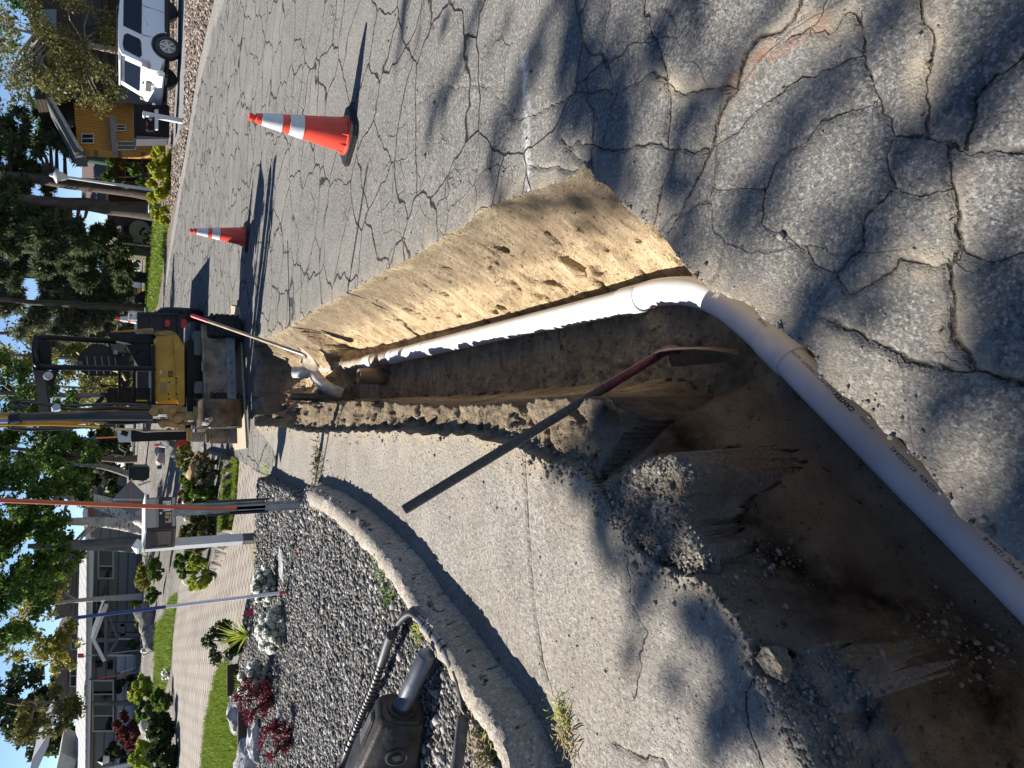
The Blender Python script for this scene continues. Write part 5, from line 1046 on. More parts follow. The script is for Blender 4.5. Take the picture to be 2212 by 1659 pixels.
# ---------------------------------------------------------------- right side: houses, car, pines
def wallrect(b, X0, Y0, X1, Y1, y, th=.1): rect(b, X0, Y0, X1, Y1, y, th)
WOOD = None
def m_siding(name, c1, c2, sc, vertical=True, dark=(.05, .03, .015)):
    n = NT(name); w = _n(n.t, 'ShaderNodeTexWave', wave_type='BANDS', bands_direction='X' if vertical else 'Z', i_Scale=sc, i_Distortion=.15, i_Detail=1); n.L(n.tc, w.inputs[0])
    base = n.mix(n.noise(2.2, 5, n.mapping((3, 3, .5) if vertical else (.5, .5, 3))), c1, c2); g = n.ramp(w.outputs[0], [(.0, 1.), (.14, 0.)]); base = n.mix(n.math('MULTIPLY', g, .75), base, dark)
    return n.done(base, .7, n.bump(w.outputs[0], .4, .02), .3)
CEDAR = m_siding('cedar_boards', (.42, .19, .035), (.58, .29, .06), 2.6); REDWD = m_siding('red_brown_boards', (.07, .022, .016), (.10, .034, .024), 2.0); DKWD = m_siding('dark_boards', (.030, .024, .018), (.05, .04, .03), 2.2, False)
ROOFB = M('brown_shingles', (.12, .085, .075), .9, var=.3, scale=14, bump=.4); GLASS = M('window_glass', (.012, .015, .018), .1, var=.4, scale=.6, spec=.3); TRIM = M('pale_trim', (.52, .50, .46), .6, var=.06); TRIMW = M('white_trim', (.66, .66, .65), .55, var=.05); DGREY = M('dark_grey_paint', (.055, .058, .06), .5, var=.15)
def window(parent, X0, Y0, X1, Y1, y, bars=(), t=1.6, mat=TRIM, horiz=()):
    b = MB(); rect(b, X0, Y0, X1, Y1, y, .05)
    w = b.build('window', GLASS, parent)
    b = MB(); e = .03
    for (a, c, d, f) in ((X0 - t, Y0 - t, X0, Y1 + t), (X1, Y0 - t, X1 + t, Y1 + t), (X0, Y0 - t, X1, Y0), (X0, Y1, X1, Y1 + t)): rect(b, a, c, d, f, y - e, .05)
    for k in bars: rect(b, X0, k - t * .4, X1, k + t * .4, y - e * .8, .04)
    for k in horiz: rect(b, k - t * .4, Y0, k + t * .4, Y1, y - e * .7, .04)
    b.build('frame', mat, w); return w
# cedar house, dark left wing hidden by the tree
hy = 38.0
hs = empty('cedar_house', 'two storey orange cedar house with dark grey roof edge behind the white car', 'house', D(330, 280, hy))
b = MB(); quadbox(b, [(158, 212), (168, 322), (330, 330), (326, 205)], hy, 1.2); b.build('wall', CEDAR, hs)
b = MB(); quadbox(b, [(40, -120), (112, 212), (172, 318), (185, 330), (160, 330), (100, 216), (28, -120)], hy - 1.0, 2.4); b.build('roof', M('dark_roof', (.10, .10, .10), .85, var=.2, scale=12, bump=.3), hs)
b = MB(); quadbox(b, [(112, 208), (172, 314), (181, 324), (177, 327), (166, 318), (106, 212)], hy - 1.05, .1); b.build('bargeboard', M('grey_fascia', (.36, .36, .35), .6), hs)
b = MB(); quadbox(b, [(236, 250), (242, 326), (252, 330), (250, 250)], hy - .6, .6); b.build('porch_roof', M('grey_awning', (.20, .20, .20), .7, var=.2), hs)
window(hs, 177, 290, 201, 308, hy - .04, (299,), t=2); window(hs, 253, 270, 270, 281, hy - .04, (275,), t=2); window(hs, 254, 307, 292, 322, hy - .04, (314,), t=2.2)
b = MB(); quadbox(b, [(60, -140), (75, 215), (330, 212), (330, -140)], hy - .5, 6); b.build('dark_wing', DKWD, hs)
b = MB(); quadbox(b, [(222, -140), (222, 214), (234, 214), (234, -140)], hy - 1.3, .8); b.build('wing_beam', DKWD, hs)
b = MB(); rect(b, 85, 20, 122, 60, hy - .55, .04); gl_ = b.build('gable_glass', M('grey_glass', (.06, .075, .075), .15, spec=.7), hs)
b = MB()
for k in range(14): rect(b, 178 + k * 3.0, 0, 179.4 + k * 3.0, 55, hy - .56, .03)
b.build('louvre', DGREY, hs)
b = MB(); quadbox(b, [(252, 190), (252, 222), (325, 225), (325, 190)], hy - .54, .04); b.build('garage_door', M('garage_grey', (.07, .075, .08), .5, var=.15, scale=1), hs)
b = MB(); quadbox(b, [(262, -140), (262, 60), (275, 60), (275, -140)], hy - .56, .03); b.build('red_band', REDWD, hs)
# brown roofed house behind
hs = empty('brown_roofed_house', 'low dark red house with brown shingle roof between cedar house and pine trunk', 'house', D(330, 370, 50))
b = MB(); quadbox(b, [(178, 300), (176, 450), (232, 450), (232, 300)], [54, 54, 48, 48], .3); b.build('roof', ROOFB, hs)
b = MB(); quadbox(b, [(230, 300), (230, 450), (332, 450), (332, 300)], 50.5, 6); b.build('wall', REDWD, hs)
b = MB(); rect(b, 229, 300, 234, 450, 47.6, .2); b.build('gutter', M('grey_gutter', (.25, .25, .25), .5), hs)
window(hs, 271, 364, 308, 404, 50.4, (383,), t=1.8, mat=M('tan_trim', (.28, .22, .17), .6)); window(hs, 271, 330, 306, 352, 50.4, (), t=1.8, mat=MATS['tan_trim'])
b = MB(); b.lathe([(.28, 0), (.28, 1.0), (.36, 1.02), (.12, 1.3), (.06, 1.34), (.08, 1.5), (0, 1.52)], D(231, 347, 47), 14); b.build('flue', M('green_flue', (.045, .09, .07), .5), hs, smooth=40)
# garage house further along, door standing open to the light
hs = empty('garage_house', 'shingled house with open lit garage beyond the pine trunks', 'house', D(318, 500, 58))
b = MB(); quadbox(b, [(232, 440), (232, 535), (266, 535), (266, 440)], [63, 63, 57, 57], .3); b.build('roof', ROOFB, hs); b = MB(); rect(b, 264, 440, 318, 540, 58, 5); b.build('wall', M('olive_wall', (.10, .085, .055), .8, var=.15), hs)
b = MB(); rect(b, 279, 456, 316, 472, 57.9, .06); b.build('lit_doorway', M('bright_orange', (.62, .30, .05), .6), hs); b = MB(); rect(b, 282, 507, 310, 524, 57.9, .06); b.build('white_door', TRIMW, hs)  # lit garage opening painted as a bright orange panel on the wall
# satellite dish
b = MB(); d_ = empty('satellite_dish', 'tan satellite dish on a short pole in front of the lit garage', 'satellite dish', D(324, 492, 50)); b.lathe([(0, -.10), (.35, -.06), (.62, .04), (.62, .06), (.34, -.03), (0, -.07)], D(303, 498, 50), 22, axis=(-.3, -1, .25)); b.build('dish', M('dish_tan', (.36, .33, .27), .5), d_, smooth=50); b = MB(); b.tube([D(303, 497, 50.2), D(328, 492, 50.2)], .05, 6); b.build('pole', M('dish_tan', (.36, .33, .27)), d_)
for k, (X0, Y0, X1, Y1) in enumerate(((300, 492, 322, 512), (304, 510, 322, 528))): bush('dark_bush', ('round dark bush under the satellite dish', 'round dark bush in front of the white garage door')[k], 'bush', (X0, Y0, X1, Y1), 46 + k, 'dark', 500, .16, 8, group='dark bushes at the garage house', seed=40 + k)
# far house and parked truck at the end of the lawn
hs = empty('far_house', 'distant pale house front behind the far lawn under the pines', 'house', D(310, 618, 80)); b = MB(); rect(b, 281, 586, 312, 650, 80, 4); b.build('wall', M('far_wall', (.16, .13, .10), .8), hs); b = MB(); rect(b, 284, 608, 311, 622, 79.8, .1); b.build('white_panel', TRIMW, hs); b = MB(); rect(b, 297, 622, 311, 634, 79.7, .1); b.build('orange_panel', MATS['bright_orange'], hs)
tk = empty('parked_pickup', 'dark pickup with white rear box parked far off at the end of the lawn', 'pickup truck', D(313, 650, 60))
b = MB(); quadbox(b, [(300, 632), (291, 640), (290, 652), (298, 662), (310, 663), (310, 632)], 60, 3.5); b.build('cab', M('pickup_dark', (.02, .024, .03), .3), tk, bevel=.05); b = MB(); rect(b, 293, 641, 299, 652, 59.9, .05); b.build('window', GLASS, tk); b = MB(); rect(b, 298, 654, 306, 668, 59.6, 1); b.build('white_box', TRIMW, tk)
for Y in (640, 657): b = MB(); b.lathe([(.0, -.12), (.36, -.12), (.4, 0), (.36, .12), (0, .12)], D(311, Y, 59.9), 16, axis=(0, 1, 0)); b.build('wheel', BLACK, tk)
# grey green utility cabinets
for k, (X0, Y0, X1, Y1, y, lab) in enumerate(((322, 438, 347, 453, 36, 'pale green utility cabinet beside the yellow juniper hedge'), (314, 664, 322, 682, 52, 'pale green utility cabinet standing on the far lawn'))):
    o = empty('utility_cabinet', lab, 'utility cabinet', D(X1, (Y0 + Y1) / 2, y), 'utility cabinets on the verge'); b = MB(); quadbox(b, [(X0 + 3, Y0), (X1, Y0), (X1, Y1), (X0, Y1)], y, .7); b.build('body', M('cabinet_green', (.13, .22, .17), .5, var=.1), o, bevel=.04); b = MB(); quadbox(b, [(X0 - 1, Y0 - 1), (X0 + 2, Y0 - 1), (X0 + 2, Y1 + 1), (X0 - 1, Y1 + 1)], y - .05, .8); b.build('lid', M('cabinet_lid', (.42, .52, .47), .4), o, bevel=.03)
# white car, seen from its right rear corner
def car():
    root = empty('white_car', 'white off road estate car parked in the driveway, seen from its rear corner', 'car', (0, 0, 0)); WH = M('car_white', (.78, .78, .79), .25, var=.02, coat=.6); TRM = M('car_black_trim', (.015, .015, .016), .5); CG = M('car_glass', (.006, .007, .009), .06, spec=.4)
    Lc, W = 4.5, 1.9
    prof = [(0.02, .62), (-.02, .70), (.0, .98), (.10, 1.06), (.16, 1.12), (.40, 1.70), (.62, 1.79), (1.6, 1.84), (2.5, 1.80), (2.75, 1.74), (3.35, 1.20), (4.2, 1.10), (4.5, .95), (4.55, .55), (4.3, .42), (4.1, .42)]
    rows = []
    def sect(x, z):      # half width at a height: tumblehome above the waist
        return W / 2 * (1 - .11 * max(0, (z - 1.08) / .75) ** 1.1 - .03 * max(0, (.6 - z)))
    # body side with wheel arches: build as an outline prism split at arches
    def arch(cx): return [(cx + .50 * cos(t), .38 + .50 * sin(t)) for t in [radians(a) for a in range(10, 171, 16)]]
    low = [(4.1, .42)] + arch(3.65)[0:] + [(3.1, .42), (1.48, .42)] + arch(.95) + [(.40, .52)]
    outline = prof[:-1] + low
    b = MB(); n = len(outline); vs = []
    for s in (-1, 1):
        for (x, z) in outline: vs.append((x, s * sect(x, z), z))
    fs = [(i, (i + 1) % n, n + (i + 1) % n, n + i) for i in range(n)]
    b.add(vs, fs)
    bm = bmesh.new()
    for s in (0, 1): b.add([vs[s * n + i] for i in range(n)], [tuple(range(n)) if s else tuple(range(n - 1, -1, -1))])
    body = b.build('body', WH, root, smooth=25)
    for s in (-1, 1):
        def side(poly, nm, mt, off=.012, par=root):
            b = MB(); b.add([(x, s * (sect(x, z) + off), z) for x, z in poly], [tuple(range(len(poly)))]); b.add([(x, s * (sect(x, z) - .02), z) for x, z in poly], [tuple(range(len(poly)))]); k = len(poly)
            b.add([(x, s * (sect(x, z) + off), z) for x, z in poly] + [(x, s * (sect(x, z) - .02), z) for x, z in poly], [(i, (i + 1) % k, k + (i + 1) % k, k + i) for i in range(k)]); return b.build(nm, mt, par)
        side([(.36, 1.20), (.56, 1.64), (.74, 1.69), (1.08, 1.66), (1.16, 1.56), (1.02, 1.22), (.92, 1.17), (.46, 1.14)], 'quarter_window', CG)
        side([(1.22, 1.16), (1.42, 1.69), (2.45, 1.70), (2.72, 1.66), (3.18, 1.18)], 'side_window', CG)
        side([(1.50, .40), (3.12, .40), (3.12, .52), (1.50, .50)], 'sill', TRM, .03)
        for cx in (.95, 3.65):
            a = arch(cx); inner = [(cx + .44 * cos(t), .38 + .44 * sin(t)) for t in [radians(q) for q in range(10, 171, 16)]]
            side([(x, z) for x, z in a] + inner[::-1], 'arch_trim', TRM, .02)
            wb = MB(); wb.lathe([(.0, -.10), (.30, -.11), (.385, -.10), (.395, 0), (.385, .11), (.24, .12), (.235, .07), (0, .06)], (cx, s * (W / 2 - .10), .395), 28, axis=(0, s, 0)); wh = wb.build('wheel', BLACK, root, smooth=35)
            rb = MB(); yy = s * (W / 2 + .012)
            for k in range(6):
                t = 2 * pi * k / 6 + .3; rb.bar((cx + .05 * cos(t), yy, .395 + .05 * sin(t)), (cx + .225 * cos(t), yy, .395 + .225 * sin(t)), .055, .02, up=(0, 1, 0))
            rb.lathe([(.235, -.02), (.24, .015), (.215, .018), (.212, -.02)], (cx, yy, .395), 24, axis=(0, s, 0)); rb.lathe([(.07, -.02), (.06, .022), (0, .024)], (cx, yy, .395), 14, axis=(0, s, 0)); rb.build('rim', M('alloy', (.55, .52, .47), .35, metal=.5), wh, smooth=35)
        for x in (1.62, 2.75): 
            b = MB(); b.bar((x, s * (sect(x, 1.0) + .02), 1.0), (x + .22, s * (sect(x, 1.0) + .02), 1.0), .03, .05); b.build('door_handle', WH, body)
        for x0, x1 in ((1.2, 1.16), (2.28, 2.2), (3.25, 3.25)):
            b = MB(); b.bar((x0, s * (sect(0, 1.1) + .0), 1.14), (x1, s * (sect(0, .6) + .0), .5), .008, .012); b.build('door_seam', TRM, body)
        side([(.04, 1.14), (.30, 1.15), (.28, .92), (.16, .86), (.02, .90)], 'tail_lamp', M('tail_lamp', (.25, .05, .05), .2, var=.5, scale=6, col2=(.6, .55, .55)), .014)
        b = MB(); b.tube([(.7, s * .62, 1.83), (.8, s * .62, 1.88), (2.2, s * .62, 1.90), (2.35, s * .62, 1.84)], .022, 6); b.build('roof_rail', TRM, root)
    # rear: window, spoiler, tailgate recess, plate, bumper
    def rear(poly, nm, mt, off): 
        b = MB(); b.prism([(x - off, y, z) for x, y, z in poly], (.03, 0, 0)); return b.build(nm, mt, root)
    rear([(.21, -.68, 1.18), (.21, .68, 1.18), (.39, .60, 1.62), (.39, -.60, 1.62)], 'rear_window', CG, .055)
    b = MB(); b.box((.42, 0, 1.755), (.34, 1.44, .06)); b.build('spoiler', WH, root, bevel=.02)
    b = MB(); b.box((.0, 0, .60), (.22, 1.80, .26)); b.build('bumper', WH, root, bevel=.05)
    b = MB(); b.box((.04, 0, .42), (.16, 1.5, .12)); b.build('lower_bumper', TRM, root, bevel=.03)
    rear([(-.01, -.26, .84), (-.01, .26, .84), (-.01, .26, 1.00), (-.01, -.26, 1.00)], 'plate_recess', M('recess_grey', (.10, .10, .10), .5), .035); rear([(-.01, -.16, .76), (-.01, .16, .76), (-.01, .16, .84), (-.01, -.16, .84)], 'number_plate', M('plate', (.4, .4, .42), .5), .04); rear([(.1, -.06, 1.06), (.1, .06, 1.06), (.1, .06, 1.1), (.1, -.06, 1.1)], 'badge', TRM, .05)
    b = MB(); b.box((2.2, 0, .38), (3.6, 1.5, .1)); b.build('underbody', TRM, root)
    return root
cr = car(); p_ = G(391, 108, 0); yaw = radians(13); cr.rotation_euler = (0, 0, yaw)
# the right rear wheel stands on its photo point
off = Vector((.95 * cos(yaw) + .95 * sin(yaw), .95 * sin(yaw) - .95 * cos(yaw), 0)); cr.location = p_ - off
# black bin enclosure and the post mailbox in front of it
bc = empty('bin_enclosure', 'large black metal bin enclosure beside the driveway behind the white post', 'bin enclosure', D(362, 262, 27)); b = MB(); quadbox(b, [(293, 226), (290, 292), (366, 296), (366, 226)], 27, .9); b.build('box', M('bin_black', (.008, .008, .009), .6, var=.2, spec=.2), bc, bevel=.03); b = MB(); quadbox(b, [(293, 293), (295, 301), (362, 300), (365, 297)], 27.0, .8); b.build('bin_side', M('bin_side_grey', (.09, .092, .096), .5), bc)
b = MB(); quadbox(b, [(288, 224), (290, 298), (295, 298), (294, 224)], 26.9, 1.0); b.build('lid', MATS['bin_black'], bc)
pf = G(398, 262); wp = empty('post_mailbox', 'black mailbox with red flag hung on a white cross armed post near the driveway', 'mailbox', pf); y_ = pf.y
b = MB(); quadbox(b, [(312, 240), (398, 256), (398, 266), (312, 249)], y_, .14); b.build('post', TRIMW, wp, bevel=.01); b = MB(); quadbox(b, [(308, 239), (313, 238), (313, 252), (308, 250)], y_ - .03, .2); b.build('post_cap', TRIMW, wp, bevel=.02)
b = MB(); quadbox(b, [(334, 236), (342, 236), (342, 279), (334, 279)], y_ - .02, .14); b.build('cross_arm', TRIMW, wp, bevel=.01)
b = MB(); quadbox(b, [(318, 253), (316, 257), (316, 278), (319, 281), (333, 281), (333, 253)], y_ - .03, .2); mbx = b.build('letter_box', M('bin_black', (.012, .012, .013)), wp, bevel=.01); b = MB(); rect(b, 316.5, 263, 319, 272, y_ - .05, .02); b.build('flag', M('flag_red', (.3, .03, .05), .5), wp)
c0 = D(329, 262.5, y_ - .05); ez = (D(319, 263.4, y_ - .05) - c0).normalized(); k_ = .012
text_on('407', .15, lambda x, y: c0 + Vector((x, -.002, y)), 'number', TRIMW, mbx)
# street lamp
lp = empty('street_lamp', 'white street lamp on a tall plain post in front of the pine trunk', 'street lamp', D(330, 409, 37)); ly = 37.0
b = MB(); b.tube([D(335, 411, ly), D(145, 383, ly)], [.075, .06], 10); b.build('post', M('lamp_post_white', (.60, .61, .62), .4, var=.05), lp, smooth=50); b = MB(); a0, a1 = D(146, 383, ly), D(124, 380, ly); b.tube([a0, lerp(a0, a1, .3), a1], [.09, .15, .26], 12); b.build('lantern', M('lantern_white', (.6, .62, .62), .3), lp, smooth=40); b = MB(); b.tube([a1, a1 + Vector((0, 0, .06)), a1 + Vector((0, 0, .16)), a1 + Vector((0, 0, .3))], [.33, .30, .1, .05], 14); b.build('lantern_cap', M('lantern_cap', (.45, .47, .48), .4), lp, smooth=40)
# a stop of plain posts on the verge
for k, (X0, Y0, X1, Y1, y, lab) in enumerate(((264, 525, 348, 534, 44, 'thin dark sign post on the verge beyond the far lawn'),)):
    tag(MB().tube([D(X1, Y1, y), D(X0, Y0, y)], .05, 6).build('sign_post', DKSTEEL), lab, 'sign post')
# trees of the right side
tree('leafing_tree', 'pale twiggy tree with olive new leaves rising behind the white car', D(300, 118, 33), D(20, 60, 33), .17, [(-30, 20, 130, 200, 33, .8), (60, 60, 215, 215, 32.5, 1), (120, 110, 262, 235, 32, .8), (60, -30, 250, 90, 32, .8), (-40, 120, 70, 232, 34, .5)], 'olive', 9000, .13, M('pale_twig', (.34, .29, .23), .85, var=.3, scale=6), group='leafing trees on the right', seed=3, limbs=46, kw=dict(shell=.0), rs=.30)
tree('leafing_tree', 'thin pale green tree against the sky between cedar house gable and pine', D(330, 270, 48), D(60, 250, 48), .14, [(80, 215, 180, 330, 48, .7), (-20, 190, 90, 300, 49, .4), (-20, -30, 70, 120, 48, .6)], 'mid', 3000, .19, GBARK, group='leafing trees on the right', seed=4, limbs=14, kw=dict(shell=.0))
bush('juniper_hedge', 'bright yellow green juniper hedge along the kerb by the street lamp', 'hedge', (326, 300, 374, 486), 30, 'gold', 5200, .20, 34, .16, seed=6, deep=.35, kw=dict(up=.5))
bush('green_shrub', 'loose green shrub in front of the dark red house wall', 'shrub', (222, 345, 330, 402), 40, 'mid', 2000, .2, 16, seed=7)
bush('low_shrub', 'low grey green shrub at the foot of the pine trunk by the hedge', 'shrub', (318, 402, 342, 440), 38, 'olive', 700, .14, 10, seed=8)
PG = 'pine trees across the road'
pine('tall pine with dark trunk standing directly behind the street lamp', D(326, 414, 41), D(-150, 362, 41), .42, [(30, 225, 130, 300, 41, .5), (-60, 250, 60, 420, 42, 1), (60, 270, 200, 345, 40.5, .6), (-60, 340, 140, 480, 42, .8)], 3450, .34, 21, PG)
pine('tall pine with dark leaning trunk left of the street lamp', D(318, 455, 39.5), D(-150, 412, 39.5), .40, [(-60, 430, 120, 560, 40, 1), (60, 460, 190, 560, 39, .9), (-60, 380, 60, 500, 40, .7)], 3750, .34, 22, PG)
pine('dense dark pine hanging low over the garage house', D(320, 540, 50), D(-120, 540, 50), .35, [(60, 470, 268, 570, 50, 1.2), (-40, 480, 120, 620, 52, 1), (120, 540, 290, 620, 51, .9)], 5400, .40, 23, PG, leaf='pine')
pine('broad grey green pine above the far lawn', D(318, 600, 58), D(-120, 590, 58), .35, [(-40, 560, 150, 700, 58, 1), (120, 570, 282, 680, 58, 1.2)], 4800, .45, 24, PG, leaf='grey')
pine('slim pine with straight dark trunk just right of the dump trailer', D(312, 668, 55), D(-120, 640, 55), .3, [(-40, 640, 200, 730, 56, 1), (150, 640, 290, 700, 56, .7), (180, 690, 300, 745, 58, .6)], 3900, .42, 25, PG, leaf='grey')
pine('far grey pine at the end of the street', D(320, 720, 85), D(-60, 720, 85), .4, [(60, 690, 300, 770, 85, 1.2), (150, 740, 320, 800, 88, .8)], 3300, .7, 26, PG, leaf='grey')
tree('spring_tree', 'airy yellow green spring tree seen through the excavator canopy', D(330, 775, 62), D(-40, 760, 62), .25, [(-50, 690, 160, 800, 62, 1), (100, 740, 330, 830, 63, 1), (60, 800, 260, 880, 64, .9)], 'yellow', 6500, .30, GBARK, group='spring trees behind the excavator', seed=31, limbs=26, kw=dict(shell=.0))
tree('spring_tree', 'airy yellow green spring tree left of the excavator seat', D(330, 840, 70), D(60, 830, 70), .25, [(150, 800, 340, 900, 70, 1), (200, 860, 340, 960, 72, .8)], 'yellow', 4200, .34, GBARK, group='spring trees behind the excavator', seed=32, limbs=18, kw=dict(shell=.0))
bush('far_tree_belt', 'belt of dark trees closing the far end of the street', 'trees', (215, 560, 335, 1150), 92, 'grey', 9000, .9, 60, .14, seed=33, deep=.15)['kind'] = 'stuff'
# ---------------------------------------------------------------- left side: grey house, gardens, birches, the island bed
HY = 27.5
GSID = m_siding('grey_lap_siding', (.19, .195, .20), (.23, .235, .24), 1.1, False, (.05, .05, .05)); OSID = m_siding('olive_lap_siding', (.13, .122, .105), (.165, .155, .135), 1.1, False, (.04, .04, .04)); PSID = m_siding('pale_lap_siding', (.42, .44, .47), (.5, .52, .55), 1.1, False, (.15, .15, .16))
FASC = M('fascia_white', (.50, .50, .50), .6, var=.05); GUT = M('fascia_grey', (.66, .66, .67), .6, var=.04)
hs = empty('grey_house', 'long grey house with white fascia and small gabled porch behind the left garden', 'house', D(310, 1420, HY))
b = MB(); quadbox(b, [(198, 1176), (180, 1800), (318, 1800), (312, 1176)], HY, 8); b.build('wall', GSID, hs)
b = MB(); r0 = [D(X, Y, HY - .95) for X, Y in ((187, 1174), (184, 1660), (178, 1800))]; r1 = [D(X, Y, HY + 1.6) for X, Y in ((173, 1174), (161, 1660), (157, 1800))]; b.grid([r0, r1]); b.grid([[p - Vector((0, 0, .06)) for p in r1], [p - Vector((0, 0, .06)) for p in r0]]); b.grid([[p - Vector((0, 0, .06)) for p in r0], r0]); b.build('roof', m_siding('pale_roof', (.34, .34, .34), (.42, .42, .41), .9, True, (.22, .22, .22)), hs)
b = MB(); quadbox(b, [(187.2, 1174), (184.2, 1660), (178, 1800), (190, 1800), (193, 1660), (203, 1174)], HY - .85, .95); b.build('fascia', GUT, hs)
b = MB(); quadbox(b, [(254, 1458), (252, 1800), (312, 1800), (308, 1458)], HY - .03, .1); quadbox(b, [(252, 1415), (253, 1456), (300, 1456), (300, 1415)], HY - .035, .1); b.build('lower_siding', PSID, hs)
window(hs, 202, 1472, 243, 1578, HY - .06, (1500, 1546), t=3.2); window(hs, 214, 1190, 243, 1248, HY - .06, (1223,), t=3); window(hs, 210, 1297, 232, 1320, HY - .06, (1308,), t=2.6)
b = MB(); quadbox(b, [(226, 1383), (228, 1415), (286, 1410), (284, 1380)], HY - .05, .05); dr = b.build('front_door', M('door_dark', (.012, .014, .02), .3), hs); b = MB(); rect(b, 220, 1414, 288, 1418, HY - .08, .06); rect(b, 220, 1379, 286, 1382, HY - .08, .06); b.build('door_frame', TRIMW, hs)
# gabled porch
b = MB(); py = HY - 2.2
quadbox(b, [(197, 1382), (222, 1430), (229, 1427), (206, 1382)], py, .12); quadbox(b, [(197, 1382), (206, 1382), (234, 1307), (226, 1305)], py - .01, .12); b.build('porch_bargeboard', TRIMW, hs)
b = MB(); quadbox(b, [(196, 1382), (222, 1432), (226, 1430), (199, 1382)], py + .1, 2.2); quadbox(b, [(196, 1382), (199, 1382), (229, 1304), (224, 1302)], py + .1, 2.2); b.build('porch_roof', M('porch_roof', (.10, .10, .11), .8), hs)
b = MB(); rect(b, 225, 1312, 232, 1428, py + .03, .12); quadbox(b, [(208, 1378), (208, 1388), (255, 1386), (255, 1378)], py + .05, .1); quadbox(b, [(230, 1324), (236, 1322), (256, 1376), (252, 1382)], py + .04, .1); quadbox(b, [(230, 1414), (236, 1416), (256, 1384), (252, 1380)], py + .04, .1)
b.build('porch_truss', M('porch_grey', (.085, .09, .10), .6), hs)
for X, Y in ((232, 1350), (240, 1372)): b = MB(); rect(b, X, Y - 4, 302, Y + 3, py + .2, .16); b.build('porch_post', M('porch_grey', (.085, .09, .10)), hs)
b = MB(); rect(b, 260, 1348, 270, 1374, py + .2, .1); b.build('porch_rail', M('porch_grey', (.085, .09, .10)), hs)
b = MB(); b.box(D(214, 1434, HY - .2), (.16, .2, .22)); b.build('wall_lantern', BLKP, hs)
c0 = D(236, 1442, HY - .08); text_on('2906', .26, lambda x, y: c0 + Vector((x * .8, 0, y)), 'house_number', BLKP, hs) if False else None
b = MB()
for k in range(4): b.box(D(238, 1431 + k * 4, HY - .06), (.10, .03, .16))
b.build('house_number', BLKP, hs)
for k, (X0, X1, Y) in enumerate(((172, 181, 1291), (173, 182, 1345), (172, 181, 1374))): b = MB(); rect(b, X0, Y - 1, X1, Y + 1, HY - .98, .02); b.build('roof_vent_pipe', BLKP, hs) if k < 0 else None
# upper storey behind
uy = HY + 5
b = MB(); quadbox(b, [(146, 1240), (144, 1520), (176, 1520), (180, 1240)], uy, 5); b.build('upper_wall', OSID, hs)
b = MB(); quadbox(b, [(118, 1262), (152, 1235), (156, 1236), (156, 1262), (150, 1330), (118, 1340)], uy - .4, 5); quadbox(b, [(107, 1431), (138, 1380), (144, 1378), (146, 1520), (140, 1520), (128, 1508)], uy - .4, 5); b.build('upper_roof', ROOFB, hs)
window(hs, 152, 1436, 164, 1482, uy - .05, (1460,), t=1.8); window(hs, 154, 1369, 166, 1402, uy - .05, (1386,), t=1.8)
b = MB(); quadbox(b, [(98, 1595), (70, 1640), (60, 1680), (64, 1700), (104, 1612)], uy + 2, 4); b.build('gable_verge', FASC, hs)
b = MB(); quadbox(b, [(130, 1626), (122, 1660), (150, 1700), (166, 1640)], HY + 1, 2); b.build('chimney_block', M('stucco', (.42, .39, .34), .8), hs)
# lantern post in front of the house
lp = empty('garden_lantern', 'black garden lamp post with white lantern at the left house corner', 'lamp post', D(300, 1636, 25)); b = MB(); b.tube([D(300, 1628, 25), D(236, 1640, 25)], .035, 8); b.build('post', BLKP, lp); b = MB(); a0, a1 = D(236, 1640, 25), D(222, 1642, 25); b.tube([a0, a1], [.09, .13], 6); b.build('lantern', M('lantern_glass', (.62, .62, .6), .3), lp); b = MB(); b.tube([a1, a1 + Vector((0, 0, .14))], [.16, .02], 6); b.build('lantern_top', BLKP, lp)
tag(MB().prism([D(297, 1645, 26), D(190, 1668, 26), D(190, 1675, 26), D(300, 1652, 26)], (0, .1, 0)).build('white_railing', TRIMW), 'sloping white board of a gate at the left edge by the lantern', 'railing')
# neighbour house behind the birches
hs = empty('neighbour_house', 'pinkish house with white gable half hidden behind the birch trunks', 'house', D(300, 1110, 42)); b = MB(); quadbox(b, [(190, 1048), (186, 1176), (312, 1176), (312, 1048)], 42, 5); b.build('wall', M('pink_wall', (.20, .15, .14), .8, var=.1), hs); b = MB(); quadbox(b, [(178, 1108), (190, 1060), (198, 1060), (188, 1110), (196, 1176), (186, 1176)], 41, 6); b.build('gable_trim', TRIMW, hs); b = MB(); rect(b, 212, 1048, 268, 1078, 41.9, .05); b.build('window', M('blue_glass', (.03, .04, .06), .15), hs)
b = MB(); quadbox(b, [(205, 1158), (205, 1180), (225, 1180), (222, 1158)], 41.5, .3); b.build('white_soffit', TRIMW, hs)
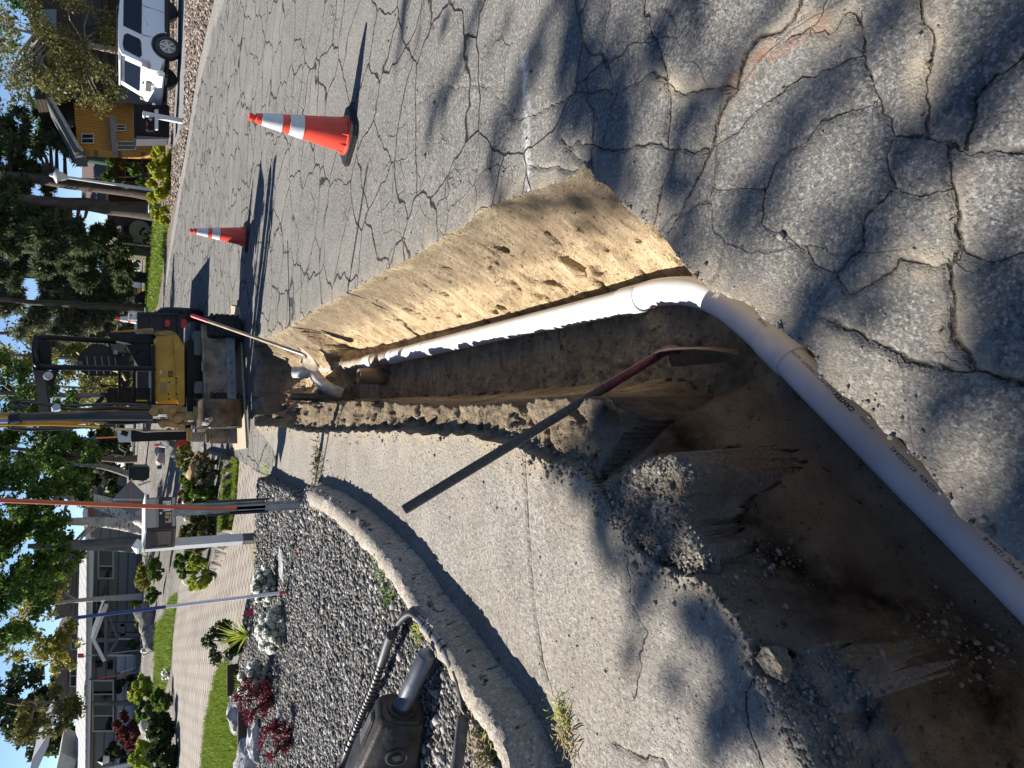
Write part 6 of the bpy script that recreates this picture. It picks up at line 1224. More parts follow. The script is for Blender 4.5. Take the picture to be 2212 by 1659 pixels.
# bright aspens, birch trunks
AG = 'broad leaved trees before the left houses'
tree('birch_tree', 'white birch with dark marked slanting trunk and bright green crown behind the mailbox', D(308, 1122, 22.5), D(60, 1052, 22.5), .30, [(-60, 1000, 130, 1180, 22.5, 1.2), (60, 1020, 185, 1130, 22, .8)], 'aspen', 9000, .13, BIRCH, AG, 51, lean=D(175, 1074, 22.5), limbs=7, kw=dict(shell=.0))
tree('birch_tree', 'white birch with upright trunk close behind the slanting birch', D(306, 1142, 23.5), D(60, 1126, 23.5), .26, [(-60, 1120, 120, 1290, 23.5, 1.2), (90, 1140, 175, 1240, 23, .5)], 'aspen', 7500, .13, BIRCH, AG, 52, lean=D(220, 1128, 23.5), limbs=6, kw=dict(shell=.0))
tree('dark_trunk_tree', 'old tree with thick dark furrowed trunk left of the birches', D(300, 1176, 21.5), D(60, 1180, 21.5), .26, [(-60, 1200, 90, 1400, 22, 1), (40, 1150, 150, 1310, 21.5, 1)], 'aspen', 8500, .12, M('furrowed_bark', (.13, .115, .10), .9, var=.6, scale=6, stretch=(1, 1, .25), bump=.7), AG, 53, lean=D(190, 1177, 21.5), limbs=0, kw=dict(shell=.0))
tree('aspen_tree', 'leafy bright aspen over the excavator boom', D(325, 985, 30), D(-40, 960, 30), .2, [(-60, 860, 120, 1020, 30, 1.3), (60, 900, 190, 1010, 30, .8)], 'aspen', 9000, .15, M('red_brown_bark', (.14, .095, .075), .9, var=.4, scale=6, bump=.5), AG, 54, lean=D(240, 992, 30), limbs=14, kw=dict(shell=.0))
tree('aspen_tree', 'leafy green aspen right of the boom under the canopy beam', D(330, 850, 36), D(-40, 850, 36), .2, [(-60, 770, 90, 890, 36, 1), (80, 830, 165, 910, 36, .6)], 'mid', 5500, .17, GBARK, AG, 55, limbs=12, kw=dict(shell=.0))
tree('aspen_tree', 'sparse light green aspen before the grey house roof', D(300, 1290, 25.5), D(60, 1310, 25.5), .12, [(40, 1250, 150, 1430, 25.5, 1.1), (100, 1350, 172, 1450, 25.2, .8), (0, 1340, 90, 1440, 25.5, .5)], 'yellow', 3800, .12, M('white_twig', (.42, .38, .33), .8), AG, 56, limbs=4, kw=dict(shell=.0))
tree('white_limb_tree', 'leaning tree with curved white edged trunk behind the dark bin', D(315, 1042, 27), D(160, 1004, 27), .16, [(90, 940, 215, 1060, 28, 1)], 'mid', 4200, .16, GBARK, AG, 57, lean=D(230, 1010, 27), limbs=3)
tree('fir_tree', 'dark fir rising behind the left end of the grey house', D(190, 1545, 45), D(-60, 1500, 45), .35, [(-40, 1440, 130, 1600, 45, 1.2), (60, 1480, 180, 1640, 45, 1)], 'dark', 6000, .30, BARK, AG, 58, kw=dict(shell=.0))
tree('leafing_tree', 'olive leafed young tree in front of the upper storey', D(300, 1520, 27), D(60, 1515, 27), .10, [(40, 1480, 160, 1600, 26.5, 1)], 'olive', 3200, .13, GBARK, AG, 59, kw=dict(shell=.0), limbs=8)
bush('dark_thicket', 'dark thicket filling the space behind the birch trunks', 'thicket', (150, 930, 300, 1060), 33, 'dark', 3800, .2, 30, .2, seed=60)
# sign seen from behind, bin, cone and stones by the excavator
sg = empty('road_sign', 'grey back of a diamond road work sign with orange edge strips', 'road sign', L(330, 1078)); sy = 15.5
b = MB(); b.prism([D(240, 1082, sy), D(282, 1037, sy + .5), D(330, 1084, sy), D(283, 1112, sy - .3)], (0, .012, 0)); b.build('panel', M('sign_grey', (.17, .175, .18), .45, var=.06), sg); b = MB(); b.tube([D(244, 1079, sy - .05), D(335, 1080, sy - .05)], .014, 6); b.build('upright_brace', M('brace_pale', (.5, .5, .5), .4), sg); b = MB(); b.prism([D(281, 1040, sy + .44), D(283.5, 1040, sy + .44), D(283.5, 1090, sy - .14), D(281, 1090, sy - .14)], (0, -.02, 0)); b.build('cross_brace', ORG, sg); b = MB(); b.tube([D(284, 1082, sy - .06), D(326, 1086, sy - .06)], .010, 6); b.build('orange_strip', ORG, sg)
b = MB(); b.tube([D(330, 1080, sy), L(345, 1074)], .02, 6); b.tube([D(300, 1048, sy + .3), D(324, 1040, sy + .4)], .02, 6); b.build('stand_leg', M('brace_pale', (.5, .5, .5)), sg)
ob = MB(); quadbox(ob, [(281, 1009), (281, 1038), (322, 1038), (324, 1009)], 24, .8); o = empty('refuse_bin', 'dark green refuse bin in the shade between birch trunk and sign', 'bin', D(323, 1022, 24)); ob.build('body', M('bin_green', (.012, .022, .02), .5), o, bevel=.05); ob = MB(); quadbox(ob, [(278, 1008), (278, 1039), (282, 1040), (282, 1007)], 23.95, .9); ob.build('lid', M('bin_green', (.012, .022, .02)), o, bevel=.03)
p_ = L(362, 966); copy_tree(cone_a, None, 'orange cone with white bands among stones on the left verge behind the excavator guard', None, (p_.x + .05, p_.y, hz(p_.x, p_.y) + .02), .2)
def rock(name, label, cat, c, s, mat, seed, group=None, sub=3, rough_=.25, parent=None):
    bm = bmesh.new(); bmesh.ops.create_icosphere(bm, subdivisions=sub, radius=1); rnd = random.Random(seed); o3 = Vector((rnd.uniform(0, 50), rnd.uniform(0, 50), rnd.uniform(0, 50)))
    from mathutils import noise as mn
    for v in bm.verts:
        n_ = v.co.normalized(); f = 1 + rough_ * (mn.noise(n_ * 1.3 + o3) * 1.2 + mn.noise(n_ * 3.1 + o3) * .5 + mn.noise(n_ * 8 + o3) * .2); cell = mn.cell(n_ * 1.6 + o3) if False else 0
        v.co = Vector((n_.x * s[0] * f, n_.y * s[1] * f, max(-.55, n_.z) * s[2] * f))
    me = bpy.data.meshes.new(name); bm.to_mesh(me); bm.free(); me.materials.append(mat); me.shade_smooth(); me.set_sharp_from_angle(angle=radians(32)); o = bpy.data.objects.new(name, me); COL.objects.link(o); o.location = c; return tag(o, label, cat, group)
ROCKG = M('grey_stone', (.085, .085, .085), .9, var=.5, scale=5, bump=.6, col2=(.17, .165, .155)); ROCKP = M('pale_stone', (.40, .37, .33), .85, var=.3, scale=6, bump=.4); CONC2 = None
for k, (X, Y, s, mt, lab) in enumerate(((366, 945, .20, ROCKG, 'grey boulder behind the excavator guard'), (378, 968, .17, ROCKG, 'grey boulder touching the far left cone foot'), (352, 992, .17, ROCKP, 'pale stone between cone and brown tree trunk'), (345, 975, .13, ROCKP, 'small pale stone just above the far cone foot'))):
    p = L(X, Y); rock('verge_stone', lab, 'stone', p + Vector((0, 0, s * .2)), (s, s, s * .7), mt, 70 + k, 'stones on the left verge')
f_ = L(372, 938); stake('thin orange marker with blue top beside the far left cone', f_, D(178, 947, f_.y), .018, [(0, .34, GALV, 'post'), (.34, .85, ORG, 'rod'), (.85, 1, BLUE, 'blue_top')])
for k, (X, Y, X1, Y1, lab) in enumerate(((297, 1452, 193, 1468, 'thin orange marker rod standing before the pale siding'), (295, 1442, 252, 1455, 'short white marker rod beside the thin orange one'), (306, 1290, 214, 1296, 'thin white marker rod before the small house window'))):
    f_ = L(X, Y); c_ = ORG if k == 0 else WHT; stake(lab, f_, D(X1, Y1, f_.y), .022, [(0, .2, GALV, 'post'), (.2, .82, c_, 'rod'), (.82, 1, BLUE, 'tip')])
rs_ = empty('red_placard', 'small red placard on a thin grey pole before the house fascia', 'placard', L(300, 1412)); f_ = L(302, 1404); b = MB(); b.tube([f_, D(178, 1418, f_.y)], .02, 6); b.build('pole', GALV, rs_); b = MB(); rect(b, 168, 1412, 181, 1421, f_.y - .03, .02); b.build('board', RED, rs_)
bush('side_hedge', 'tall dark hedge outside the left picture edge shading the pavers', 'hedge', (215, 1690, 380, 1840), 20.5, 'dark', 6000, .16, 40, .25, seed=77)
# ---- garden before the house
for k, (X0, Y0, X1, Y1, leaf, n, sz, nm, lab) in enumerate(((282, 1462, 328, 1518, 'lime', 2600, .12, 'lime_shrub', 'bright yellow green shrub beside the lawn strip'), (296, 1512, 330, 1554, 'mid', 1500, .11, 'green_shrub', 'mid green shrub left of the bright yellow green one'), (252, 1538, 312, 1614, 'red', 3600, .10, 'barberry_bush', 'red brown barberry bush under the large house window'), (238, 1478, 276, 1540, 'olive', 1500, .11, 'young_maple', 'pale leafed young tree before the window corner'), (252, 1462, 290, 1504, 'dark', 1000, .12, 'dark_shrub', 'dark shrub against the pale siding'), (276, 1484, 296, 1512, 'wine', 700, .09, 'wine_shrub', 'small dark red shrub behind the bright yellow green one'),
      (286, 1602, 340, 1660, 'lime', 2000, .12, 'pale_shrub', 'yellow green spiky shrub at the left picture edge'), (240, 1560, 270, 1600, 'olive', 700, .12, 'olive_shrub', 'olive shrub between window and barberry'), (232, 1600, 290, 1650, 'dark', 1500, .13, 'corner_shrub', 'dark leafed shrub around the garden lamp post'), (318, 1540, 372, 1600, 'dark', 2600, .13, 'shaded_hedge', 'dark hedge mound casting shade on the pavers'), (322, 1590, 376, 1680, 'dark', 3600, .13, 'shaded_hedge', 'dark hedge mound at the left picture edge'), (330, 1492, 366, 1540, 'mid', 1500, .11, 'bank_shrub', 'green mound at the end of the lawn strip'),
      (318, 1268, 338, 1300, 'mid', 1100, .10, 'border_plant', 'leafy green border plant right of the lawn strip'), (322, 1206, 344, 1262, 'mid', 1500, .10, 'border_plant', 'low leafy border row behind the mailbox post'), (284, 1290, 302, 1318, 'lime', 600, .10, 'small_lime_shrub', 'small lime shrub under the small window'), (276, 1384, 298, 1404, 'mid', 500, .1, 'tulip_plant', 'green plant beside the front door'), (292, 1330, 306, 1362, 'olive', 400, .09, 'porch_plant', 'low plant before the porch post'), (300, 1186, 318, 1290, 'yellow', 1000, .10, 'edging_plants', 'low yellow green edging plants along the house wall'))):
    y = L(min(X1, 384), (Y0 + Y1) / 2).y * .97; bush(nm, lab, 'shrub', (X0, Y0, X1, Y1), y, leaf, n, sz, 16, .30, group='shrubs of the left garden', seed=80 + k)
for k, (X, Y, s, mt, lab) in enumerate(((330, 1345, (.42, .3, .28), ROCKG, 'largest dark boulder of the bank below the porch'), (334, 1380, (.36, .28, .24), ROCKG, 'dark boulder left of the largest one below the porch'), (318, 1322, (.34, .3, .28), ROCKG, 'smaller dark boulder right of the largest one'), (330, 1560, (.36, .28, .24), ROCKP, 'pale rounded boulder below the barberry bush'), (334, 1590, (.3, .25, .2), ROCKP, 'pale boulder left of the rounded one'))):
    p = L(X, Y); rock('boulder', lab, 'boulder', p + Vector((0, 0, s[2] * .15)), s, mt, 110 + k, 'boulders of the left garden')
for k, (X0, Y0, X1, Y1, lab) in enumerate(((350, 1444, 366, 1472, 'small white flower clump at the lawn strip corner'), (304, 1400, 330, 1416, 'white flower clump spilling over the bank by the front door'), (352, 1500, 366, 1520, 'white flower clump at the dark hedge edge'))):
    y = L(X1, (Y0 + Y1) / 2).y; bush('flower_clump', lab, 'flowers', (X0, Y0, X1, Y1), y, 'white', 900, .06, 12, seed=130 + k, group='white flower clumps')
# ---- the planting island
isl_pl = [(398, 1010, 432, 1040, 'mid', 900, .05, 'iris_clump', 'sword leaved iris clump nearest the excavator', .7), (404, 1040, 452, 1078, 'mid', 1400, .06, 'iris_clump', 'tall sword leaved clump in the middle of the island bed', .8), (420, 985, 446, 1010, 'straw', 700, .05, 'dry_plant', 'dry straw coloured plant at the end of the island bed', .3), (390, 1060, 425, 1100, 'wine', 500, .05, 'wine_plant', 'dark red leafed plant behind the marker stake', .2), (412, 1085, 448, 1130, 'mid', 1300, .05, 'rose_plant', 'green rose bush behind the channel post', .1), (400, 1125, 455, 1180, 'olive', 1600, .05, 'perennial_clump', 'dark green perennial clump right of the mailbox post', .2), (385, 1180, 425, 1232, 'mid', 1500, .05, 'perennial_clump', 'leafy perennial clump left of the mailbox post', .3), (410, 1215, 446, 1262, 'lime', 1000, .05, 'grassy_clump', 'bright green grassy clump at the left tip of the island bed', .6), (428, 1000, 455, 1040, 'grey', 800, .04, 'grey_plant', 'grey green low plant in the island bed', .2), (386, 976, 408, 1000, 'yellow', 500, .05, 'weed_clump', 'yellow green weeds by the far edge of the island bed', .4)]
for k, (X0, Y0, X1, Y1, leaf, n, sz, nm, lab, up_) in enumerate(isl_pl):
    y = L(X1, (Y0 + Y1) / 2).y - .1; bush(nm, lab, 'plant', (X0 - 5, Y0 - 16, X1 + 8, Y1 + 16), y, leaf, int(n * 2.6), sz * 1.25, 46, .17, group='plants of the island bed', seed=140 + k, kw=dict(up=up_ * 2))
ic = L(432, 1110); bush('ground_plants', 'mixed low green growth covering the island bed', 'plants', (428, 985, 466, 1255), ic.y - .2, 'olive', 5200, .045, 120, .07, seed=177, deep=.9, stems=False)['kind'] = 'stuff'
p = L(447, 1024); rock('orange_stone', 'pale orange stone lying in the island bed', 'stone', p + Vector((0, 0, .16)), (.16, .13, .13), M('orange_stone', (.50, .30, .16), .8, var=.2), 160)
for k, (X, Y) in enumerate(((408, 1092), (412, 1100), (421, 1076), (398, 1084), (414, 1143), (418, 1152), (402, 1120), (424, 1130), (430, 1108))):
    q = D(X, Y, L(445, Y).y - .35); b = MB(); b.lathe([(0, -.02), (.035, -.01), (.04, .012), (.02, .03), (0, .02)], q, 8); b.tube([q, q - Vector((0, -.05, .3))], .004, 4); tag(b.build('bloom', M('peach_bloom', (.72, .45, .30), .6) if k % 3 else M('white_bloom', (.8, .78, .72), .6)), 'single ' + ('white' if k % 3 == 0 else 'peach') + ' rose bloom in the island bed', 'flower', 'rose blooms in the island bed')
p = L(456, 1152); sl_ = empty('path_light', 'small silver garden path light at the edge of the island bed', 'path light', p); b = MB(); b.tube([p, D(450, 1152, p.y)], .012, 6); b.build('stem', BLKP, sl_); b = MB(); b.lathe([(0, -.03), (.05, -.025), (.065, .02), (.05, .07), (.0, .09)], D(447, 1151, p.y), 14); b.build('globe', M('globe_silver', (.55, .6, .65), .2, metal=.3), sl_, smooth=50)
# ---------------------------------------------------------------- gravel bed, near plants, rubble and small things
GZ = lambda x, y: hz(x, y)
def stones(name, label, cat, pts, sizes, mat, sub=1, kind='stuff', flat=.7, seed=0):
    rg = np.random.default_rng(seed); bm = bmesh.new(); bmesh.ops.create_icosphere(bm, subdivisions=sub, radius=1) if sub else bmesh.ops.create_cube(bm, size=1.3)
    base = np.array([v.co[:] for v in bm.verts]); bmesh.ops.triangulate(bm, faces=bm.faces) ; fc = np.array([[v.index for v in f.verts] for f in bm.faces]); bm.free()
    n = len(pts); nv = len(base); nf = len(fc); pts = np.array(pts, float); sizes = np.array(sizes, float)
    v = base[None] * (1 + rg.uniform(-.42, .42, (n, nv, 1))) * sizes[:, None, None] * np.stack([rg.uniform(.75, 1.35, n), rg.uniform(.7, 1.1, n), np.full(n, flat)], 1)[:, None, :]
    a = rg.uniform(0, 2 * pi, n); ca, sa = np.cos(a)[:, None], np.sin(a)[:, None]; t = rg.uniform(-.5, .5, n); ct, st = np.cos(t)[:, None], np.sin(t)[:, None]
    y = v[..., 1] * ct - v[..., 2] * st; z = v[..., 1] * st + v[..., 2] * ct; x = v[..., 0] * ca - y * sa; y = v[..., 0] * sa + y * ca
    v = np.stack([x, y, z], -1) + pts[:, None, :]; f = fc[None] + (np.arange(n) * nv)[:, None, None]
    me = bpy.data.meshes.new(name); me.vertices.add(n * nv); me.loops.add(n * nf * 3); me.polygons.add(n * nf); me.vertices.foreach_set('co', v.reshape(-1).astype(np.float32)); me.loops.foreach_set('vertex_index', f.reshape(-1).astype(np.int32)); me.polygons.foreach_set('loop_start', np.arange(0, n * nf * 3, 3, dtype=np.int32)); me.update(calc_edges=True)
    me.attributes.new('rnd', 'FLOAT', 'FACE').data.foreach_set('value', np.repeat(rg.random(n), nf).astype(np.float32)); me.materials.append(mat); o = bpy.data.objects.new(name, me); COL.objects.link(o); return tag(o, label, cat, kind=kind)
def m_stone(name, stops):
    n = NT(name); base = n.ramp(n.attr('rnd'), stops); base = n.mix(n.ramp(n.noise(60, 4), [(.35, .35), (.65, 0.)]), base, (.12, .11, .10)); return n.done(base, .85, n.bump(n.noise(120, 3), .4, .004), .3)
GST = m_stone('gravel_stone', [(0, (.045, .044, .042)), (.35, (.115, .111, .105)), (.62, (.21, .203, .19)), (.85, (.36, .345, .32)), (1, (.56, .535, .49))])
rg = np.random.default_rng(3)
def scatter(poly, n, x0, x1, y0, y1, power=1.0, rej=None):
    out = np.zeros((0, 2))
    while len(out) < n:
        y = y0 + (y1 - y0) * rg.random(60000) ** power; x = rg.uniform(x0, x1, 60000); k = inside(x, y, poly) & (x > -.60 * y - .35)
        out = np.concatenate([out, np.stack([x[k], y[k]], 1)])
    return out[:n]
ZI = lambda p: np.array([Z[min(max(np.searchsorted(ys, b), 0), NY - 1), min(max(np.searchsorted(xs, a), 0), NX - 1)] for a, b in p])
gp_ = scatter(GRAV, 25000, -5.5, -.7, 2.1, 9.2, 1.15); gz_ = ZI(gp_); sz_ = np.clip(rg.lognormal(-4.53, .38, len(gp_)), .005, .026)
stones('gravel', 'crushed grey and white stone filling the bed behind the kerb', 'gravel', np.column_stack([gp_, gz_ + sz_ * .25]), sz_, GST, 1, seed=5)
mu_ = np.column_stack([rg.uniform(6, 17, 60000), rg.uniform(13, 34, 60000)]); mu_ = mu_[inside(mu_[:, 0], mu_[:, 1], RYARD) & ~inside(mu_[:, 0], mu_[:, 1], RDRIVE) & ~inside(mu_[:, 0], mu_[:, 1], GUTTER) & (mu_[:, 0] < mu_[:, 1] * .6)][:9000]
stones('rock_mulch', 'brown and pale landscaping rocks covering the verge across the road', 'rock mulch', np.column_stack([mu_, ZI(mu_) + .01]), rg.uniform(.03, .07, len(mu_)), m_stone('mulch_rock', [(0, (.07, .05, .04)), (.5, (.19, .145, .115)), (1, (.42, .35, .29))]), 1, seed=15)
# clods and grit in and along the dig
CLOD = m_stone('dirt_clod', [(0, (.12, .09, .06)), (.5, (.30, .24, .16)), (1, (.46, .40, .31))]); RUB = m_stone('rubble_grit', [(0, (.07, .062, .052)), (.5, (.19, .168, .138)), (1, (.40, .36, .30))])
pp = scatter(FLOOR, 500, -1.4, .5, .3, 9.2, 1.5); pp = np.concatenate([pp, scatter(W_S[::-1] + W_F[::-1][:4], 500, -1.4, .2, .3, 2.4)]) if False else pp; zz = ZI(pp); s_ = rg.exponential(.0022, len(pp)) + .0016; stones('dirt_clods', 'loose clods and grit lying in the trench', 'dirt clods', np.column_stack([pp, zz + s_ * .3]), np.minimum(s_, .028), CLOD, 1, seed=6)
band = []
for (pts, n, spread) in ((W_S, 900, .035), (W_L, 350, .05), (W_N, 160, .018), (W_R, 90, .02)):
    for i in range(n):
        a = pts[rg.integers(0, len(pts))]; band.append((a[0] + rg.normal() * spread, a[1] + rg.normal() * spread))
for (X, Y, n, sp) in ((1540, 1230, 160, .03), (1740, 1430, 160, .035), (1830, 1500, 160, .04)):
    c = G(X, Y)
    for i in range(n): band.append((c.x + rg.normal() * sp, c.y + rg.normal() * sp))
band = np.array(band); zz = ZI(band); s_ = np.minimum(rg.exponential(.0026, len(band)) + .0016, .013); stones('rubble_grit', 'broken concrete grit along the edges of the dig', 'rubble', np.column_stack([band, zz + s_ * .3]), s_, RUB, 1, seed=7)
rp = np.column_stack([rg.uniform(-1.2, 2.4, 1100), rg.uniform(.6, 4.5, 1100)]); rp = rp[~inside(rp[:, 0], rp[:, 1], PIT) & ~inside(rp[:, 0], rp[:, 1], YARD)]; s_ = rg.exponential(.0016, len(rp)) + .0016; stones('road_grit', 'loose grit scattered over the road and apron', 'grit', np.column_stack([rp, ZI(rp) + s_ * .3]), s_, RUB, 1, seed=8)
# broken concrete lumps on the bank
def lump(label, X, Y, z, s, seed, mt=LUMP, rz=0):
    """a broken piece: flat cast top, ragged fractured flanks"""
    from mathutils import noise as mn
    p = G(X, Y, z); bm = bmesh.new(); bmesh.ops.create_icosphere(bm, subdivisions=5, radius=1); rnd = random.Random(seed); o3 = Vector((rnd.uniform(0, 50), rnd.uniform(0, 50), rnd.uniform(0, 50)))
    cuts = [(Vector((rnd.gauss(0, 1), rnd.gauss(0, 1), rnd.gauss(0, .35))).normalized(), rnd.uniform(.55, .85)) for _ in range(11)] + [(Vector((rnd.gauss(0, .12), rnd.gauss(0, .12), 1)).normalized(), .5)]
    for v in bm.verts:
        q = v.co.copy()
        for nn, dd in cuts:
            k = q.dot(nn) - dd
            if k > 0: q -= nn * k
        f = 1 + .10 * mn.noise(q * 2.5 + o3) + .09 * mn.noise(q * 6 + o3) + .05 * mn.noise(q * 14 + o3); v.co = Vector((q.x * s[0], q.y * s[1], q.z * s[2])) * f * 1.25
    me = bpy.data.meshes.new('concrete_lump'); bm.to_mesh(me); bm.free(); me.materials.append(mt); me.shade_smooth(); me.set_sharp_from_angle(angle=radians(28)); o = bpy.data.objects.new('concrete_lump', me); COL.objects.link(o); o.location = p; o.rotation_euler = (rnd.uniform(-.15, .15), rnd.uniform(-.15, .15), rz); return tag(o, label, 'concrete lump', 'broken concrete lumps on the near bank')
lump('smaller pitted grey block beside the tilted broken slab piece', 1915, 1530, -.27, (.05, .05, .045), 204, LUMPD); lump('pale broken lump at the bottom edge of the picture', 1880, 1640, -.16, (.07, .06, .04), 206, LUMPD); lump('small broken lump on the slab edge below the cracked concrete', 1668, 1432, -.03, (.04, .045, .03), 207); lump('small broken lump wedged at the slab corner', 1540, 1235, -.07, (.04, .035, .03), 208)
for ch_, n_, sd_ in ((CH1, 1500, 71), (CH2, 300, 72), (CH3, 600, 73)):
    cp2 = scatter(ch_, n_, -1.4, .3, .4, 2.5); s_ = np.minimum(rg.exponential(.0019, n_) + .0014, .009); stones('rubble_grit', 'loose stones and grit lying on a broken slab piece', 'rubble', np.column_stack([cp2, ZI(cp2) + s_ * .2]), s_, RUB, 1, seed=sd_)
# white candytuft, agave, shrub, barberry, slate
for k, (X0, Y0, X1, Y1, lab) in enumerate(((545, 1224, 600, 1310, 'mound of white flowers right of the white stake'), (556, 1304, 618, 1412, 'largest mound of white flowers left of the white stake'), (520, 1426, 588, 1512, 'mound of white flowers beside the wine red barberry'))):
    p = L(X1, (Y0 + Y1) / 2); c, r = ell(X0, Y0, X1, Y1, p.y + .12, .6); root = empty('flower_mound', lab, 'flowers', p, 'white flower mounds in the gravel'); cs, rd = clumps(c, r, 60, .17, 300 + k, .2)
    leaf_obj('foliage', [leaf_arrays(cs, rd, 2600, .03, seed=310 + k)], LF['mid'], root); cs2 = [(a, b_ - .01, d + .015) for a, b_, d in cs]; leaf_obj('blossom', [leaf_arrays(cs2, rd, 8000, .018, .9, seed=320 + k, shell=.6)], LF['white'], root)
def strappy(name, label, cat, base, n, length, w, leaf, seed, curve=.6, spread=1.0, group=None):
    rnd = random.Random(seed); b = MB(); root = empty(name, label, cat, base, group)
    for i in range(n):
        a = rnd.uniform(0, 2 * pi); el = rnd.uniform(.35, 1.35); l = length * rnd.uniform(.6, 1.1); p = Vector(base); d = Vector((cos(a) * cos(el) * spread, sin(a) * cos(el) * spread, sin(el))).normalized(); sd = d.cross(Vector((0, 0, 1))).normalized(); rows = []
        for k in range(6):
            t = k / 5; ww = w * (1 - t ** 2) * (.6 + .4 * min(1, t * 4)) + .0005; rows.append([p - sd * ww, p + sd * ww]); d = (d + Vector((0, 0, -curve * .28)) * (t + .2)).normalized(); p = p + d * l / 5
        b.grid(rows, rnd=rnd.uniform(.05, 1))
    b.build('leaf_blades', LF[leaf], root); return root
p = L(536, 1372); strappy('spiky_plant', 'pale green spiky plant with long curving leaves by the pavers', 'plant', p, 46, .36, .011, 'lime', 5)
bush('laurel_shrub', 'dark glossy green shrub at the edge of the brick pavers', 'shrub', (450, 1346, 520, 1432), L(520, 1400).y, 'dark', 2400, .045, 22, .3, seed=331)
bush('barberry_shrub', 'wispy wine red barberry shrub beside the slate rocks', 'shrub', (506, 1462, 590, 1560), L(590, 1500).y, 'wine', 2600, .022, 34, .3, seed=332, kw=dict(shell=0.)); bush('barberry_shrub', 'low wine red barberry sprawl in the gravel at the left edge', 'shrub', (556, 1560, 630, 1640), L(628, 1600).y, 'wine', 2000, .02, 30, .3, seed=333, kw=dict(shell=0.))
for k, (X, Y, s, lab) in enumerate(((520, 1545, (.22, .12, .12), 'blue grey slate rock at the lawn corner'), (512, 1505, (.10, .09, .07), 'pale flat slate beside the timber edging'), (560, 1600, (.20, .13, .11), 'slate rock at the left edge behind the barberry'), (548, 1640, (.22, .14, .14), 'large slate rock at the left edge below the lawn'), (615, 1220, (.15, .10, .045), 'flat dark slate under the right white flower mound'), (612, 1560, (.10, .08, .05), 'small flat slate in the gravel by the barberry'))):
    p = L(X, Y); rock('slate_rock', lab, 'rock', p + Vector((0, 0, s[2] * .2)), s, M('blue_slate', (.17, .18, .20), .75, var=.5, scale=7, bump=.6, col2=(.36, .36, .37)), 340 + k, 'slate rocks round the gravel bed', 3, .45)
TIMB = M('dark_timber', (.055, .035, .026), .8, var=.4, scale=6, stretch=(1, 1, 8), bump=.3)
for k, (X0, Y0, X1, Y1, lab) in enumerate(((513, 1434, 513, 1500, 'dark timber edging board between lawn and gravel'), (538, 1534, 538, 1612, 'dark timber board standing among the slate rocks'))):
    a, c = L(X0, Y0), L(X1, Y1); tag(MB().bar(a + Vector((0, 0, .05)), c + Vector((0, 0, .05)), .04, .13).build('edging_board', TIMB, bevel=.005), lab, 'edging board', 'timber edging boards')
p = L(548, 1322); fl = empty('marker_flag', 'small crimson marker flag on a wire beside the spiky plant', 'flag', p); b = MB(); q = D(522, 1322, p.y); b.prism([D(522, 1330, p.y), D(546, 1332, p.y), D(547, 1310, p.y)], (0, .002, 0)); b.build('cloth', M('crimson', (.45, .02, .06), .6), fl); b = MB(); b.tube([p, D(546, 1318, p.y)], .0025, 5); b.build('wire', GALV, fl)
# grass blades
def grassy(name, label, cat, polys, n, h, leaf, seed, kind='stuff', z=0):
    rgg = np.random.default_rng(seed); pts = []
    for poly, w in polys:
        xs_ = [a for a, b in poly]; ys_ = [b for a, b in poly]; m_ = int(n * w); got = np.zeros((0, 2))
        for _ in range(60):
            q = np.column_stack([rgg.uniform(min(xs_), max(xs_), 4000), rgg.uniform(min(ys_), max(ys_), 4000)]); q = q[inside(q[:, 0], q[:, 1], poly)]; got = np.concatenate([got, q])
            if len(got) >= m_: break
        pts.append(got[:m_])
    p = np.concatenate(pts); k = len(p); p3 = np.column_stack([p, ZI(p) + z]); sc = np.maximum(1, p3[:, 1] / 12)[:, None]; d = rgg.normal(size=(k, 3)) * .45; d[:, 2] = 1; d *= h * (.6 + .8 * rgg.random(k))[:, None] * np.minimum(sc, 1.6); s = rgg.normal(size=(k, 3)); s[:, 2] = 0; s /= np.linalg.norm(s, axis=1)[:, None]; s *= h * .11 * sc
    v = np.stack([p3 - s, p3 + s, p3 + d + s * .1, p3 + d - s * .1], 1); o = leaf_obj(name, [(v, np.clip(rgg.random(k), .01, 1))], LF[leaf]); return tag(o, label, cat, kind=kind)
LF['grass'] = leafmat('leaf_grass', (.10, .17, .015), (.27, .33, .05))
grassy('lawn_grass', 'short bright green lawn grass beside the pavers', 'grass', [(LAWN, .6), (LAWN2, .25), (LAWN3, .15)], 26000, .05, 'grass', 5); grassy('far_lawn_grass', 'bright lawn grass across the road', 'grass', [(RLAWN, 1)], 9000, .09, 'grass', 6)
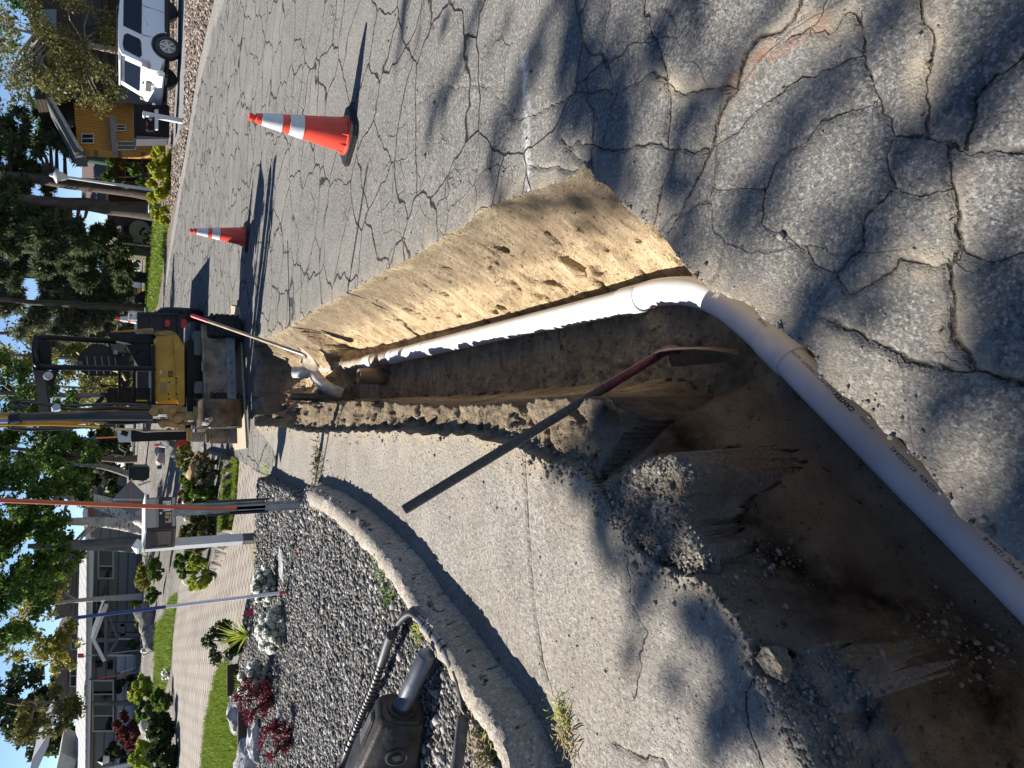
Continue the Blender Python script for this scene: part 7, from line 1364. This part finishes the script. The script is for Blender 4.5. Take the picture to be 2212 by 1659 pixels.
def tuft(name, label, X, Y, n, h, leaf, seed, z=0.0, spread=.05, cat='weed', up=.9):
    p = G(X, Y, z) if z < .05 else L(X, Y); rnd = random.Random(seed); b = MB(); p.z = hz(p.x, p.y)
    for i in range(n):
        a = rnd.uniform(0, 2 * pi); f = p + Vector((rnd.gauss(0, spread), rnd.gauss(0, spread), 0)); l = h * rnd.uniform(.5, 1.2); d = Vector((cos(a) * .8, sin(a) * .8, rnd.uniform(.3, 1.2) * up)).normalized(); s = d.cross(Vector((0, 0, 1))).normalized() * l * .045
        m_ = f + d * l * .55; e = f + d * l + Vector((0, 0, -.25 * l)); b.grid([[f - s, f + s], [m_ - s * .9, m_ + s * .9], [e - s * .15, e + s * .15]], rnd=rnd.uniform(.05, 1))
    o = b.build(name, LF[leaf]); return tag(o, label, cat)
tuft('grass_tuft', 'grass tuft growing where kerb meets the cracked slab', 1215, 1550, 70, .055, 'lime', 401, spread=.035); tuft('dry_grass', 'dry straw tuft at the near end of the kerb', 1222, 1585, 110, .06, 'straw', 402, spread=.045); tuft('grass_tuft', 'grass and dry stalks at the kerb near the breaker hose', 1050, 1610, 120, .10, 'straw', 403, .1, .06); tuft('grass_tuft', 'small green tuft beside the thick hose sleeve', 1062, 1590, 50, .09, 'lime', 404, .1, .04)
tuft('dandelion', 'dandelion weeds growing along the back of the kerb', 828, 1215, 60, .09, 'mid', 405, .1, .045); tuft('dandelion', 'broad leaved weed behind the kerb left of the dandelions', 842, 1285, 46, .09, 'mid', 406, .1, .04); tuft('grass_tuft', 'green tuft inside the bend of the hose', 905, 1365, 46, .07, 'lime', 407, .1, .03); tuft('weed_patch', 'sparse weeds in the joint at the kerb tip', 690, 1003, 90, .10, 'olive', 408, 0, .09); tuft('weed_patch', 'mossy weeds at the right corner of the pavers', 548, 1032, 120, .09, 'lime', 409, .1, .13); tuft('dry_grass', 'dry stalks at the foot of the channel post', 690, 1075, 60, .08, 'straw', 410, .1, .08); tuft('weed_patch', 'yellow green weeds along the paver edge left of the mailbox', 540, 1210, 90, .08, 'lime', 411, .1, .12); tuft('weed_patch', 'yellow green weeds along the paver edge by the mailbox foot', 546, 1120, 70, .07, 'lime', 412, .1, .10)
p = G(686, 996); b = MB(); b.box(p + Vector((0, 0, .012)), (.05, .03, .02)); tag(b.build('litter', M('pink_litter', (.70, .22, .28), .6)), 'small pink scrap lying by the weeds at the kerb tip', 'litter')
p = L(650, 1188); tag(MB().box(p + Vector((0, 0, .02)), (.035, .03, .01)).build('fallen_leaf', M('orange_leaf', (.7, .2, .06), .6)), 'single orange scrap on the gravel', 'leaf')
_kb = make_kerb(); _k = tag(_kb.build('kerb_strip', m_concrete('kerb_concrete', False, (1.25, 1.22, 1.18)), smooth=50), kind='structure')
